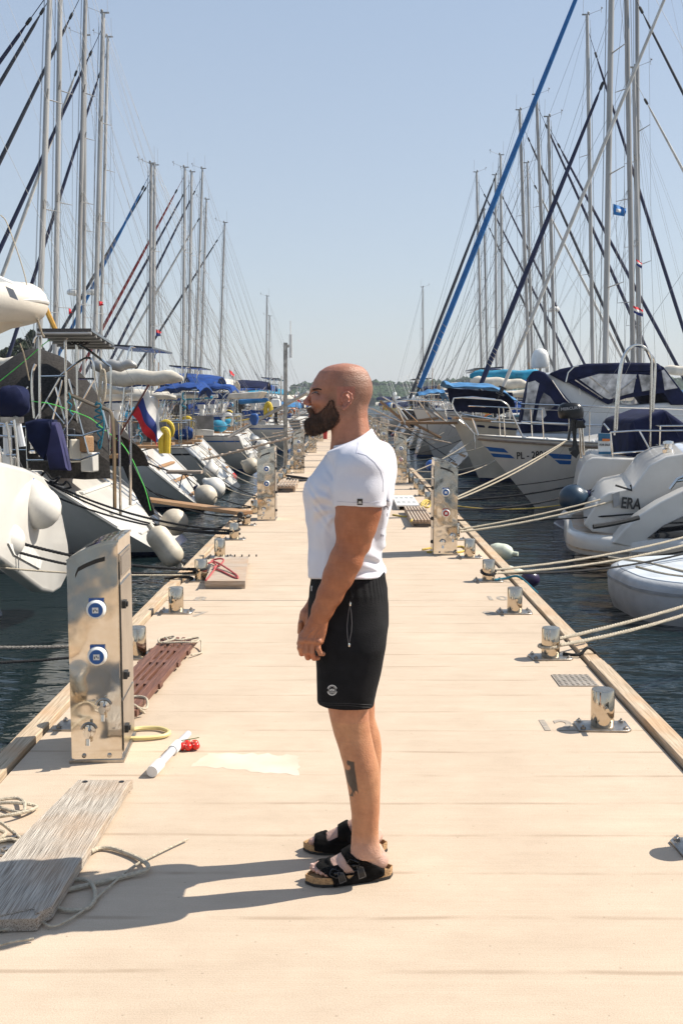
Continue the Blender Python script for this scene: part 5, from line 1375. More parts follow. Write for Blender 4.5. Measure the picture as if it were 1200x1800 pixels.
def build_rig(root, xm, zm, xt, zt, L, sheer, hb, w=.17, lod=1, boom=True, boomz=1.55, cover=CV_WHITE, genoa=GENOA_W, boomlen=4.2, gw=.075, steps=False, m=None, nspr=2, gtop=.97, gfoot=None, r=None, radar=False, backstay=True):
    r = r or random.Random(1); m = m or ALU
    base = Vector((xm, 0, zm)); top = Vector((xt, 0, zt)); ax = top - base; at_ = lambda f: base + ax * f
    b = MB(); b.tube([at_(0), at_(.5), at_(.86), at_(1)], [w / 2, w / 2, w * .48, w * .40], 14, flat=.72); mast = b.build('mast', m, root, False)
    b = MB(); b.box(at_(1) + Vector((-.05, 0, .03)), (.30, .04, .05)); b.cyl(at_(1) + Vector((-.15, .03, 0)), at_(1) + Vector((-.15, .03, .75)), .006, n=4)
    b.tube([at_(1) + Vector((.1, 0, .05)), at_(1) + Vector((.55, 0, .22))], .007, 4); b.tube([at_(1) + Vector((.55, -.02, .10)), at_(1) + Vector((.55, .02, .34))], .009, 4)
    b.ball(at_(1) + Vector((.58, 0, .28)), .03, 6, 4); b.ball(at_(1) + Vector((.05, 0, .10)), .05, 8, 5)
    b.build('masthead_gear', ALU_D, mast, False)
    if steps:
        for i in range(26):
            b = MB(); b.ball(at_(.08 + .9 * i / 26) + Vector((-w * .1, (-1 if i % 2 else 1) * w * .30, 0)), .055, 8, 5, sq=(.5, .5, 1.5)); b.build('mast_step', BLACK_P, mast, False)
    tips = []
    for q in range(nspr):
        f = (.36, .66)[q] if nspr == 2 else (.27, .50, .74)[q]; c = at_(f); ln = (1.0 - .16 * q) * (.95 if lod < 2 else .85)
        for s in (-1, 1):
            e = c + Vector((-.22, s * ln, .06)); b = MB(); b.tube([c, e], [.032, .018], 6, flat=.5); b.build('spreader', m, mast, False); tips.append((q, s, e))
    cp = hb(xm / L) * .93; zd = sheer(xm / L)
    wr = .0030 + .0024 * lod
    for s in (-1, 1):
        ch = Vector((xm - .25, s * cp, zd)); T = [e for q, ss, e in tips if ss == s]
        b = MB(); b.tube([ch, *T, at_(.975)], wr, 4); b.build('shroud', WIRE, mast, False)
        b = MB(); b.tube([ch + Vector((.35, -s * .1, 0)), at_((.36, .27)[nspr - 2] - .01)], wr, 4); b.build('shroud', WIRE, mast, False)
        if nspr > 1: b = MB(); b.tube([T[0], at_((.66, .50)[nspr - 2] - .01)], wr, 4); b.build('shroud', WIRE, mast, False)
    if backstay:
        b = MB(); k = Vector((1.6, 0, sheer(.05) + 2.4)); b.tube([at_(1), k], wr, 4)
        for s in (-1, 1): b.tube([k, Vector((.3, s * hb(0) * .8, sheer(0)))], wr, 4)
        b.build('backstay', WIRE, root, False)
    for q in range(2 if lod else 3):
        b = MB(); f = .99 - .02 * q; b.tube([at_(.03) + Vector((w * .75, .05 - .06 * q, 0)), at_(f) + Vector((w * .62, .05 - .06 * q, 0))], wr * .9, 4); b.build('halyard', WIRE_D if q == 1 else LINE, mast, False)
    if genoa:
        ft = gfoot or Vector((L - .35, 0, sheer(1) + .12)); tp = at_(gtop)
        d = tp - ft; P = [ft + d * u for u in (0, .02, .06, .3, .6, .9, .93, 1)]
        b = MB(); b.tube([ft, ft + d * .035], .012, 6); b.lathe([(.09, 0), (.09, .03), (.045, .04), (.045, .13), (.09, .14), (.09, .17)], ft + d * .012, 12, d.to_track_quat('Z', 'Y').to_matrix()); b.build('furling_drum', BLACK_P, root, False)
        b = MB(); RR = [gw * k for k in (.55, .8, 1, 1, .86, .55, .15, .12)]
        b.tube([ft + d * .03] + P[1:], RR, 9); g = b.build('furled_genoa', genoa, root, False)
        b = MB(); 
        for i in range(5):
            u = .09 + i * .012; c = ft + d * u; Mx = d.to_track_quat('Z', 'Y').to_matrix(); b.ring(c, gw * 1.03, .006, Mx @ Matrix.Rotation(.35, 3, 'X'), 12, 4)
        b.build('sheet_wraps', ROPE, g, False)
        b = MB(); c = ft + d * .925; b.lathe([(.035, 0), (.045, .05), (.045, .18), (.03, .22)], c, 8, d.to_track_quat('Z', 'Y').to_matrix()); b.build('swivel', BLACK_P, g, False)
    if boom:
        g0 = at_(0); k = (boomz - zm) / ax.z; g0 = base + ax * k; e = g0 + Vector((-boomlen, 0, .12))
        b = MB(); b.tube([g0, e], .075, 10, flat=.8); bo = b.build('boom', m, root, False)
        if cover:
            b = MB(); R_ = []; nn = 16
            for i in range(nn + 1):
                u = i / nn; c = g0.lerp(e, .01 + .95 * u); hgt = (.46 - .26 * u) * (1 if u > .03 else .8) * (1 if u < .97 else .5); wd = .17 - .05 * u; sag = .02 * math.sin(u * 19 + L)
                R_.append([(c.x, wd * math.cos(a) * (1 - .45 * max(0, math.sin(a))) + sag * .5, c.z - .09 + hgt * (.5 + .5 * math.sin(a)) + (sag if math.sin(a) > 0 else -sag * .6)) for a in [2 * math.pi * k_ / 12 for k_ in range(12)]])
            b.loft(R_); b.build('sail_cover', cover, bo, False, 60)
        b = MB(); b.tube([e, at_(.985)], wr * .7, 4); b.build('topping_lift', WIRE, bo, False)
        for s in (-1, 1):
            c = at_(.52) + Vector((-.05, s * .1, 0)); b = MB()
            for u in (.3, .6, .88): b.tube([c - Vector((0, 0, 0)), g0.lerp(e, u) + Vector((0, s * .13, .0))], wr * .6, 4)
            b.build('lazy_jack', LINE, bo, False)
        b = MB(); c = g0.lerp(e, .72); b.tube([c, Vector((c.x - .1, 0, sheer(.2) + .1))], .012, 5); b.build('mainsheet', ROPE, bo, False)
        b = MB(); b.tube([g0.lerp(e, .25), Vector((xm - .15, 0, zm + .12))], .018, 6); b.build('vang', BLACK_P, bo, False)
    if radar:
        c = at_(.33) + Vector((w + .22, 0, 0)); b = MB(); b.lathe([(.2, 0), (.24, .05), (.24, .13), (.18, .2), (.05, .22)], c, 16); b.box(c + Vector((-.15, 0, -.02)), (.3, .1, .04)); b.build('radar_dome', WHITE_PL, mast, False)
    return mast

def bimini(root, x0, x1, y, z, m, arch=.22, name='bimini'):
    b = MB(); b.sheet(lambda u, v: (x0 + (x1 - x0) * u, y * (2 * v - 1), z - arch * (2 * v - 1) ** 2 - .10 * (2 * u - 1) ** 2 + .012 * math.sin(u * 9.4) ** 2 + (-.10 if v in (0, 1) else 0)), 12, 10, thick=.02)
    c = b.build(name, m, root, False)
    for u in (0.03, .5, .97):
        b = MB(); P = [(x0 + (x1 - x0) * .5 + (u - .5) * .3, -y * 1.02, z - 1.35)]
        for k in range(9): v = k / 8; P.append((x0 + (x1 - x0) * u, y * (2 * v - 1), z - .03 - arch * (2 * v - 1) ** 2 - .10 * (2 * u - 1) ** 2))
        P.append((x0 + (x1 - x0) * .5 + (u - .5) * .3, y * 1.02, z - 1.35)); b.tube(P, .0125, 6); b.build('bimini_hoop', TUBE, c, False)
    return c
def sprayhood(root, x0, x1, y, zb, h, m):
    def fn(u, v):
        a = math.pi * v; k = math.sin(math.pi * .5 * min(1, u * 1.25)) ** .7
        return (x1 - (x1 - x0) * u, -y * math.cos(a) * (1 - .12 * (1 - k)), zb + h * k * math.sin(a) ** .55 + .01 * math.sin(v * 25))
    b = MB(); b.sheet(fn, 12, 18, thick=.015); c = b.build('sprayhood', m, root, False)
    for sgn in (-.5, .0, .5):
        b = MB(); P = []
        for i in range(6):
            for u in (.22 + .06 * i,):
                P.append(Vector(fn(u, .5 + sgn * .42)) + Vector((0.01, 0, .012)))
        Q = [Vector(fn(.52, .5 + sgn * .42 + d)) + Vector((0, 0, .012)) for d in (-.10, 0, .10)]; A = [Vector(fn(.22, .5 + sgn * .42 + d)) + Vector((.012, 0, .012)) for d in (-.10, 0, .10)]
        b.loft([A, Q], cap=False, closed=False); b.build('sprayhood_window', CLEAR, c, False, fix=False)
    return c
def wheel(root, x, y, z, R=.42):
    b = MB(); Mx = Matrix.Rotation(math.radians(78), 3, 'Y'); b.ring((x, y, z), R, .014, Mx, 24, 6)
    for k in range(5):
        a = 2 * math.pi * k / 5; b.tube([(x, y, z), Vector((x, y, z)) + Mx @ Vector((R * math.cos(a), R * math.sin(a), 0))], .008, 4)
    w_ = b.build('steering_wheel', TUBE, root, False)
    b = MB(); b.tube([(x + .12, y, z - .75), (x + .14, y, z + .12)], [.11, .07], 10); b.box((x + .15, y, z + .18), (.2, .3, .14)); b.build('binnacle', WHITE_PL, root, False)
def outboard_on(root, x, y, z, m=BLACK_P, tilt=0):
    b = MB(); b.loft([[(x + dx * k, y + dy * k, z + .62 + zz) for dx, dy in ((-.20, -.11), (.14, -.12), (.20, 0), (.14, .12), (-.20, .11), (-.25, 0))] for zz, k in ((0, .82), (.05, 1), (.24, 1), (.33, .8), (.36, .45))])
    b.build('outboard_cowl', m, root, False)
    b = MB(); b.loft([[(x - .04 + dx, y + dy, zz) for dx, dy in ((-.06, -.045), (.06, -.045), (.06, .045), (-.06, .045))] for zz in (z + .64, z - .05)]); b.box((x - .05, y, z - .02), (.3, .16, .02))
    b.ball((x - .06, y, z - .12), .06, 8, 6, sq=(1.7, 1, 1)); b.box((x + .1, y, z + .50), (.06, .2, .26)); b.tube([(x + .1, y, z + .62), (x + .5, y + .05, z + .66)], .02, 6); b.build('outboard_leg', BLACK_P, root, False)
def lifering(root, p, m=YELLOW, r=.16, ang=0):
    b = MB(); Mx = Matrix.Rotation(ang, 3, 'Z') @ Matrix.Rotation(math.radians(90), 3, 'X'); b.ring(p, r, .055, Mx, 18, 8, a0=math.radians(-60), a1=math.radians(240), sy=1.25)
    b.build('horseshoe_buoy', m, root, False)
def winch(root, p):
    b = MB(); b.lathe([(.075, 0), (.085, .03), (.055, .06), (.055, .12), (.07, .14), (.07, .16), (.03, .17)], p, 12); b.build('winch', TUBE, root, False)
def gangplank_of(root, z, L_=1.7, tilt=.25, y=.4, m=TEAK_GREY, up=0.0):
    b = MB(); A = Vector((.25, y, z)); B_ = Vector((-L_, y, z + up)); d = B_ - A
    for s in (-1, 1): b.tube([A + Vector((0, s * .15, 0)), B_ + Vector((0, s * .15, 0))], .02, 6)
    for i in range(11): b.box(A + d * ((i + .5) / 11), (.10, .30, .018), M=Matrix.Rotation(-math.atan2(d.z, -d.x) + 0, 3, 'Y'))
    b.build('passerelle', m, root, False)

def sailboat(label, d, side, bowto=False, X0=None, L=11.5, B=3.6, fs=1.05, fb=1.45, rev=.9, hullc=GELCOAT, boot=NAVY_P, af=ANTIF, deck=NONSKID, mast=None, xm=None, mh=None, lod=1,
             cover=CV_WHITE, genoa=GENOA_W, spray=None, bim=None, seed=0, w=.17, boomlen=None, gw=.08, steps=False, foot=None, radar=False, band=None, stern=.82, group='sailing yachts moored along the pier', rig=True, gtop=.97, boom=True, extras=True, nspr=2, rake=.9, wheels=1, solar=False, ringc=YELLOW, bootz=.10):
    r = random.Random(seed * 17 + int(d * 10))
    if X0 is None: X0 = side * 2.75
    if bowto: loc = (X0 + side * L, d, WZ); rz = math.pi if side > 0 else 0
    else: loc = (X0, d, WZ); rz = 0 if side > 0 else math.pi
    t = thing('sailing_yacht', label, 'sailing boat', loc, rz, group)
    I = XF[t].inverted()
    h, hb, sheer, pt = make_hull(t, L, B, fs, fb, rev, [hullc, boot, af] + ([band] if band else [hullc]), stern, rake, band=band, boot=bootz, n=26 if lod < 2 else 16)
    deck_sheet(t, hb, sheer, pt, deck, L)
    if lod < 2:
        for s in (-1, 1):
            b = MB(); b.tube([pt(i / 24, 1, s) + Vector((0, -s * .01, .01)) for i in range(25)], .022, 6); b.build('toe_rail', TEAK if r.random() < .35 else ALU_D, t, False)
    if not bowto or lod > 1:
        # stepped swim stern: treads, rounded edge, folding ladder
        def tp(y, z): return Vector((rev * max(0, (z + .2)) / (sheer(0) + .2) - .0, y, z))
        for s in (-1, 1):
            b = MB(); b.tube([pt(0, q, s) + Vector((-.005, -s * .015, 0)) for q in (.45, .6, .75, .9, 1)], .035, 7); b.build('stern_corner', GELCOAT, t, False)
        if rev > .45:
            for k_, f in enumerate((.22, .46, .70)):
                z = sheer(0) * f + .04; q = tp(0, z); b = MB(); b.box(q + Vector((.10, 0, 0)), (.34, B * (.42 + .04 * k_), .05)); o = b.build('stern_step', TEAK if seed % 2 else NONSKID, t, False); bevel(o, .012, 1)
                b = MB(); b.box(q + Vector((.10, 0, -.10)), (.30, B * (.40 + .04 * k_), .16)); b.build('step_riser', GEL_GREY, t, False)
        else:
            b = MB(); b.box((-.04, 0, .62), (.06, B * .34, .42)); o = b.build('stern_locker', GEL_GREY, t, False); bevel(o, .02, 1)
        b = MB(); y0 = B * .22 * (1 if seed % 2 else -1)
        for yy in (y0 - .15, y0 + .15): b.tube([tp(yy, .12) + Vector((-.05, 0, 0)), tp(yy, .9) + Vector((-.08, 0, 0)), tp(yy, 1.0) + Vector((.1, 0, .12))], .013, 6)
        for zz in (.2, .42, .64, .86): b.tube([tp(y0 - .15, zz) + Vector((-.06, 0, 0)), tp(y0 + .15, zz) + Vector((-.06, 0, 0))], .012, 6)
        b.build('bathing_ladder', TUBE, t, False)
        for s in (-1, 1):
            q = pt(.02, 1, s); b = MB(); b.box((q.x + .12, q.y * .86, q.z + .035), (.24, .05, .03)); b.cyl((q.x + .05, q.y * .86, q.z), (q.x + .05, q.y * .86, q.z + .04), .015, n=6); b.cyl((q.x + .19, q.y * .86, q.z), (q.x + .19, q.y * .86, q.z + .04), .015, n=6); b.build('mooring_cleat', TUBE, t, False)
    if hullc is not NAVY_P and seed % 3 != 1:                     # thin sheer stripe
        for s in (-1, 1):
            b = MB(); A_ = [pt(i / 20, .90, s) + Vector((0, s * .004, 0)) for i in range(20)]; B2 = [pt(i / 20, .865, s) + Vector((0, s * .004, 0)) for i in range(20)]
            b.loft([A_, B2], cap=False, closed=False); b.build('sheer_stripe', boot, t, False, fix=False)
    for q_ in range(3):                                          # small hull portlights
        for s in (-1, 1):
            tt = .48 + .11 * q_; P = [pt(tt + a, z_, s) + Vector((0, s * .004, 0)) for a, z_ in ((0, .70), (.045, .70), (.045, .79), (0, .79))]
            b = MB(); b.add(P, [(0, 1, 2, 3)]); b.build('hull_portlight', GLASS, t, False, fix=False)
    c, sec = coachroof(t, hb, sheer, L * .33, L * .80, L, B * .62, .42, .22, hullc if hullc in (GELCOAT, GEL_GREY, GEL_CREAM) else GELCOAT, nwin=3 if lod < 2 else 2)
    b = MB()
    for s in (-1, 1):                                            # cockpit coamings and seats
        b2 = MB(); b2.loft([[(x, s * (yy + a), z + q) for a, q in ((-.13, 0), (.13, 0), (.10, hh), (-.08, hh + .02))] for x, yy, z, hh in
                            [(L * .075 + rev * .7, hb(.08) * .66, sheer(.08), .16), (L * .20, hb(.2) * .62, sheer(.2), .26), (L * .34, hb(.34) * .56, sheer(.34), .34)]])
        b2.build('cockpit_coaming', GELCOAT, t, False)
        b2 = MB(); b2.box((L * .20, s * hb(.2) * .42, sheer(.2) + .07), (L * .22, .34, .06)); b2.build('cockpit_seat', TEAK, t, False)
        if lod < 2: winch(t, (L * .16, s * hb(.16) * .64, sheer(.16) + .22)); winch(t, (L * .27, s * hb(.27) * .60, sheer(.27) + .30))
    if wheels: wheel(t, L * .115 + rev * .4, 0, sheer(.1) + .72)
    rail_set(t, hb, sheer, pt, L, lod)
    b = MB(); b.box((L * .62, 0, sheer(.62) + .36), (.5, .5, .06)); o = b.build('deck_hatch', GLASS, t, False); bevel(o, .02)
    if rig:
        if mast:
            pb, tp = I @ at(mast[0], mast[1], d), I @ at(mast[2], mast[3], d)
            ax = (tp - pb); k = (sheer(.5) + .3 - pb.z) / ax.z; bx = pb.x + ax.x * k
            xm_, xt, zt = bx, tp.x, tp.z
        else: xm_, xt, zt = xm or L * .58, (xm or L * .58) - .6, mh or 15
        zm = sheer(min(.95, xm_ / L)) + .28
        gf = (I @ at(foot[0], foot[1], d)) if foot else None
        if gf: gf.y = 0
        build_rig(t, xm_, zm, xt, zt, L, sheer, hb, w, lod, boom, sheer(.4) + 1.05, cover, genoa, boomlen or min(4.4, xm_ - 1.6), gw, steps, None if r.random() < .6 else ALU_D, nspr, gtop, gf, r, radar)
    if spray: sprayhood(t, L * .30, L * .43, B * .33, sheer(.36) + .28, .62, spray)
    if bim: bimini(t, L * .07 + rev * .5, L * .27, B * .40, sheer(.1) + 1.95, bim)
    if extras:
        p = pt(.04, 1, -1 if rz else 1)
        for s in (-1, 1):
            if r.random() < .33:
                q = pt(.06, 1, s); lifering(t, (q.x, q.y * .95, q.z + .45), ringc if r.random() < .6 else WHITE_PL)
        if r.random() < .45 and not bowto:
            q = pt(.03, 1, r.choice((-1, 1))); outboard_on(t, q.x + .1, q.y * .82, q.z + .15, r.choice((BLACK_P, CV_NAVY, WHITE_PL)))
        if r.random() < .5 and not bowto: gangplank_of(t, sheer(0) * .85, 1.5 + r.random() * .5, y=r.choice((-.5, .1, .5)), up=r.uniform(.1, 1.0))
        # canvas, bags and coils on deck
        for i in range(4 if lod < 2 else 3):
            tt = r.uniform(.05, .32); b = MB(); q = pt(tt, 1, r.choice((-1, 1))); b.ball((q.x, q.y * r.uniform(.3, .75), q.z + r.uniform(.2, .35)), r.uniform(.12, .26), 10, 7, sq=(1.3, .8, .8)); b.build('deck_bag', r.choice((CV_NAVY, CV_BLUE, CV_WHITE, CV_GREY, CV_TEAL)), t, False)
        for i in range(7 if lod < 2 else 4):                     # small gear lashed to rails and coamings
            s = r.choice((-1, 1)); tt = r.uniform(.01, .30); q = pt(tt, 1, s); c_ = Vector((q.x, q.y * r.uniform(.6, .95), q.z)); kind = r.randrange(6); b = MB()
            if kind == 0: b.tube([c_ + Vector((0, 0, .1)), c_ + Vector((r.uniform(-.5, .2), 0, r.uniform(1.4, 2.4)))], .014, 5); b.build('rod', r.choice((TUBE, BLACK_P, TEAK)), t, False)
            elif kind == 1: b.ring(c_ + Vector((0, 0, .42)), .16, .035, Matrix.Rotation(1.4, 3, 'X'), 14, 5, sy=1.4); b.build('rope_coil', r.choice((ROPE, ROPE_B, ROPE_T, ROPE_Y)), t, False)
            elif kind == 2: b.box(c_ + Vector((0, -s * .2, .25)), (r.uniform(.2, .6), .25, r.uniform(.2, .4))); o_ = b.build('gear_box', r.choice((GEL_CREAM, RUBBER, BLUE_PL, TEAK, GEL_GREY)), t, False); bevel(o_, .02, 1)
            elif kind == 3: b.cyl(c_ + Vector((0, 0, .45)), c_ + Vector((.35, 0, .45)), .12, n=10); b.build('barbecue', TUBE, t, False)
            elif kind == 4: b.tube(smooth_path([c_ + Vector((.4, 0, 0)), c_ + Vector((.3, 0, 1.0)), c_ + Vector((0, 0, 1.4)), c_ + Vector((-.7, 0, 1.45))], 4), .025, 6); b.build('davit', TUBE, t, False)
            else: b.tube([c_ + Vector((.6, 0, .3)), c_ + Vector((-.8, -s * .1, .55))], .03, 6); b.build('boathook', r.choice((TEAK, ALU, ROPE_Y)), t, False)
        for s in (-1, 1):
            if r.random() < .6:
                q = pt(.12, 1, s); b = MB(); b.box((q.x, q.y * .96, q.z + .42), (1.1, .02, .42)); b.build('weather_cloth', r.choice((CV_NAVY, CV_BLUE, CV_WHITE, CV_GREY)), t, False)
        b = MB(); q = pt(.01, 1, 1); 
        b.tube([(q.x + .1, q.y * .6, q.z), (q.x + .05, q.y * .6, q.z + 2.1)], .016, 6); b.build('aerial_pole', TUBE, t, False)
    if solar:
        b = MB(); z = sheer(0) + 2.1; b.box((rev + .1, 0, z), (.9, B * .62, .035), M=Matrix.Rotation(-.06, 3, 'Y')); b.build('solar_panel', PANEL, t, False)
        for s in (-1, 1):
            b = MB(); P = [(rev + .3, s * B * .36, sheer(0)), (rev + .1, s * B * .36, z - .25), (rev, s * B * .30, z - .02), (rev, 0, z - .02)]; b.tube(smooth_path(P, 4), .018, 6); b.build('arch_tube', TUBE, t, False)
    t['_l'] = 1; del t['_l']
    return t, hb, sheer, pt, h

def bvh_of(o, root):
    M = XF[root]; me = o.data
    return BVHTree.FromPolygons([tuple(M @ v.co) for v in me.vertices], [tuple(p.vertices) for p in me.polygons])

def slab(name, poly, d0, d1, m, parent, bev=0.0, inset=0.0, seg=3, dx=0.0):
    """solid with a side-view outline given at depth d0, running back to depth d1"""
    A = [at(x, y, d0) for x, y in poly]; b = MB(); c = sum(A, Vector()) / len(A)
    b.loft([A, [Vector((p.x + dx + (c.x - p.x) * inset, d1, p.z + (c.z - p.z) * inset)) for p in A]]); o = b.build(name, m, parent, sharp=40)
    if bev: bevel(o, bev, seg)
    return o

def motorboat(label, d, side, X0=None, L=9.5, B=3.3, hullc=GELCOAT, top='arch', canv=CV_NAVY, bowto=False, group='motor boats moored along the pier', seed=0, fly=False):
    r = random.Random(seed + int(d)); X0 = side * 2.9 if X0 is None else X0
    loc = (X0 + side * L, d, WZ) if bowto else (X0, d, WZ); rz = (math.pi if side > 0 else 0) if bowto else (0 if side > 0 else math.pi)
    t = thing('motor_boat', label, 'motor boat', loc, rz, group)
    h, hb, sheer, pt = make_hull(t, L, B, .95, 1.45, -.05, [hullc, BLUE_P, ANTIF, hullc], .95, 1.5, 2.6, n=18)
    deck_sheet(t, hb, sheer, pt, NONSKID, L)
    b = MB(); b.box((-.35, 0, .28), (.9, B * .85, .12)); o = b.build('swim_platform', TEAK_GREY, t, False); bevel(o, .04)
    k = 1.0 if fly else .8
    R_ = []
    for x, z0, ww, hh in ((L * .26, 1.0, B * .36, 1.35 * k), (L * .33, 1.05, B * .38, 1.42 * k), (L * .52, 1.15, B * .37, 1.38 * k), (L * .66, 1.25, B * .30, .72 * k), (L * .80, 1.35, B * .20, .28), (L * .88, 1.4, B * .10, .08)):
        R_.append([(x + (0 if zz else .0), yy * ww * (1 if zz < .5 else .82), z0 - .05 + zz * hh) for yy, zz in ((-1, 0), (1, 0), (1, .35), (.98, .85), (.8, 1), (-.8, 1), (-.98, .85), (-1, .35))])
    b = MB(); b.loft(R_); c = b.build('cabin', GELCOAT, t, False, 30)
    for s in (-1, 1):
        b = MB(); P = [Vector((x, s * (ww * q + .012), z)) for x, ww, q, z in ((L * .29, B * .37, .93, 1.0 + .62 * k), (L * .50, B * .37, .93, 1.1 + .62 * k), (L * .60, B * .33, .90, 1.15 + .55 * k), (L * .52, B * .37, .84, 1.1 + 1.12 * k), (L * .30, B * .37, .84, 1.0 + 1.12 * k))]
        b.loft([P, [p + Vector((0, s * .012, 0)) for p in P]]); b.build('cabin_window', GLASS, c, False)
    if top == 'arch' or fly:
        b = MB(); z = 2.55 * k
        for s in (-1, 1): b.loft([[(L * .22 + q + dx, s * B * .36 + dy, zz) for dx, dy in ((-.16, -.04), (.16, -.04), (.16, .04), (-.16, .04))] for q, zz in ((0, 1.0), (.35, z + .25))])
        b.box((L * .22 + .38, 0, z + .30), (.36, B * .76, .09)); b.build('radar_arch', GELCOAT, t, False)
        b = MB(); b.lathe([(.16, 0), (.2, .05), (.2, .2), (.12, .32), (.02, .34)], (L * .22 + .38, .3, z + .35), 14); b.build('radome', WHITE_PL, t, False)
        b = MB(); b.tube([(L * .22 + .3, -.6, z + .3), (L * .22 - .4, -.7, z + 2.2)], .012, 4); b.build('whip_aerial', WHITE_PL, t, False)
    bimini(t, L * .03, L * .27, B * .40, 2.75 * k, canv)
    rail_set(t, hb, sheer, pt, L, 2, push=False)
    for s in (-1, 1):
        if r.random() < .5: lifering(t, (L * .12, s * B * .46, 1.5), r.choice((YELLOW, ORANGE, WHITE_PL)))
    return t

# ---- left row (all lie stern to the pier)
S = sailboat
L1 = S('white yacht with navy lower hull and round bathing platform, cut by the left edge', 9.75, -1, X0=-3.42, L=13, B=4.1, fs=1.0, fb=1.6, rev=1.15, boot=NAVY_D, mh=16, xm=7.6, lod=0, extras=False, genoa=GENOA_N, seed=1, stern=.90, wheels=0, bootz=.12)
L2 = S('white yacht with a solar panel arch, dark mesh awning and round-topped steel ladder', 15.9, -1, X0=-2.35, L=12.6, B=4.0, fs=1.25, fb=1.75, rev=1.9, mh=16.5, xm=8.2, lod=0, extras=False, cover=CV_WHITE, genoa=GENOA_N, seed=2, stern=.88, wheels=0, bootz=.08)
L3 = S('white yacht with blue sprayhood just beyond the one with the dark awning', 22.2, -1, X0=-2.7, L=12, B=3.9, fs=1.2, fb=1.6, rev=1.5, mh=14, xm=6.2, lod=0, cover=CV_WHITE, spray=CV_BLUE, bim=None, genoa=GENOA_N, seed=3, solar=True, ringc=CV_NAVY)
rowL = [  # d, mast px (base, top), hull, cover, genoa, sprayhood, bimini, width
 (27.0, (70, 577, 89, -40), GELCOAT, CV_WHITE, GENOA_N, CV_BLUE, None, .20, 'white yacht with blue sprayhood under the leftmost tall mast'),
 (30.6, (98, 577, 107, -60), GEL_GREY, CV_BLUE, GENOA_G, CV_NAVY, CV_BLUE, .20, 'pale grey yacht with blue boom cover and blue bimini, second tall mast from the left'),
 (34.0, (137, 577, 152, -50), GELCOAT, CV_WHITE, GENOA_G, None, CV_BLUE, .19, 'white yacht with dark grey side seen beside the blue bimini, third mast from the left'),
 (37.4, (168, 577, 182, 24), GELCOAT, CV_TEAL, GENOA_N, CV_TEAL, None, .22, 'yacht with teal boom cover under the mast standing fifth from the left'),
 (40.6, (148, 577, 150, 63), GEL_CREAM, CV_GREY, GENOA_W, CV_GREY, CV_WHITE, .19, 'cream yacht with grey boom cover under the mast standing fourth from the left'),
 (43.8, (178, 577, 190, 66), GELCOAT, CV_WHITE, GENOA_N, CV_NAVY, None, .18, 'white yacht whose mast stands just right of the thickest left mast'),
 (47.0, (264, 640, 266, 288), GELCOAT, CV_BLUE, GENOA_B, CV_BLUE, CV_NAVY, .21, 'yacht with bright blue furled headsail and blue boom cover'),
 (50.3, (270, 640, 272, 291), GELCOAT, CV_WHITE, GENOA_G, None, CV_WHITE, .19, 'white yacht with charcoal furled headsail behind the bright blue one'),
 (53.6, (322, 640, 325, 295), GEL_GREY, CV_NAVY, GENOA_R, CV_NAVY, None, .19, 'grey yacht with dark red furled headsail'),
 (57.0, (332, 640, 337, 303), GELCOAT, CV_WHITE, GENOA_N, CV_SKY, None, .21, 'white yacht with light blue sprayhood beyond the dark red headsail'),
 (60.5, (344, 640, 356, 297), NAVY_P, CV_WHITE, GENOA_N, None, CV_BLUE, .18, 'navy-hulled yacht with white boom cover in the left row'),
 (64.0, (353, 640, 363, 351), GELCOAT, CV_BLUE, GENOA_W, CV_BLUE, None, .18, 'white yacht under the short mast second from the end of the left mast group'),
 (68.0, (386, 660, 395, 392), GELCOAT, CV_WHITE, GENOA_G, CV_TEAL, CV_TEAL, .17, 'white yacht with teal bimini under the lone slim mast on the left'),
 (95.0, (468, 660, 469.5, 521), GELCOAT, CV_WHITE, None, None, None, .15, 'far white yacht under the slim mast left of the antenna pole'),
 (99.0, (473, 660, 474, 556), GELCOAT, CV_NAVY, None, None, None, .15, 'far white yacht with the lower of the two thin far masts'),
]
for i, (d, mp, hc, cv, gn, sp, bi, w, lb) in enumerate(rowL):
    r = random.Random(i * 5 + 1)
    S(lb, d, -1, X0=-2.55 - r.uniform(0, .7), L=12.2 + r.uniform(-.4, 1.2), B=3.35 + r.uniform(-.1, .15), fs=1.05 + r.uniform(-.05, .25), fb=1.5 + r.uniform(0, .25), rev=r.choice((.12, .5, .9, 1.3)), hullc=hc,
      mast=mp, lod=1 if d < 45 else 2, cover=cv, genoa=gn, spray=sp, bim=bi, seed=i, w=w, boot=r.choice((NAVY_P, BLUE_P, RED_P, BLACK_P)), solar=r.random() < .4, radar=i in (4, 5), nspr=2 if d > 42 else 3, ringc=r.choice((YELLOW, ORANGE)))
for i, (d, hc, cv, lb) in enumerate(((71.5, GELCOAT, CV_SKY, 'motor boat with light blue awning after the last left sailing yacht'), (75, GELCOAT, CV_NAVY, 'white motor boat with navy awning far along the left side'), (79, GEL_CREAM, CV_WHITE, 'cream motor boat with white awning far along the left side'),
        (83, GELCOAT, CV_BLUE, 'white motor boat with blue awning far along the left side'), (87.5, GELCOAT, CV_WHITE, 'large white motor yacht with a radome left of the bearded man'))):
    motorboat(lb, d, -1, X0=-2.8, L=9.5 if i < 4 else 13, B=3.3 if i < 4 else 4.2, hullc=hc, canv=cv, seed=i, fly=i == 4)

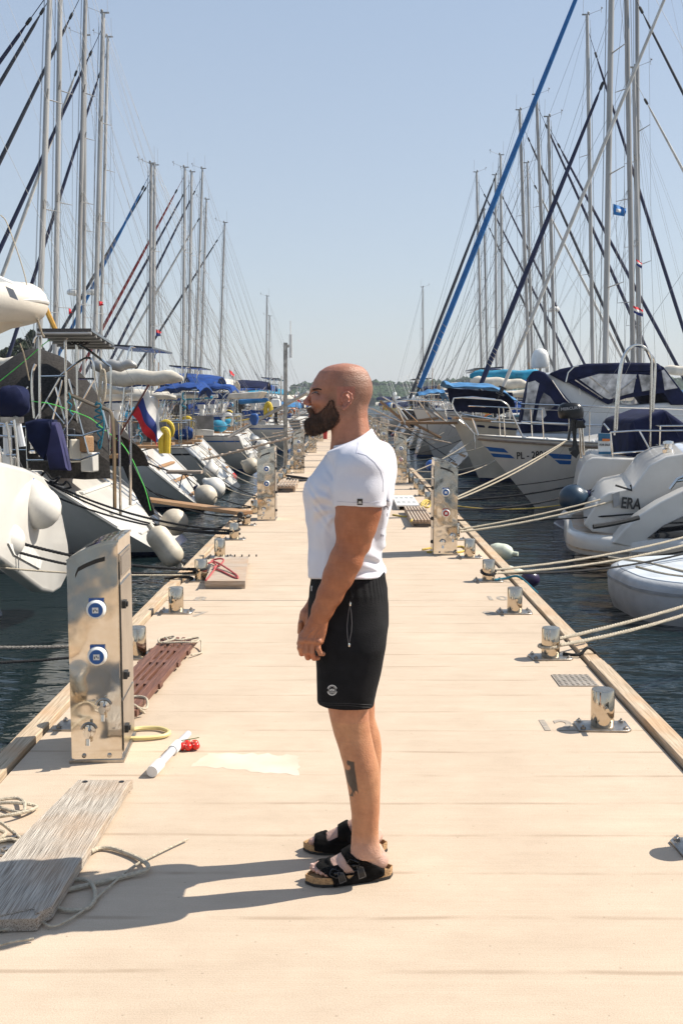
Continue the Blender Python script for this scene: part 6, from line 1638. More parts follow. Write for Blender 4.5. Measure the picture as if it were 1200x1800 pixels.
# ---- right row
PLb = S('white bow-in sailing yacht with blue stripes and registration PL 2801', 22.1, 1, bowto=True, X0=2.68, L=10.5, B=3.3, fs=1.15, fb=1.50, rev=.4, boot=GELCOAT, lod=0, xm=6.1, mh=14.5, genoa=GENOA_W, cover=CV_WHITE, seed=41, boom=False, foot=(873, 705), gw=.040, extras=False, rake=1.35, wheels=0, mast=(1262, 640, 1290, -330), steps=False)
rowR = [  # d, bow-in, X0, mast px, hull, cover, genoa, spray, bimini, w, foot, gw, label
 (29.3, True, 2.85, (1063, 640, 1076, -140), GEL_CREAM, None, GENOA_N, CV_NAVY, CV_SKY, .215, (838, 692), .072, 'cream bow-in yacht with navy furled headsail and light blue awning'),
 (32.9, False, None, (1112, 640, 1099, -60), GELCOAT, CV_WHITE, GENOA_G, CV_BLUE, None, .21, None, .06, 'white yacht with grey-white boom cover under the thick mast furthest right'),
 (36.2, False, None, (1125, 640, 1113, 120), GELCOAT, CV_BLUE, GENOA_W, CV_SKY, CV_BLUE, .17, None, .06, 'white yacht with blue boom cover under the slim mast beside the thickest right one'),
 (39.6, True, 2.45, (1121, 640, 1118, -300), GELCOAT, CV_SKY, GENOA_B, CV_TEAL, CV_SKY, .20, (729, 700), .105, 'bow-in yacht with long bright blue furled headsail crossing the sky'),
 (43.0, False, None, (1041, 640, 1031, 27), GELCOAT, CV_SKY, GENOA_N, CV_BLUE, None, .21, None, .075, 'white yacht with light blue boom cover under the mast right of the navy headsail'),
 (46.3, False, None, (974, 640, 963, 206), GEL_GREY, CV_NAVY, GENOA_N, None, CV_NAVY, .20, None, .08, 'grey yacht with navy cover and bimini in the middle of the right row'),
 (49.6, False, None, (961, 640, 942, 167), GELCOAT, CV_WHITE, GENOA_N, CV_NAVY, None, .21, None, .08, 'white yacht under the tallest mast left of the navy headsail'),
 (53.0, False, None, (929, 640, 912.5, 194), NAVY_P, CV_WHITE, GENOA_G, CV_NAVY, CV_WHITE, .22, None, .08, 'navy-hulled yacht with white bimini in the right row'),
 (56.3, False, None, (935, 640, 926, 287), GELCOAT, CV_BLUE, GENOA_W, None, None, .19, None, .08, 'white yacht with blue boom cover whose mast nearly hides behind a taller one'),
 (59.6, True, 3.0, (883, 640, 879, 273), BLACK_P, CV_WHITE, GENOA_G, CV_NAVY, None, .21, (717, 708), .095, 'black-hulled bow-in yacht with charcoal furled headsail'),
 (63.0, False, None, (872, 640, 870, 308), GELCOAT, CV_NAVY, GENOA_N, CV_NAVY, CV_NAVY, .20, None, .08, 'white yacht with navy awning beside the black-hulled bow-in yacht'),
 (66.4, False, None, (846, 640, 837, 303), GELCOAT, CV_WHITE, GENOA_N, CV_TEAL, None, .21, None, .08, 'white yacht under the leftmost tall mast of the right row'),
 (70.0, False, None, (856, 640, 850, 370), GEL_GREY, CV_WHITE, GENOA_G, None, None, .18, None, .08, 'grey yacht under the shorter second mast of the right row'),
 (98.0, False, None, (743, 660, 742.5, 505), GELCOAT, CV_NAVY, None, None, None, .15, None, .08, 'far white yacht under the lone thin mast right of the man'),
]
for i, (d, bt, X0, mp, hc, cv, gn, sp, bi, w, ft, gw, lb) in enumerate(rowR):
    r = random.Random(i * 7 + 3)
    S(lb, d, 1, bowto=bt, X0=X0 or 2.7 + r.uniform(0, .4), L=(14.5 if bt and d > 38 else 12.5) + r.uniform(-.3, 1.0), B=3.4 + r.uniform(-.1, .2), fs=1.1 + r.uniform(-.05, .25), fb=1.65 + r.uniform(0, .3), rev=r.choice((.5, 1.2, 1.6)) if not bt else .4, hullc=hc,
      mast=mp, lod=1 if d < 45 else 2, cover=cv, genoa=gn, spray=sp, bim=bi, seed=i + 60, w=w, foot=ft, gw=gw, boot=r.choice((NAVY_P, BLUE_P, RED_P, BLACK_P)), solar=r.random() < .35, radar=i in (6,), nspr=2 if d > 42 else 3, steps=(i == 0), boom=cv is not None, gtop=.72 if i == 0 else .97, ringc=r.choice((YELLOW, ORANGE, WHITE_PL)))
for i, (d, hc, cv, lb) in enumerate(((73.5, GELCOAT, CV_NAVY, 'white motor boat with navy awning after the last right sailing yacht'), (77, NAVY_P, CV_WHITE, 'navy motor boat with white awning far along the right side'), (81, GELCOAT, CV_SKY, 'white motor boat with light blue awning far along the right side'),
        (85, GELCOAT, CV_BLUE, 'white motor boat with blue awning far along the right side'), (90, GEL_CREAM, CV_NAVY, 'cream motor boat with navy awning far along the right side'))):
    motorboat(lb, d, 1, X0=2.9, L=9.0, B=3.2, hullc=hc, canv=cv, seed=i + 20)
for i, (x, y) in enumerate(((9, 150), (13, 150.5), (17, 151), (22, 149), (-9, 140), (-14, 141), (5.5, 150))):
    motorboat('%s tiny white motor boat across the basin, counted from the left' % ('sixth', 'seventh', 'fifth', 'fourth', 'second', 'first', 'third')[i], y, 1 if x > 0 else -1, X0=x, L=6.5, B=2.4, canv=CV_NAVY, seed=i + 40, group='tiny boats across the basin')

for i in range(8):
    sx = -1 if i % 2 else 1
    motorboat('small far motor boat near the pier end, %s on the %s' % (('nearest', 'second', 'third', 'farthest')[i // 2], 'left' if sx < 0 else 'right'), 106 + 4.2 * (i // 2), sx, X0=sx * 2.9, L=8.5, B=3.1, canv=(CV_NAVY, CV_BLUE, CV_WHITE, CV_SKY)[i % 4], seed=i + 70, fly=i in (3, 4))
# two rows of yachts behind the camera, mirrored in the steel
for sx, y, lb in ((-1, -6.5, 'white yacht behind the photographer on the left'), (1, -6.5, 'white yacht behind the photographer on the right'), (-1, 3.6, 'white yacht beside the photographer on the left, outside the frame')):
    S(lb, y, sx, X0=sx * 2.9, lod=2, L=11, extras=False, genoa=GENOA_N, seed=int(90 + y), mh=13, xm=6.2)
# ------------------------------------------------------------------ particular gear on the near boats, left side
L1r, L2r, L3r, PLr = L1[0], L2[0], L3[0], PLb[0]
def pipe(name, runs, r, m, parent, n=7, sm=False, world=True):
    b = MB()
    for run in runs:
        P = [Vector(p) for p in run]; b.tube(smooth_path(P, 5) if sm and len(P) > 2 else P, r, n)
    return b.build(name, m, parent, world)
A = lambda d, *pp: [at(x, y, d) for x, y in pp]
# rounded stern scoop of the nearest yacht (lies on the slanted plane of its transom)
def onx(px, py, X):
    v = _FW * FPX + _RI * (px - 600) - _UP * (py - 900); return CAM + v * (X / v.x)
pl = [(-60, 800), (0, 812), (40, 822), (72, 836), (92, 866), (106, 905), (115, 950), (118, 985), (114, 1015), (104, 1035), (90, 1044), (70, 1040), (45, 1022), (20, 1003), (0, 988), (-60, 950)]
P = [onx(x, y, -3.02) for x, y in pl]
b = MB(); c = sum(P, Vector()) / len(P)
b.loft([[p + (p - c) * -.04 + Vector((.035, 0, 0)) for p in P], P, [p + Vector((-.10, 0, 0)) for p in P]]); o = b.build('stern_scoop', GELCOAT, L1r, sharp=60); bevel(o, .02, 2)
b = MB(); q = [onx(x, y, -3.0) for x, y in ((10, 955), (52, 962), (70, 985), (66, 1000), (20, 975))]; b.loft([q, [p + Vector((.03, 0, 0)) for p in q]]); b.build('scoop_tread', NONSKID, L1r)
pipe('grab_rail', [A(10.4, (62, 965), (62, 945), (68, 932), (74, 934), (74, 962)), A(10.5, (68, 958), (68, 940), (73, 932))], .012, TUBE, L1r, sm=True)
pipe('stern_ladder', [A(10.0, (8, 750), (12, 742), (16, 760), (30, 905), (34, 940)), A(10.0, (20, 742), (25, 738), (28, 760), (42, 910), (46, 945)), A(10, (12, 800), (29, 800)), A(10, (16, 850), (34, 850)), A(10, (22, 900), (40, 900)), A(10, (26, 930), (44, 928))], .014, TUBE, L1r)
pipe('stern_ladder', [A(10.2, (-10, 790), (0, 786), (3, 800), (4, 905)), A(10.2, (-20, 745), (0, 745), (30, 748)), A(10.2, (-20, 765), (30, 768))], .013, TUBE, L1r)

# dinghy hanging over the nearest yacht's stern
t = thing('inflatable_dinghy', 'white inflatable dinghy hanging from davits at the upper left', 'dinghy', at(10, 550, 10.8))
def dsec(x, k):                                                  # sections across, bow at k = 1
    return x
d0 = 10.8
xt, zt = at(66, 560, d0).x, at(40, 545, d0).z
b = MB(); Rr = .20
side = [(-2.6, .62, -.02), (-1.8, .62, -.02), (-1.2, .60, 0.0), (-.75, .52, .03), (-.42, .38, .06), (-.22, .20, .085), (-.16, 0, .09)]
P = [Vector((xt + x, d0 + .2 - y, zt + z)) for x, y, z in side] + [Vector((xt + x, d0 + .2 + y, zt + z)) for x, y, z in reversed(side[:-1])]
b.tube(smooth_path(P, 5), Rr, 16); b.build('inflatable_tube', mat('ivory_hypalon', (.66, .60, .51), .55, 0, .06, 4, .15, 40, dirt=.12), t)
b = MB(); Rg = []
for x, w_, kz, top in ((-2.6, .5, -.30, -.08), (-1.6, .5, -.33, -.08), (-1.0, .48, -.33, -.06), (-.55, .34, -.27, -.04), (-.25, .16, -.14, 0), (-.12, .03, -.04, .04)):
    Rg.append([(xt + x, d0 + .2 + yy * w_, zt + (kz if abs(yy) < .05 else kz * .62 if abs(yy) < .7 else top)) for yy in (-1, -.66, 0, .66, 1)])
b.loft(Rg, closed=True); b.build('rigid_bottom', mat('ivory_hull', (.62, .55, .45), .4, 0, .06, 4), t)
b = MB(); b.tube(smooth_path([p + Vector((0, 0, -.005)) + (p - Vector((xt - 1.2, d0 + .2, zt))).normalized() * (Rr * .98) for p in P], 5), .022, 6); b.build('rubbing_strake', WHITE_PL, t)
b = MB(); b.loft([[onx_ for onx_ in A(d0 - .62, (10, 503), (24, 509), (33, 528), (18, 522))], [p + Vector((0, .02, 0)) for p in A(d0 - .62, (10, 503), (24, 509), (33, 528), (18, 522))]]); b.build('maker_panel', mat('pale_grey_patch', (.38, .38, .38), .5), t)
b = MB(); b.tube([at(-5, 492, d0 - .1), at(20, 503, d0 - .1), at(47, 520, d0 - .05)], .05, 8); b.build('lifting_spar', WHITE_PL, t)
rope('rope', [at(2, 378, d0), at(14, 395, d0), at(40, 470, d0), at(52, 520, d0)], .006, ROPE, 'thin pale hoist line running up from the hanging dinghy')
rope('rope', [at(66, 560, d0), at(74, 585, 12.5), at(78, 592, 13.6)], .012, ROPE, 'pale rope from the dinghy bow to the solar panel arch')
rope('rope', [at(36, 604, 11.2), at(43, 625, 11.6), at(52, 668, 12)], .007, ROPE, 'thin pale rope hanging below the dinghy')

# covered outboard and canvas pile
t = thing('covered_outboard', 'outboard motor under a crumpled navy cover at the left edge', 'outboard motor', at(26, 760, 10.9))
c = at(22, 706, 10.9); b = MB(); rr = random.Random(5); rings = []
for i in range(9):
    th = math.pi * (i + .2) / 8.4; R0 = .185 * math.sin(th) ** .7
    rings.append([c + Vector((R0 * 1.05 * math.cos(a) * (1 + .10 * math.sin(3 * a + i)), R0 * .8 * math.sin(a), .16 * math.cos(th) * -1 + .012 * math.sin(5 * a))) for a in [2 * math.pi * k / 16 for k in range(16)]])
b.loft(rings); b.build('cover', CV_NAVY, t)
pipe('shaft', [A(10.9, (28, 728), (32, 745), (40, 785))], .035, GEL_GREY, t)
b = MB(); b.box(at(22, 738, 10.9), (.20, .14, .06)); b.build('clamp_plate', PLATE, t)
pipe('bracket', [A(10.9, (10, 745), (12, 800)), A(10.9, (16, 745), (17, 800))], .03, GEL_GREY, t)

# ladder frame, arch and solar panel of the second yacht
D = 14.1
pipe('frame_post', [A(D, (60, 603), (62, 596), (66, 591), (70, 592), (70, 600), (71, 803))], .019, TUBE, L2r)
pipe('frame_post', [A(D, (124, 592), (119, 592), (115.5, 598), (116, 640), (118, 805))], .019, TUBE, L2r)
for a, c in (((68, 662), (115, 661)), ((68, 764), (145, 766)), ((72, 789), (118, 789)), ((47, 809), (143, 808)), ((138, 666), (168, 666))):
    pipe('cross_tube', [A(D, a, c)], .0145, TUBE, L2r)
pipe('rail_tube', [A(D, (145, 766), (160, 761), (178, 756), (192, 752)), A(D, (143, 808), (160, 802), (175, 796))], .0145, TUBE, L2r, sm=True)
for a, c in (((108, 660), (42, 775)), ((110, 668), (92, 742)), ((98, 680), (114, 738)), ((121, 666), (156, 798)), ((167, 665), (138, 718)), ((138, 718), (112, 760)), ((82, 706), (113, 745)), ((50, 680), (33, 705))):
    pipe('brace_tube', [A(D + .2, a, c)], .0125, TUBE, L2r)
pipe('arch_tube', [A(D, (107, 660), (122, 648), (137, 637), (153, 629), (163, 635), (167, 663), (175, 700), (190, 760), (194, 800))], .016, TUBE, L2r, sm=True)
pipe('arch_tube', [A(D + .9, (138, 604), (162, 620), (188, 640), (195, 650), (195, 700), (193, 790))], .018, TUBE, L2r, sm=True)
pipe('arch_tube', [A(D + .7, (63, 640), (58, 655), (57, 690), (61, 735))], .020, TUBE, L2r, sm=True)
pipe('arch_tube', [A(D + .9, (135, 598), (136, 660), (137, 760), (138, 800))], .018, TUBE, L2r)
pipe('boom_pole', [A(D - .3, (119, 692), (142, 702), (167, 713), (186, 719), (195, 726), (199, 745), (201, 800), (202, 895))], .026, mat('bronze_tube', (.50, .36, .22), .3, .9, .1), L2r, sm=True)
pipe('boom_pole', [A(D - .2, (210, 745), (211, 830), (212, 905))], .018, TUBE, L2r)
pipe('flag_post', [A(D - .1, (229, 738), (230, 800), (229, 888))], .020, TUBE, L2r)
b = MB(); z0 = at(110, 585, 13.5).z
nr = [at(66, 588, 13.5), at(161, 583, 13.5)]; fr = [at(201, 600, 15.7), at(108, 600, 15.7)]
for p in nr + fr: p.z = z0 + (.02 if p in nr else 0)
fr[0].z = fr[1].z = z0 - .05; 
Q = [nr[0], nr[1], fr[0], fr[1]]; b.loft([Q, [p + Vector((0, 0, .035)) for p in Q]]); b.build('solar_panel', PANEL, L2r)
b = MB()
for i in range(6):
    u = i / 5; p, q = nr[0].lerp(fr[1], u), nr[1].lerp(fr[0], u); b.tube([p - Vector((0, 0, .03)), q - Vector((0, 0, .03))], .022, 5)
b.build('panel_rails', ALU_D, L2r)
b = MB(); 
for i in range(7):
    c = at(122 + i * 5.2, 598 + (i % 2) * 2.2, 14.4); b.ring(c, .045, .010, Matrix.Rotation(math.radians(80), 3, 'X') @ Matrix.Rotation(i, 3, 'Z'), 12, 5)
b.build('cable_coils', RUBBER, L2r)
rope('rope', smooth_path([at(x, y, 13.9) for x, y in ((176, 640), (178, 655), (174, 700), (181, 706), (185, 660), (180, 652), (177, 690), (183, 702), (186, 668), (179, 660), (176, 686), (182, 697))], 3), .016, ROPE, 'pale rope hank hanging from the steel arch')
rope('rope', [at(x, y, 13.6) for x, y in ((171, 706), (168, 712), (175, 709), (178, 716), (168, 722), (179, 728), (166, 734), (180, 740), (170, 748), (181, 755), (172, 760), (178, 770), (173, 778), (176, 789), (180, 770), (183, 742), (176, 714))], .011, ROPE_T, 'tangled teal rope hanging from the bronze pole')
rope('rope', [at(x, y, 13.7) for x, y in ((121, 690), (124, 700), (119, 706), (126, 712), (123, 722), (129, 730))], .010, ROPE_T, 'short teal rope tied to the steel ladder frame')
rope('rope', [at(x, y, 26) for x, y in ((322, 690), (321, 700), (325, 704), (320, 712), (326, 716), (322, 722))], .02, ROPE_T, 'small teal rope bunch farther along the left row')
rope('rope', [at(x, y, 15.2) for x, y in ((245, 740), (243, 752), (249, 756), (244, 762), (250, 770), (247, 780))], .012, ROPE_T, 'teal rope bunch behind the white, blue and red flag')
# dark mesh awning
b = MB()
X_ = [(-7.0, .5), (-5.9, 1.0), (-5.2, 1.45), (-4.75, 1.78), (-4.45, 1.86), (-4.1, 1.74), (-3.8, 1.45), (-3.55, 1.05), (-3.3, .55)]
xs = [q[0] for q in X_]; hs = [q[1] for q in X_]
def awn(u, v):
    x = -7.0 + 3.7 * u; h_ = float(np.interp(x, xs, hs)); a = math.pi * v
    return (x - .25 * math.sin(a), 14.65 + 2.9 * v, .62 + h_ * math.sin(a) ** .55 * (1 + .02 * math.sin(14 * v)) + .01 * math.sin(u * 40))
b.sheet(awn, 30, 18, thick=.015); t = tag(b.build('mesh_awning', CV_CHAR), 'dark grey mesh awning with lime edging rigged over the second yacht', 'awning')
rope('cord', A(14.2, (-20, 682), (0, 670), (48, 631), (75, 607), (88, 597)), .006, GREEN_L, 'lime cord along the upper edge of the dark mesh awning', cat='cord')
rope('cord', A(14.2, (56, 705), (90, 710), (120, 720), (150, 731), (163, 738), (180, 752), (200, 768)), .006, GREEN_L, 'lime cord along the lower edge of the dark mesh awning', cat='cord')
pl = [(203, 770), (213, 772), (226, 800), (240, 830), (258, 862), (268, 890), (272, 904), (262, 908), (246, 885), (230, 855), (214, 815)]
t = thing('mesh_strip', 'black mesh strip with lime cord hanging down towards the water', 'awning strip', at(240, 840, 14.3))
slab('mesh_cloth', pl, 14.3, 14.34, CV_CHAR, t)
pipe('edge_cord', [A(14.27, (203, 770), (216, 782), (232, 806), (246, 838), (256, 862), (265, 897))], .006, GREEN_L, t, sm=True)
# navy canvas heap
def drape(name, pl, d, m, parent=None, dep=.5, label=None, cat=None):
    P = [at(x, y, d) for x, y in pl]; b = MB(); c = sum(P, Vector()) / len(P); n = len(P)
    rings = []
    for k, (dy, sc) in enumerate(((0, .86), (.04, .97), (.15, 1.0), (dep * .7, .98), (dep, .8))):
        rings.append([c + (p - c) * (sc + .012 * math.sin(3.1 * i + k)) + Vector((0, dy - .0, 0)) for i, p in enumerate(P)])
    b.loft(rings); o = b.build(name, m, parent, sharp=60)
    if label: tag(o, label, cat)
    return o
drape('canvas_cover', [(42, 742), (60, 736), (88, 738), (92, 752), (88, 790), (78, 812), (66, 800), (55, 785), (46, 770)], 13.6, CV_NAVY, None, .5, 'navy canvas cover bundled behind the steel ladder frame', 'cover')
drape('canvas_cover', [(90, 742), (98, 742), (104, 762), (112, 795), (119, 828), (86, 828), (80, 800), (86, 770)], 13.4, mat('violet_blue_canvas', (.028, .028, .095), .9, 0, .2, 5, .8, 7), None, .3, 'violet-blue canvas hanging down to the deck of the second yacht', 'cover')
# gear along the second yacht's aft deck
rope('rope', A(13.9, (40, 838), (55, 832), (68, 840), (80, 830), (92, 842), (105, 838), (98, 848), (88, 846), (110, 852), (118, 846), (125, 856), (112, 860)), .016, ROPE_B, 'tangle of black rope on the aft deck of the second yacht')
for i, (x, y) in enumerate(((113, 800), (122, 770), (130, 792), (150, 780), (158, 812))):
    b = MB(); b.box(at(x, y, 14.6), (.16, .2, .22 + .05 * (i % 3)), .3 * i); o = b.build('deck_locker', (GEL_GREY, BLACK_P, GEL_CREAM, TEAK, GELCOAT)[i], L2r); bevel(o, .02)
slab('helm_seat', [(60, 800), (76, 800), (78, 835), (56, 835)], 14.8, 15.3, GEL_CREAM, L2r, .03)

# flag on its pole
def flag(label, pole, hoist, fly, d, stripes, name='flag', amp=.03, pr=.014, pm=None, emblem=None):
    t = thing(name, label, 'flag', at(*hoist[0], d))
    if pole: pipe('flag_pole', [A(d, *pole)], pr, pm or RED_BR, t)
    n = len(stripes); h0, h1 = at(*hoist[0], d), at(*hoist[1], d); f0, f1 = at(*fly[0], d), at(*fly[1], d)
    def F(s, v):
        p = h0.lerp(h1, s).lerp(f0.lerp(f1, s), v); k = math.sin(v * 9 + s * 3.2) * amp * (.3 + v); return p + Vector((k * .35, k + .05 * math.sin(s * 6 + 2) * v, k * .2))
    for i, (nm, m) in enumerate(stripes):
        b = MB(); b.sheet(lambda u, v: F((i + u) / n, v), 5, 22, thick=.002); o = b.build(nm, m, t)
        if emblem and i == 1:
            e = MB(); e.sheet(lambda u, v: F(.30 + .34 * u, .25 + .35 * v) - Vector((0, .012, 0)), 4, 6); e.build('emblem', FL_W, o, fix=False)
    return t
RED_BR = mat('dark_red_varnish', (.13, .03, .02), .3, 0, .2, 8)
flag('white, blue and red flag hanging from a dark varnished pole', ((262, 676), (195, 792)), ((231, 727), (261, 684)), ((274, 788), (287, 762)), 13.9, (('red_stripe', FL_R), ('blue_stripe', FL_B), ('white_stripe', FL_W)), amp=.045)
flag('blue flag with a white disc flying beside the thick stepped mast', None, ((1076, 377), (1077, 358)), ((1097, 380), (1101, 366)), 29.2, (('blue_cloth', FL_S), ('blue_cloth', FL_S), ('blue_cloth', FL_S)), amp=.05, emblem=True)
flag('red, white and blue flag flying low before the right-hand masts', None, ((1113, 550), (1112, 537)), ((1129, 557), (1130, 544)), 31.0, (('blue_stripe', FL_B), ('white_stripe', FL_W), ('red_stripe', FL_R)), amp=.05)
flag('small faded red and white flag high before the right-hand masts', None, ((1118, 466), (1117, 455)), ((1127, 472), (1128, 462)), 31.0, (('blue_stripe', FL_B), ('white_stripe', FL_W), ('red_stripe', FL_R)), amp=.02)
flag('small red and white courtesy flag over a white boom at the left', None, ((403, 660), (403, 649)), ((411, 668), (412, 658)), 30.0, (('white_stripe', FL_W), ('red_stripe', FL_R)), amp=.02)
flag('small pink and blue courtesy flag left of the double mast', None, ((274, 590), (274, 578)), ((283, 591), (284, 583)), 38.0, (('blue_stripe', FL_B), ('red_stripe', FL_R)), amp=.02)
flag('tiny pink pennant between the two leftmost masts', None, ((121, 553), (121, 541)), ((126, 549), (126, 545)), 27, (('red_cloth', FL_R),), amp=.02)
flag('tiny red pennant on the left beside the blue furled headsail', None, ((174, 538), (174, 529)), ((182, 536), (182, 531)), 29, (('red_cloth', FL_R),), amp=.02)
flag('small red flag on a stern left of the bearded man', ((524, 690), (530, 712)), ((517, 700), (517, 691)), ((527, 708), (528, 700)), 34, (('red_cloth', FL_R), ('white_cloth', FL_W)), amp=.02)

# fenders
def fender_ball(label, px, py, d, r, m, cap=None, tilt=(0, 0), pear=1.2, line=None):
    t = thing('ball_fender', label, 'fender', at(px, py, d), 0, 'fenders hanging from the boats'); c = at(px, py, d)
    Mx = Matrix.Rotation(tilt[0], 3, 'Y') @ Matrix.Rotation(tilt[1], 3, 'X')
    b = MB(); b.lathe([(.01, -r)] + [(r * math.cos(a), r * math.sin(a)) for a in [math.radians(q) for q in (-75, -55, -35, -15, 0, 15, 32, 48)]] + [(r * .50, r * .93 * pear * .93), (r * .26, r * 1.08 * pear), (r * .20, r * 1.2 * pear), (r * .08, r * 1.24 * pear)], c, 24, Mx); b.build('fender_body', m, t, sharp=70)
    b = MB(); b.lathe([(r * .30, r * 1.02 * pear), (r * .24, r * 1.2 * pear), (r * .12, r * 1.30 * pear)], c, 14, Mx); b.build('fender_cap', cap or m, t)
    if line: rope_b = MB(); rope_b.tube([c + Mx @ Vector((0, 0, r * 1.25 * pear)), at(*line, d)], .008, 5); rope_b.build('fender_line', WIRE_D, t)
    return t
fender_ball('large white pear fender with a blue cap on the nearest left yacht', 70, 893, 10.0, .205, FENDER_W, BLUE_PL, (-.35, 0), 1.25, (28, 800))
fender_ball('white ball fender cut by the left edge below the large one', 12, 950, 9.4, .165, FENDER_W, FENDER_W, (-.3, 0), 1.15, (4, 880))
fender_ball('tan weathered ball fender at the water beside the gangplank', 307, 918, 15.6, .205, FENDER_D, CV_NAVY, (-1.9, 0), 1.0, (262, 905))
fender_ball('cream ball fender in front of another behind the third yacht', 362, 872, 19.0, .21, FENDER_D, CV_NAVY, (-.9, 0), 1.0)
fender_ball('cream ball fender half hidden behind another one', 377, 858, 20.6, .22, FENDER_W, None, (-.9, 0), 1.0)
fender_ball('white ball fender hanging on a line over dark water', 371, 828, 24.0, .18, FENDER_W, None, (0, 0), 1.15, (367, 785))
fender_ball('cream ball fender beside the second left pedestal', 441, 819, 26.5, .21, FENDER_D, None, (-1.2, 0), 1.0)
fender_ball('white ball fender between far left sterns', 462, 785, 33, .22, FENDER_W, CV_NAVY, (-1.0, 0), 1.0)
fender_ball('white ball fender far along the left sterns, higher one', 447, 776, 36, .22, FENDER_W, None, (-.3, 0), 1.0)
fender_ball('large dark blue fender hanging between two white sterns on the right', 1006, 876, 15.9, .215, FENDER_N, CV_NAVY, (1.25, 0), 1.0, (1050, 858))
fender_ball('small blue buoy at the water behind the right pedestal', 757, 818, 24.5, .13, BLUE_PL, None, (1.2, 0), 1.0)
def fender_cyl(label, p, q, r, m, endm=None):
    t = thing('long_fender', label, 'fender', p, 0, 'fenders hanging from the boats'); d = q - p; L_ = d.length; Mx = d.to_track_quat('Z', 'Y').to_matrix()
    b = MB(); b.lathe([(r * .25, -.03), (r * .7, .0), (r * .94, .05), (r, .10), (r, L_ * .3), (r * .985, L_ * .5), (r, L_ * .7), (r, L_ - .10), (r * .94, L_ - .05), (r * .7, L_), (r * .25, L_ + .03)], p, 26, Mx)
    b.build('fender_body', m, t, sharp=70)
    for s, e in ((-1, p), (1, q)):
        b = MB(); n = d.normalized() * s; b.cyl(e, e + n * .09, r * .26, n=10); b.build('fender_end', endm or m, t)
    return t
fender_cyl('large dirty white cylinder fender leaning against a stern on the left', at(270, 932, 12.9), at(311, 988, 12.9), .150, FENDER_D)
fender_cyl('green-white fender floating against the right pier edge', on(862, 967, WZ + .42) + Vector((.0, 0, 0)), on(897, 972, WZ + .40), .10, FENDER_G)
fender_cyl('white fender with dark purple end beside the right bollards', on(880, 1003, WZ + .36), on(925, 1018, WZ + .30), .085, FENDER_G, PURPLE)
b = MB(); c = on(925, 1018, WZ + .30); b.ball(c + Vector((.03, 0, 0)), .095, 14, 9, sq=(1.2, 1, 1)); tag(b.build('buoy', PURPLE), 'dark purple buoy end low beside the right pier edge', 'buoy')

# cockpit clutter of the third yacht and beyond
t = thing('horseshoe_cover', 'yellow horseshoe buoy cover hanging below the flag', 'lifebuoy', at(289, 778, 17.6))
b = MB(); P = A(17.6, (285, 797), (284, 775), (286, 758), (292, 756), (295, 765), (294, 797)); b.tube(smooth_path(P, 4), .055, 8); b.build('buoy_cover', YELLOW, t)
t = tag(slab('rescue_bag', [(440, 727), (452, 727), (454, 735), (451, 748), (442, 748), (438, 738)], 26.5, 26.8, BLUE_PL, None, .05), 'bright blue rescue bag on a stern rail', 'bag')
t = thing('horseshoe_cover', 'yellow horseshoe buoy on a stern rail left of the tall pole', 'lifebuoy', at(471, 722, 29))
b = MB(); P = A(29, (468, 732), (467, 718), (470, 710), (474, 711), (476, 720), (474, 732)); b.tube(smooth_path(P, 4), .06, 8); b.build('buoy_cover', YELLOW, t)
tag(slab('rolled_awning', [(418, 702), (470, 699), (471, 707), (420, 711)], 30, 30.3, CV_SKY, None, .06), 'bright blue rolled awning above the left sterns', 'awning')
tag(slab('cream_awning', [(402, 692), (462, 688), (452, 700), (398, 701)], 24.8, 26.4, CV_WHITE, None, .02), 'cream flat awning stretched over a stern on the left', 'awning')
t = thing('raised_gangway', 'grey metal gangway raised on ropes left of the man', 'gangway', at(470, 735, 31))
for off in (0, .34):
    b = MB(); b.tube([at(402, 768, 31) + Vector((0, off, 0)), at(541, 689, 27) + Vector((0, off, 0))], .045, 6); b.build('side_beam', ALU, t)
b = MB()
for i in range(14):
    p = at(402, 768, 31).lerp(at(541, 689, 27), (i + .5) / 14); b.tube([p, p + Vector((0, .34, 0))], .02, 5)
b.build('rungs', ALU_D, t)
rope('rope', A(27, (500, 683), (520, 700), (541, 690)), .012, ROPE, 'yellowish hoist rope of the raised gangway')
# brown gangplank from the third yacht down to the pier
t = thing('brown_gangplank', 'long brown plank reaching from a stern to the left pier edge', 'gangplank', at(330, 885, 15))
p, q = at(232, 874, 18.6), Vector((-1.38, 14.1, .20)); dd = q - p; b = MB(); Mx = Matrix(((dd.normalized()), (Vector((-dd.y, dd.x, 0)).normalized()), (dd.normalized().cross(Vector((-dd.y, dd.x, 0)).normalized())))).transposed()
b.box((p + q) / 2, (dd.length, .24, .05), M=Mx); o = b.build('plank', TEAK, t); bevel(o, .006, 1)
b = MB(); b.cyl(q + Vector((-.05, -.13, -.02)), q + Vector((-.05, .13, -.02)), .04, n=10); b.build('roller', RUBBER, t)
t = thing('folded_gangplank', 'short grey plank sticking out flat from a stern on the left', 'gangplank', at(325, 829, 19))
b = MB(); p, q = at(306, 831, 19.4), at(346, 828, 19.0); b.box((p + q) / 2, ((q - p).length, .36, .05)); b.build('plank', TEAK_GREY, t)
pipe('plank_stay', [[at(322, 830, 19.1), at(315, 858, 19.1)], [at(322, 830, 19.1), at(340, 858, 19.1)]], .012, WIRE, t)
t = thing('boathook_case', 'yellow wooden oar stowed upright beside the leftmost mast', 'oar', at(85, 555, 13.8))
pipe('oar_shaft', [A(13.8, (74, 527), (97, 579))], .035, mat('varnished_yellow_wood', (.50, .27, .04), .3, 0, .15, 10), t); pipe('oar_collar', [A(13.8, (73, 524), (75.5, 531))], .042, RUBBER, t)

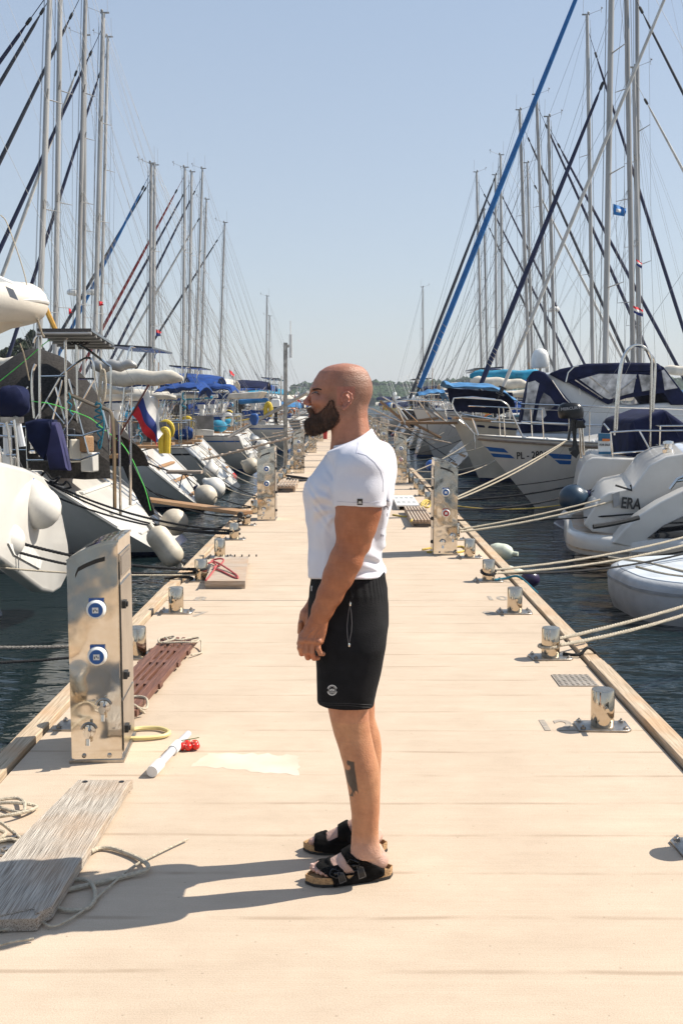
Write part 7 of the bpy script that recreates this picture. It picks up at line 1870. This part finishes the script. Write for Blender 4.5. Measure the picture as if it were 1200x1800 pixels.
# ------------------------------------------------------------------ right side: tender, motor yacht, sloop with the outboard, cruiser
t = thing('tender', 'grey inflatable pontoon with pale top moored at the right edge', 'inflatable boat', (4.5, 11.2, WZ))
out = []
for x, y in ((2.72, 10.9), (2.78, 10.55), (3.0, 10.25), (3.4, 10.08), (4.2, 9.98), (6.4, 9.9), (6.4, 12.4), (4.2, 12.3), (3.5, 12.2), (3.05, 12.0), (2.80, 11.7), (2.70, 11.3)): out.append((x + .14, y))
b = MB(); C_ = Vector((4.3, 11.2, 0)); sm = smooth_path([Vector((x, y, 0)) for x, y in out] + [Vector((*out[0], 0))], 4)[:-1]
b.loft([[C_ + (p - C_) * k + Vector((0, 0, z)) for p in sm] for z, k in ((WZ - .1, .93), (WZ + .02, .965), (WZ + .12, .99), (-.28, 1.0), (-.17, .995), (-.115, .975), (-.095, .94))]); b.build('tube', TUBE_PVC, t, sharp=60)
b = MB(); b.loft([[C_ + (p - C_) * k + Vector((0, 0, z)) for p in sm] for z, k in ((-.10, .93), (-.085, .925), (-.082, .90))]); b.build('top_panel', mat('pale_top_fabric', (.50, .54, .58), .6, 0, .1, 4, .3, 30), t)
b = MB(); b.loft([[C_ + (p - C_) * 1.004 + Vector((0, 0, z)) for p in sm] for z in (-.215, -.185)]); b.build('strake', mat('tube_strake', (.27, .285, .30), .6), t)
pipe('grab_line', [smooth_path([(2.95, 11.8, -.06), (3.3, 11.5, -.075), (3.5, 10.9, -.07), (3.7, 10.4, -.07), (3.3, 10.7, -.075), (3.1, 11.2, -.07)], 4)], .012, ROPE, t)
b = MB(); b.box((4.05, 10.75, -.06), (.26, .08, .05)); b.build('cleat', RUBBER, t)

t = thing('motor_yacht', 'white motor yacht with letters ERA and a round teak bathing platform', 'motor yacht', (5, 15.2, WZ))
out = [(3.10, 14.9), (3.00, 14.3), (3.04, 13.8), (3.28, 13.45), (3.8, 13.3), (4.6, 13.25), (4.6, 17.0), (4.15, 16.97), (3.72, 16.8), (3.45, 16.4), (3.25, 15.7)]
sm = smooth_path([Vector((x, y, 0)) for x, y in out] + [Vector((*out[0], 0))], 4)[:-1]; C_ = Vector((4.1, 15.1, 0))
b = MB(); b.loft([[C_ + (p - C_) * Vector((k, 1, 0)).x + Vector((0, (p.y - 15.1) * 0, z)) + Vector((sh_, 0, 0)) for p in sm] for z, k, sh_ in ((-.34, .93, .05), (-.30, .985, 0), (-.22, 1.0, 0), (-.10, 1.0, 0), (-.05, .975, 0), (-.04, .95, 0))]); b.build('bathing_platform', GELCOAT, t, sharp=50)
b = MB(); b.loft([[C_ + (p - C_) * k + Vector((0, 0, z)) for p in sm] for z, k in ((-.045, .90), (-.032, .89))]); b.build('teak_inlay', TEAK_GREY, t)
b = MB(); b.loft([[C_ + (p - C_) * 1.003 + Vector((0, 0, z)) for p in sm] for z in (-.245, -.225)]); b.build('rub_rail', PLATE, t)
hullp = [(3.2, 0, -.34), (5.0, .0, -.30)]
b = MB(); b.loft([[Vector((x, y, z)) for y, z in ((15.1, -1.0), (13.7 + q, -.75), (13.35 + q * .5, WZ + .02), (13.25, WZ + .25), (13.22, -.2), (13.25, zt_), (16.95, zt_), (16.98, -.2), (16.95, WZ + .25), (16.85 - q * .5, WZ + .02), (16.5 - q, -.75))] for x, zt_, q in ((3.6, -.2, .5), (4.2, -.05, .2), (4.9, .25, 0), (5.8, .55, 0), (8, .85, 0), (14, 1.1, .3))]); b.build('hull', GELCOAT, t, sharp=40)
tr = slab('transom', [(1024, 922), (1038, 900), (1056, 874), (1068, 866), (1100, 860), (1112, 856), (1140, 818), (1170, 802), (1230, 792), (1330, 780), (1500, 770), (1500, 960), (1100, 945), (1040, 935)], 13.75, 16.6, GELCOAT, t, .025, dx=.62)
slab('side_wing', [(1076, 955), (1096, 930), (1124, 905), (1160, 882), (1200, 862), (1300, 822), (1500, 780), (1500, 985), (1200, 972), (1120, 966)], 13.33, 13.6, GELCOAT, t, .025)
slab('side_window', [(1138, 946), (1166, 924), (1200, 908), (1320, 875), (1500, 842), (1500, 935), (1240, 945), (1190, 948)], 13.30, 13.34, GLASS, t)
slab('transom_hatch', [(1076, 868), (1088, 864), (1088, 888), (1078, 892)], 13.72, 13.76, mat('grey_hatch', (.33, .33, .33), .4), t)
b = MB(); put_text(b, 'ERA', .20, frame(at(1108, 886, 13.71), (1, 0, -.10), (.12, 0, 1)), .006, sx=.74, extrude=.002); b.build('lettering', BLACK_P, t, fix=False)
pipe('door_trim', [A(13.70, (1081, 853), (1110, 862), (1107, 852))], .014, RUBBER, t)
slab('sun_bed', [(1190, 806), (1196, 797), (1210, 792), (1400, 780), (1400, 800), (1200, 810)], 13.9, 16.4, mat('pale_blue_cushion', (.50, .55, .62), .7, 0, .05, 4), t, .04, dx=.6)
pipe('side_cleat', [A(13.3, (1176, 860), (1190, 842), (1200, 838)), A(13.3, (1186, 846), (1200, 844))], .02, TUBE, t)
b = MB(); c = at(1173, 790, 14.5); b.lathe([(.07, -.05), (.075, 0), (.05, .02), (.05, .07), (.075, .08), (.07, .11), (.03, .12)], c, 14); b.build('winch', TUBE, t)

R2 = S('white sloop with navy cockpit tent, steel hoops and an outboard on its rail', 18.4, 1, X0=3.6, L=11, B=3.4, fs=1.2, fb=1.55, rev=1.35, mh=14, xm=9.2, lod=0, extras=False, seed=52, wheels=0, boom=False, genoa=GENOA_N)
R2r = R2[0]
slab('stern_stripe', [(1024, 912), (1033, 880), (1054, 846), (1062, 846), (1044, 884), (1034, 914)], 16.76, 16.79, mat('grey_stripe', (.30, .29, .27), .4), R2r)
pipe('steel_hoop', [A(17.3, (1083, 760), (1086, 700), (1090, 655), (1095, 630), (1104, 614), (1117, 607), (1131, 610), (1141, 622), (1144, 640), (1143, 700), (1142, 785))], .022, TUBE, R2r, sm=True)
pipe('steel_hoop', [A(17.5, (1079, 765), (1083, 700), (1089, 645), (1098, 620), (1110, 609), (1125, 609), (1139, 620), (1149, 633), (1150, 660), (1147, 720), (1145, 785))], .022, TUBE, R2r, sm=True)
pipe('guard_rail', [A(17.0, (1072, 760), (1120, 757), (1200, 757)), A(17.0, (1074, 797), (1130, 793), (1200, 791)), A(17.0, (1072, 760), (1076, 800), (1078, 820)), A(17.0, (1123, 757), (1146, 800))], .015, TUBE, R2r)
pipe('guard_rail', [A(17.0, (1018, 745), (1021, 805)), A(17.0, (1022, 745), (1026, 800)), A(16.9, (1060, 745), (1070, 756))], .018, TUBE, R2r)
def tent(name, pl, d0, d1, m, parent): return slab(name, pl, d0, d1, m, parent, .06)
ct = tent('cockpit_tent', [(1105, 806), (1105, 765), (1108, 748), (1114, 738), (1140, 730), (1166, 720), (1172, 722), (1200, 742), (1260, 775), (1260, 812), (1180, 800)], 17.3, 19.3, CV_NAVY, R2r)
for x0, y0, x1, y1 in ((1168, 724, 1150, 800), (1168, 724, 1172, 800), (1168, 724, 1192, 768), (1112, 742, 1124, 800)):
    pipe('tent_fold', [A(17.27, (x0, y0), (x1, y1))], .012, CV_NAVY, ct)
slab('aft_deck', [(1002, 912), (1008, 880), (1016, 835), (1026, 812), (1040, 804), (1125, 806), (1125, 832), (1062, 846), (1048, 880), (1036, 915)], 16.8, 19.8, GELCOAT, R2r, .03, dx=.62)
pipe('deck_line', [A(16.9, (1068, 820), (1090, 818), (1124, 813))], .02, mat('blue_line', (.03, .07, .16), .6), R2r)

t = thing('outboard_motor', 'black outboard motor clamped on the stern rail at the right', 'outboard motor', at(1006, 740, 16.8))
CW = mat('black_gloss_cowl', (.008, .008, .009), .3, 0, .1, 3, coat=.15, spec=.3)
c = at(1003, 723, 16.8); b = MB(); R_ = []
for z, k, sx in ((-.115, .86, 0), (-.09, .98, 0), (-.02, 1.02, -.005), (.05, 1.0, -.01), (.10, .86, -.015), (.135, .55, -.02)):
    R_.append([c + Vector((sx + .20 * k * (abs(math.cos(a)) ** .6) * (1 if math.cos(a) > 0 else -1), .13 * k * math.sin(a), z)) for a in [2 * math.pi * i / 20 for i in range(20)]])
b.loft(R_); b.build('cowl', CW, t)
b = MB(); put_text(b, 'MERCURY', .062, frame(at(1002, 718, 16.66), (1, 0, .10), (0, 0, 1)), .001, sx=1.1, extrude=.002); b.build('cowl_lettering', mat('grey_lettering', (.35, .35, .36), .4), t, fix=False)
b = MB(); b.loft([A(16.8, (1002, 736), (1014, 738), (1012, 770), (1018, 795), (1012, 806), (1004, 800), (1006, 770)), A(16.9, (1002, 736), (1014, 738), (1012, 770), (1018, 795), (1012, 806), (1004, 800), (1006, 770))]); b.build('drive_leg', CW, t)
b = MB(); b.loft([A(16.74, (998, 788), (1010, 784), (1012, 790), (1000, 794)), A(16.96, (998, 788), (1010, 784), (1012, 790), (1000, 794))]); b.ball(at(1010, 796, 16.85), .05, 10, 7, sq=(1.6, .8, .8)); b.build('propeller', BLACK_P, t)
pipe('tiller', [A(16.8, (1012, 742), (1024, 744), (1027, 752)), A(16.8, (1004, 740), (998, 774))], .022, CW, t)
b = MB(); b.box(at(1016, 746, 16.85), (.12, .16, .12)); b.build('clamp', CW, t)

t = thing('sale_sign', 'small white and blue FOR SALE sign on the sloop rail', 'sign', at(1061, 780, 16.8))
slab('board', [(1050.5, 761), (1072, 762), (1073, 799), (1051, 799)], 16.80, 16.82, WHITE_PL, t)
slab('blue_header', [(1050.8, 761.5), (1071.5, 762.5), (1071.8, 775), (1051, 775)], 16.785, 16.80, mat('sign_blue', (.02, .12, .22), .5), t)
slab('orange_bar', [(1058, 771), (1071, 771.5), (1071, 775.5), (1058, 775.5)], 16.775, 16.785, ORANGE, t)
slab('blue_footer', [(1051, 794), (1073, 794), (1073, 798.5), (1051, 798.5)], 16.785, 16.80, mat('sign_blue', (0, 0, 0)), t)
b = MB(); put_text(b, 'FOR SALE', .048, frame(at(1062, 782, 16.785), (1, 0, 0), (0, 0, 1)), .0012, sx=.80, extrude=.002); b.build('sign_lettering', BLACK_P, t, fix=False)
t2 = MB(); put_text(t2, 'www', .03, frame(at(1062, 789, 16.785), (1, 0, 0), (0, 0, 1)), 0, extrude=.001) if False else None

# PL 2801: stripes, registration, rub rail
bvp = bvh_of(PLb[4], PLr)
for cs in ([(851, 785), (885, 788.5), (893, 796), (857, 793)], [(858, 796.5), (896, 799.5), (904, 806), (863, 803)], [(961, 797), (1004, 799.5), (1003, 807.5), (972, 806)], [(974, 808.5), (1003, 810), (1002, 816.5), (983, 816)]):
    b = patch(bvp, cs, .006, .003, 10, 3); b.build('hull_stripe', BLUE_P, PLr)
b = MB(); text_patch(b, bvp, 'PL - 2801', 934, 800.5, 17.5, .05, .80, .008, .25); b.build('registration', BLACK_P, PLr, fix=False)
b = MB(); hbP, shP, ptP = PLb[1], PLb[2], PLb[3]
for s in (-1, 1):
    b = MB(); b.tube([ptP(i / 30, .955, s) + Vector((0, s * .012, 0)) for i in range(31)], .028, 6); b.build('rubbing_strake', mat('brown_strake', (.20, .15, .11), .6), PLr, False)
b = patch(bvp, [(943, 890), (975, 896), (1010, 902), (1010, 890)], .006, .003, 10, 3) if False else None
pipe('bow_pulpit', [A(21.6, (835, 790), (832, 762), (800, 725), (794, 710), (797, 700), (812, 699), (880, 704), (892, 712), (920, 772)), A(21.6, (812, 728), (846, 734), (872, 738)), A(22.6, (800, 700), (830, 698), (870, 702)), A(21.7, (812, 728), (806, 738), (838, 765)), A(21.7, (830, 735), (840, 765))], .017, TUBE, PLr)
slab('bow_plank', [(800, 733), (862, 738), (862, 742), (800, 737)], 21.8, 22.3, TEAK, PLr)
b = MB(); 
for i in range(16):
    p = ptP(.30 + .65 * i / 16, 1, 1 if True else -1); b.ball(p + Vector((0, -.06, .03)), .035, 8, 5)
b.build('deck_studs', WHITE_PL, PLr, False)

# canopied cruiser behind it
t = thing('canopy_cruiser', 'pale motor cruiser with navy canopy and clear plastic windows', 'motor cruiser', (7, 25.6, WZ))
PB = mat('pale_blue_gelcoat', (.52, .55, .58), .3, 0, .05, 2, coat=.3)
slab('hull', [(905, 760), (1400, 770), (1400, 850), (1100, 855), (930, 850)], 24.1, 27.2, PB, t, .08, dx=.5)
slab('superstructure', [(915, 772), (930, 745), (952, 655), (975, 655), (1000, 672), (1062, 706), (1110, 712), (1200, 705), (1420, 720), (1420, 775)], 24.3, 27.0, PB, t, .06, dx=.45)
slab('canopy_roof', [(963, 657), (985, 648), (1030, 639), (1100, 637), (1158, 638), (1164, 650), (1155, 655), (1100, 655), (1050, 656), (995, 674)], 24.15, 27.1, CV_NAVY, t, .06, dx=.45)
en = slab('aft_enclosure', [(912, 762), (914, 735), (930, 660), (936, 652), (947, 651), (958, 655), (1000, 704), (1030, 742), (1004, 758)], 24.1, 27.1, CV_NAVY, t, .04, dx=.45)
for i, pl in enumerate(([(918, 738), (928, 672), (940, 669), (947, 674), (941, 700), (934, 741)], [(940, 742), (948, 705), (955, 690), (966, 697), (976, 712), (964, 722), (948, 725)], [(941, 738), (946, 716), (956, 716), (960, 730), (950, 740)])):
    slab('clear_window', pl, 24.07 - .01 * i, 24.12, CLEAR if i != 1 else mat('smoked_sheet', (.13, .13, .15), .2, 0, .3, 6, coat=.5), en)
cs_ = slab('side_curtain', [(998, 671), (1050, 654), (1158, 654), (1162, 650), (1168, 690), (1100, 700), (1068, 711)], 24.13, 24.2, CV_NAVY, t, .01)
slab('clear_window', [(1018, 667), (1052, 657), (1118, 658), (1112, 690), (1070, 702), (1060, 698)], 24.08, 24.13, CLEAR, cs_)
slab('clear_window', [(1122, 658), (1146, 660), (1152, 684), (1128, 688)], 24.08, 24.13, CLEAR, cs_)
slab('wind_curtain', [(1156, 640), (1166, 645), (1200, 690), (1240, 712), (1180, 712), (1164, 690)], 24.2, 26.9, CV_NAVY, t, .02)
slab('clear_window', [(1160, 652), (1166, 650), (1190, 682), (1166, 686)], 24.15, 24.2, CLEAR, cs_)
slab('radar_mast', [(1160, 649), (1400, 646), (1400, 656), (1165, 656)], 30.5, 30.9, CV_WHITE, t, .02) if False else None
pipe('guard_rail', [A(24.0, (915, 710), (1000, 713), (1200, 719), (1400, 726)), A(24.0, (915, 741), (1000, 745), (1100, 750)), A(24.0, (1118, 720), (1119, 760))], .020, TUBE, t)
pipe('canopy_tube', [A(24.05, (970, 668), (992, 700), (1000, 708))], .016, TUBE, cs_); pipe('canopy_tube', [A(24.05, (994, 672), (998, 655), (1008, 645), (1016, 643))], .018, TUBE, cs_)
for a, c in (((1010, 668), (1058, 700)), ((1036, 662), (1070, 690)), ((1118, 664), (1075, 698))): pipe('canopy_strut', [A(24.06, a, c)], .013, PLATE, cs_)
b = MB(); put_text(b, 'Rodman', .11, frame(at(1015, 703, 24.25), (1, 0, 0), (0, 0, 1)), 0, extrude=.002) if False else None
pipe('whip_aerial', [A(24.2, (1014, 640), (1019, 694))], .010, WHITE_PL, t)
t = thing('radome', 'white satellite dome standing above the cruiser canopy', 'radome', at(949, 645, 28))
b = MB(); c = at(948.5, 646, 28); r_ = .24; b.lathe([(.20, -.02), (.235, .02), (.235, .22), (.215, .34), (.16, .44), (.08, .49), (.01, .50)], c, 20); b.build('dome', WHITE_PL, t, sharp=60)
pipe('dome_post', [A(28, (948.5, 646), (948.5, 720))], .035, PLATE, t)
# long covers and a light blue awning behind the registration boat
def boomcover(label, p, q, r, m, cat='boom cover'):
    b = MB(); p, q = Vector(p), Vector(q); n = 14; R_ = []
    for i in range(n + 1):
        u = i / n; c = p.lerp(q, u); k = min(1, 6 * u + .3, 6 * (1 - u) + .3); R_.append([c + Vector((0, r * .7 * k * math.cos(a), r * k * math.sin(a) * (1.1 - .3 * u) + .02 * math.sin(17 * u))) for a in [2 * math.pi * j / 12 for j in range(12)]])
    b.loft(R_); return tag(b.build('boom_cover', m, sharp=60), label, cat)
boomcover('teal-blue boom cover above the light blue awning on the right', at(825, 661, 31), at(960, 658, 31), .16, CV_TEAL)
boomcover('off-white boom beneath the teal-blue cover', at(826, 671, 30.8), at(930, 676, 30.8), .16, CV_WHITE)
boomcover('beige boom running out of the right edge above the cruiser', at(1160, 651, 27.6), at(1290, 650, 27.6), .12, CV_WHITE)
boomcover('long cream boom cover left of the double mast', at(178, 664, 19.6), at(322, 664, 19.6), .15, CV_WHITE)
boomcover('grey metal boom above the dark mesh awning', at(160, 645, 16.9), at(241, 641, 16.9), .09, ALU)
boomcover('long blue boom cover at the far left edge', at(-60, 668, 20.5), at(34, 663, 20.5), .24, CV_BLUE)
boomcover('pale boom above the blue cover at the far left edge', at(-60, 640, 20.0), at(45, 637, 20.0), .12, CV_WHITE)
def awning(label, pts, d0, d1, m, sag=.12):
    A0 = [at(x, y, d0) for x, y in pts]; b = MB(); n = len(A0) - 1
    def fn(u, v):
        k = u * n; i = min(n - 1, int(k)); p = A0[i].lerp(A0[i + 1], k - i); return p + Vector((0, (d1 - d0) * v, sag * math.sin(math.pi * v) + .015 * math.sin(u * 30)))
    b.sheet(fn, 20, 8, thick=.02); return tag(b.build('awning', m), label, 'awning')
awning('light blue awning behind the registration boat bow', [(784, 676), (800, 680), (860, 680), (885, 688), (903, 702), (915, 710)], 27.0, 28.9, CV_SKY)
slab('cabin_curtain', [(786, 682), (900, 690), (905, 715), (880, 728), (800, 722), (790, 705)], 28.0, 28.1, CV_NAVY, None)['label'] = 'navy curtain below the light blue awning'
bpy.data.objects['cabin_curtain']['category'] = 'curtain'
awning('blue awning over a stern behind the flag on the left', [(270, 690), (300, 682), (345, 680), (352, 688)], 22.8, 25.0, CV_BLUE)
awning('second blue awning left of the cream one', [(348, 700), (352, 686), (372, 681), (402, 684), (406, 692)], 26.4, 28.6, CV_BLUE)
awning('teal awning over dark gear right of the man', [(736, 696), (760, 690), (782, 690), (788, 704)], 33.5, 35.4, CV_SKY)
# crowded bowsprits and gangways right of the pedestal
t = thing('bowsprit', 'long brown bowsprit platform pointing over the right pier edge', 'bowsprit', at(760, 744, 29))
b = MB(); b.box((at(704, 745, 29.2) + at(802, 742, 29.2)) / 2, ((at(802, 742, 29.2) - at(704, 745, 29.2)).length, .42, .07)); b.build('platform', TEAK, t)
pipe('sprit_rail', [A(29.0, (712, 745), (695, 710), (697, 705), (712, 703), (780, 706), (786, 742)), A(29.0, (716, 738), (700, 716)), A(29.4, (735, 704), (763, 742)), A(29.2, (672, 697), (706, 716), (736, 742)), A(29.3, (748, 705), (780, 738))], .02, TUBE, t)
pipe('bobstay', [A(29.2, (705, 747), (800, 812)), A(29.2, (750, 746), (752, 760))], .012, WIRE_D, t)
t = thing('boom_crutch', 'crossed wooden poles stacked above the right-hand sterns', 'poles', at(690, 720, 34))
for a, c, m in (((668, 705), (720, 750), TEAK), ((690, 698), (712, 742), ALU), ((700, 730), (775, 770), TEAK), ((745, 715), (800, 752), ALU), ((706, 742), (770, 735), TEAK)):
    b = MB(); b.tube(A(34, a, c), .05, 6); b.build('pole', m, t)

# ------------------------------------------------------------------ mooring lines
def mline(label, p, q, sag, r, m, laid=True, n=18, group='mooring lines'):
    return rope('mooring_rope', catenary(p, q, sag, n), r, m, label, laid, False, group)
BR = lambda k, dz=.09: Vector((1.335, 3.85 + 1.5 * k, dz))
BL = lambda k, dz=.09: Vector((-1.385, 3.85 + 1.5 * k, dz))
E = lambda x, y, d: at(x, y, d)
mline('upper strand of the near pale double mooring rope on the right', BR(2, .115) + Vector((.06, .05, 0)), E(1330, 1022, 8.6), .03, .0135, ROPE)
mline('lower strand of the near pale double mooring rope on the right', BR(2, .10) + Vector((.06, -.06, 0)), E(1330, 1032, 8.5), .05, .0135, ROPE)
rope('mooring_rope', [BR(2, .09) + Vector((.066 * math.cos(a), .066 * math.sin(a), .012 * math.sin(a / 2))) for a in [-.6 - .5 * i for i in range(12)]], .011, ROPE, 'pale rope turned round the third bollard on the right', True)
mline('upper strand of the long pale double rope crossing the motor yacht', BR(4, .10) + Vector((.06, .05, 0)), E(1330, 903, 12.6), .10, .0125, ROPE)
mline('lower strand of the long pale double rope crossing the motor yacht', BR(4, .085) + Vector((.06, -.05, 0)), E(1330, 916, 12.5), .12, .0125, ROPE)
rope('mooring_rope', [BR(4, .09) + Vector((.068 * math.cos(a), .068 * math.sin(a), .02 * math.sin(a))) for a in [-.6 - .5 * i for i in range(14)]], .013, ROPE_B, 'black and pale rope turned round the fifth bollard on the right', True)
mline('black mooring rope below the long pale double rope', BR(4, .08) + Vector((.06, 0, 0)), E(1330, 930, 12.8), .16, .012, ROPE_B)
rope('chafe_sleeve', catenary(E(1120, 978, 12.2), E(1330, 930, 12.8), .05, 12), .035, RUBBER, 'black chafe sleeve on the rope in front of the motor yacht', False, False)
mline('pale mooring rope from the right pedestal up to the motor yacht', BR(6, .10) + Vector((.06, 0, 0)), E(1200, 838, 14.2), .10, .014, ROPE)
mline('second pale strand running up to the motor yacht side', BR(6, .12) + Vector((.06, .08, 0)), E(1200, 833, 14.3), .07, .012, ROPE)
mline('black mooring rope across the teak bathing platform', BR(7, .08), E(1330, 876, 13.2), .10, .012, ROPE_B)
rope('rubber_snubber', catenary(E(1042, 926, 12.9), E(1122, 910, 13.0), .01, 10), .032, RUBBER, 'black rubber snubber on the line over the bathing platform', False, False)
mline('upper strand of the pale double rope to the registration bow', BR(8, .12), E(1000, 771, 21.2), .06, .014, ROPE)
mline('lower strand of the pale double rope to the registration bow', BR(8, .10), E(992, 777, 21.0), .10, .014, ROPE)
mline('black double rope rising to the sloop with the outboard', BR(9, .08), E(1118, 822, 16.9), .16, .016, ROPE_B)
mline('lower black rope rising to the sloop with the outboard', BR(8, .08), E(1122, 830, 16.8), .20, .016, ROPE_B)
rope('rope', A(16.7, (1112, 826), (1104, 834), (1116, 828), (1122, 818), (1134, 812), (1146, 806), (1150, 812), (1134, 820), (1120, 826), (1130, 810), (1142, 808), (1128, 822)), .022, ROPE_B, 'black rope knot on the corner of the sloop stern')
rope('mooring_rope', catenary(BR(9, .06), E(1160, 838, 16.4), .30, 16), .010, ROPE_Y, 'thin yellow line sagging over the water to the sloop', False, False)
mline('thin pale rope to the bow of the cream yacht', BR(13, .1), E(836, 770, 26), .08, .010, ROPE)
mline('black line sloping down under the registration bow', BR(11, .05), E(1010, 838, 20.2), .10, .012, ROPE_B)
for i in range(8, 24):
    r = random.Random(i); k = i * 2 - 4
    if k < 30: mline('thin pale rope from %s bollard pair down the right side' % ordn[min(19, i - 8)], BR(k, .1), Vector((3.2 + r.random(), 3.85 + 1.5 * k + r.uniform(-1.5, 2.2), r.uniform(.35, .7))), r.uniform(.05, .2), .011, r.choice((ROPE, ROPE, ROPE_B)), False, 10)
mline('black mooring rope passing behind the nearest pedestal, upper', E(-110, 905, 9.3), BL(4, .11), .12, .015, ROPE_B)
mline('black mooring rope passing behind the nearest pedestal, lower', E(-110, 918, 9.2), BL(4, .08), .16, .013, ROPE_B)
mline('thin pale rope below the black ropes at the left edge', E(-110, 985, 9.0), BL(4, .06), .05, .009, ROPE)
mline('twisted grey rope leading left from the third left bollard', E(-110, 1136, 6.6), BL(2, .10), .02, .012, mat('grey_laid_rope', (.25, .23, .20), .9, 0, .25, 60, .9, 160))
mline('black laid rope just below the grey one at the left', E(-110, 1166, 6.5), BL(2, .06), .03, .010, ROPE_B)
rope('rope', [BL(2, .02) + Vector((.10, .1, 0)), BL(2, .03) + Vector((.16, .02, 0)), BL(2, .02) + Vector((.12, -.1, 0)), BL(2, .04) + Vector((.22, .05, 0)), BL(2, .02) + Vector((.05, .12, 0))], .012, mat('grey_laid_rope', (0, 0, 0)), 'grey rope turned round the third left bollard')
mline('upper black rope from the second yacht to the left bollards', E(62, 836, 14.0), BL(6, .11), .15, .015, ROPE_B)
mline('second black rope beside the upper one from the second yacht', E(66, 838, 14.0), BL(6, .09), .20, .013, ROPE_B)
mline('lower black rope from the second yacht hull side', E(95, 872, 13.7), BL(6, .07), .12, .013, ROPE_B)
mline('black rope from the tan ball fender to the pier', E(300, 925, 15.5), BL(7, .09), .10, .013, ROPE_B)
mline('black double rope from the third yacht above the brown plank', E(262, 862, 18.8), BL(8, .10), .12, .013, ROPE_B)
mline('black line from the third yacht ending at the left pedestal', E(255, 855, 19.0), BL(7, .12), .16, .012, ROPE_B)
rope('mooring_rope', catenary(E(255, 812, 19.4), E(340, 836, 19.6), .04, 12), .016, ROPE_B, 'black chain-like line along the side of the third yacht', True, False)
for i, (x, y, d, k, sg) in enumerate(((340, 800, 26, 9, .15), (352, 792, 27, 10, .12), (345, 812, 25.5, 9, .2), (330, 840, 22, 8, .12), (360, 786, 29, 11, .15), (420, 790, 31, 12, .1), (430, 770, 34, 14, .12), (440, 765, 38, 16, .1), (460, 760, 40, 17, .1))):
    mline('thin pale mooring line, %s one behind the brown plank' % ordn[i], E(x, y, d), BL(k, .1), sg, .011, ROPE if i % 3 else ROPE_B, False, 12)
for k, s_, (dx, dy) in ((4, -1, (.02, .0)), (6, -1, (0, 0)), (7, -1, (0, 0))):
    rope('mooring_rope', [BL(k, .07 + .01 * i) + Vector((.066 * math.cos(1.1 * i), .066 * math.sin(1.1 * i), 0)) for i in range(9)], .013, ROPE_B, 'black turns of rope on the %s left bollard' % ordn[k])
rope('rope', [BL(4, .015) + Vector((-.35, .05, -.0)), BL(4, .03) + Vector((-.2, .12, 0)), BL(4, .02) + Vector((-.08, .02, 0)), BL(4, .05) + Vector((-.2, -.06, 0)), BL(4, .02) + Vector((-.3, .0, 0))], .013, ROPE_B, 'black rope loops at the foot of the fifth left bollard')
rope('rope', [BR(2, .02) + Vector((.10, .03, 0)), BR(2, .02) + Vector((.2, .0, 0)), BR(2, .06) + Vector((.28, .02, 0)), BR(2, -.1) + Vector((.42, .0, 0))], .011, ROPE_B, 'dark rope end hanging over the edge by the third right bollard')
rope('rope', [BR(4, .02) + Vector((.05, -.05, 0)), BR(4, .03) + Vector((.16, -.02, 0)), BR(4, .05) + Vector((.28, -.06, 0)), BR(4, -.1) + Vector((.45, -.1, 0))], .011, ROPE_T, 'greenish line over the edge by the fifth right bollard')

# pine behind the dinghy
def tree(label, c, h, w, n, seed, m):
    t = thing('conifer', label, 'tree', c); r = random.Random(seed)
    b = MB(); b.tube([c, c + Vector((0, 0, h))], [.25, .05], 8); b.build('trunk', mat('bark', (.10, .07, .05), .9), t)
    b = MB()
    for i in range(n):
        z = r.random() ** .8; k = math.sin(math.pi * min(1, z * .9 + .1)) ** .6; a = r.random() * 6.28; R_ = w * k * r.random() ** .4; p = c + Vector((R_ * math.cos(a), R_ * math.sin(a), h * (.08 + .95 * z)))
        s = r.uniform(.10, .26); d = Vector((r.gauss(0, 1), r.gauss(0, 1), r.gauss(.4, 1))).normalized(); e = d.cross(Vector((r.gauss(0, 1), r.gauss(0, 1), 1))).normalized()
        b.add([p - d * s, p + e * s * .5, p + d * s, p - e * s * .5], [(0, 1, 2, 3)])
    b.build('crown', m, t, fix=False); return t
LEAF = mat('dark_needles', (.035, .05, .022), .9, 0, .5, 3, c2=(.015, .022, .01))
for i, (x, h, w) in enumerate(((18, 6.4, 2.0), (34, 7.2, 1.9), (50, 7.9, 1.5), (5, 5.2, 2.2))):
    tree(('broad dark conifer left of the tallest behind the dinghy', 'dark conifer in the middle behind the dinghy', 'tallest narrow dark conifer behind the dinghy', 'low dark conifer at the left edge behind the dinghy')[i], Vector(((x - 610) * 88 / 1850, 88 + i, WZ)), h, w, 2600, i, LEAF)
b = MB(); b.prism([(-60, 84), (-14, 84), (-14, 100), (-60, 100)], WZ - .3, WZ + .5); tag(b.build('quay', mat('quay_stone', (.30, .27, .23), .9, 0, .2, 1), fix=True), 'low stone quay under the conifers', None, None, 'structure')
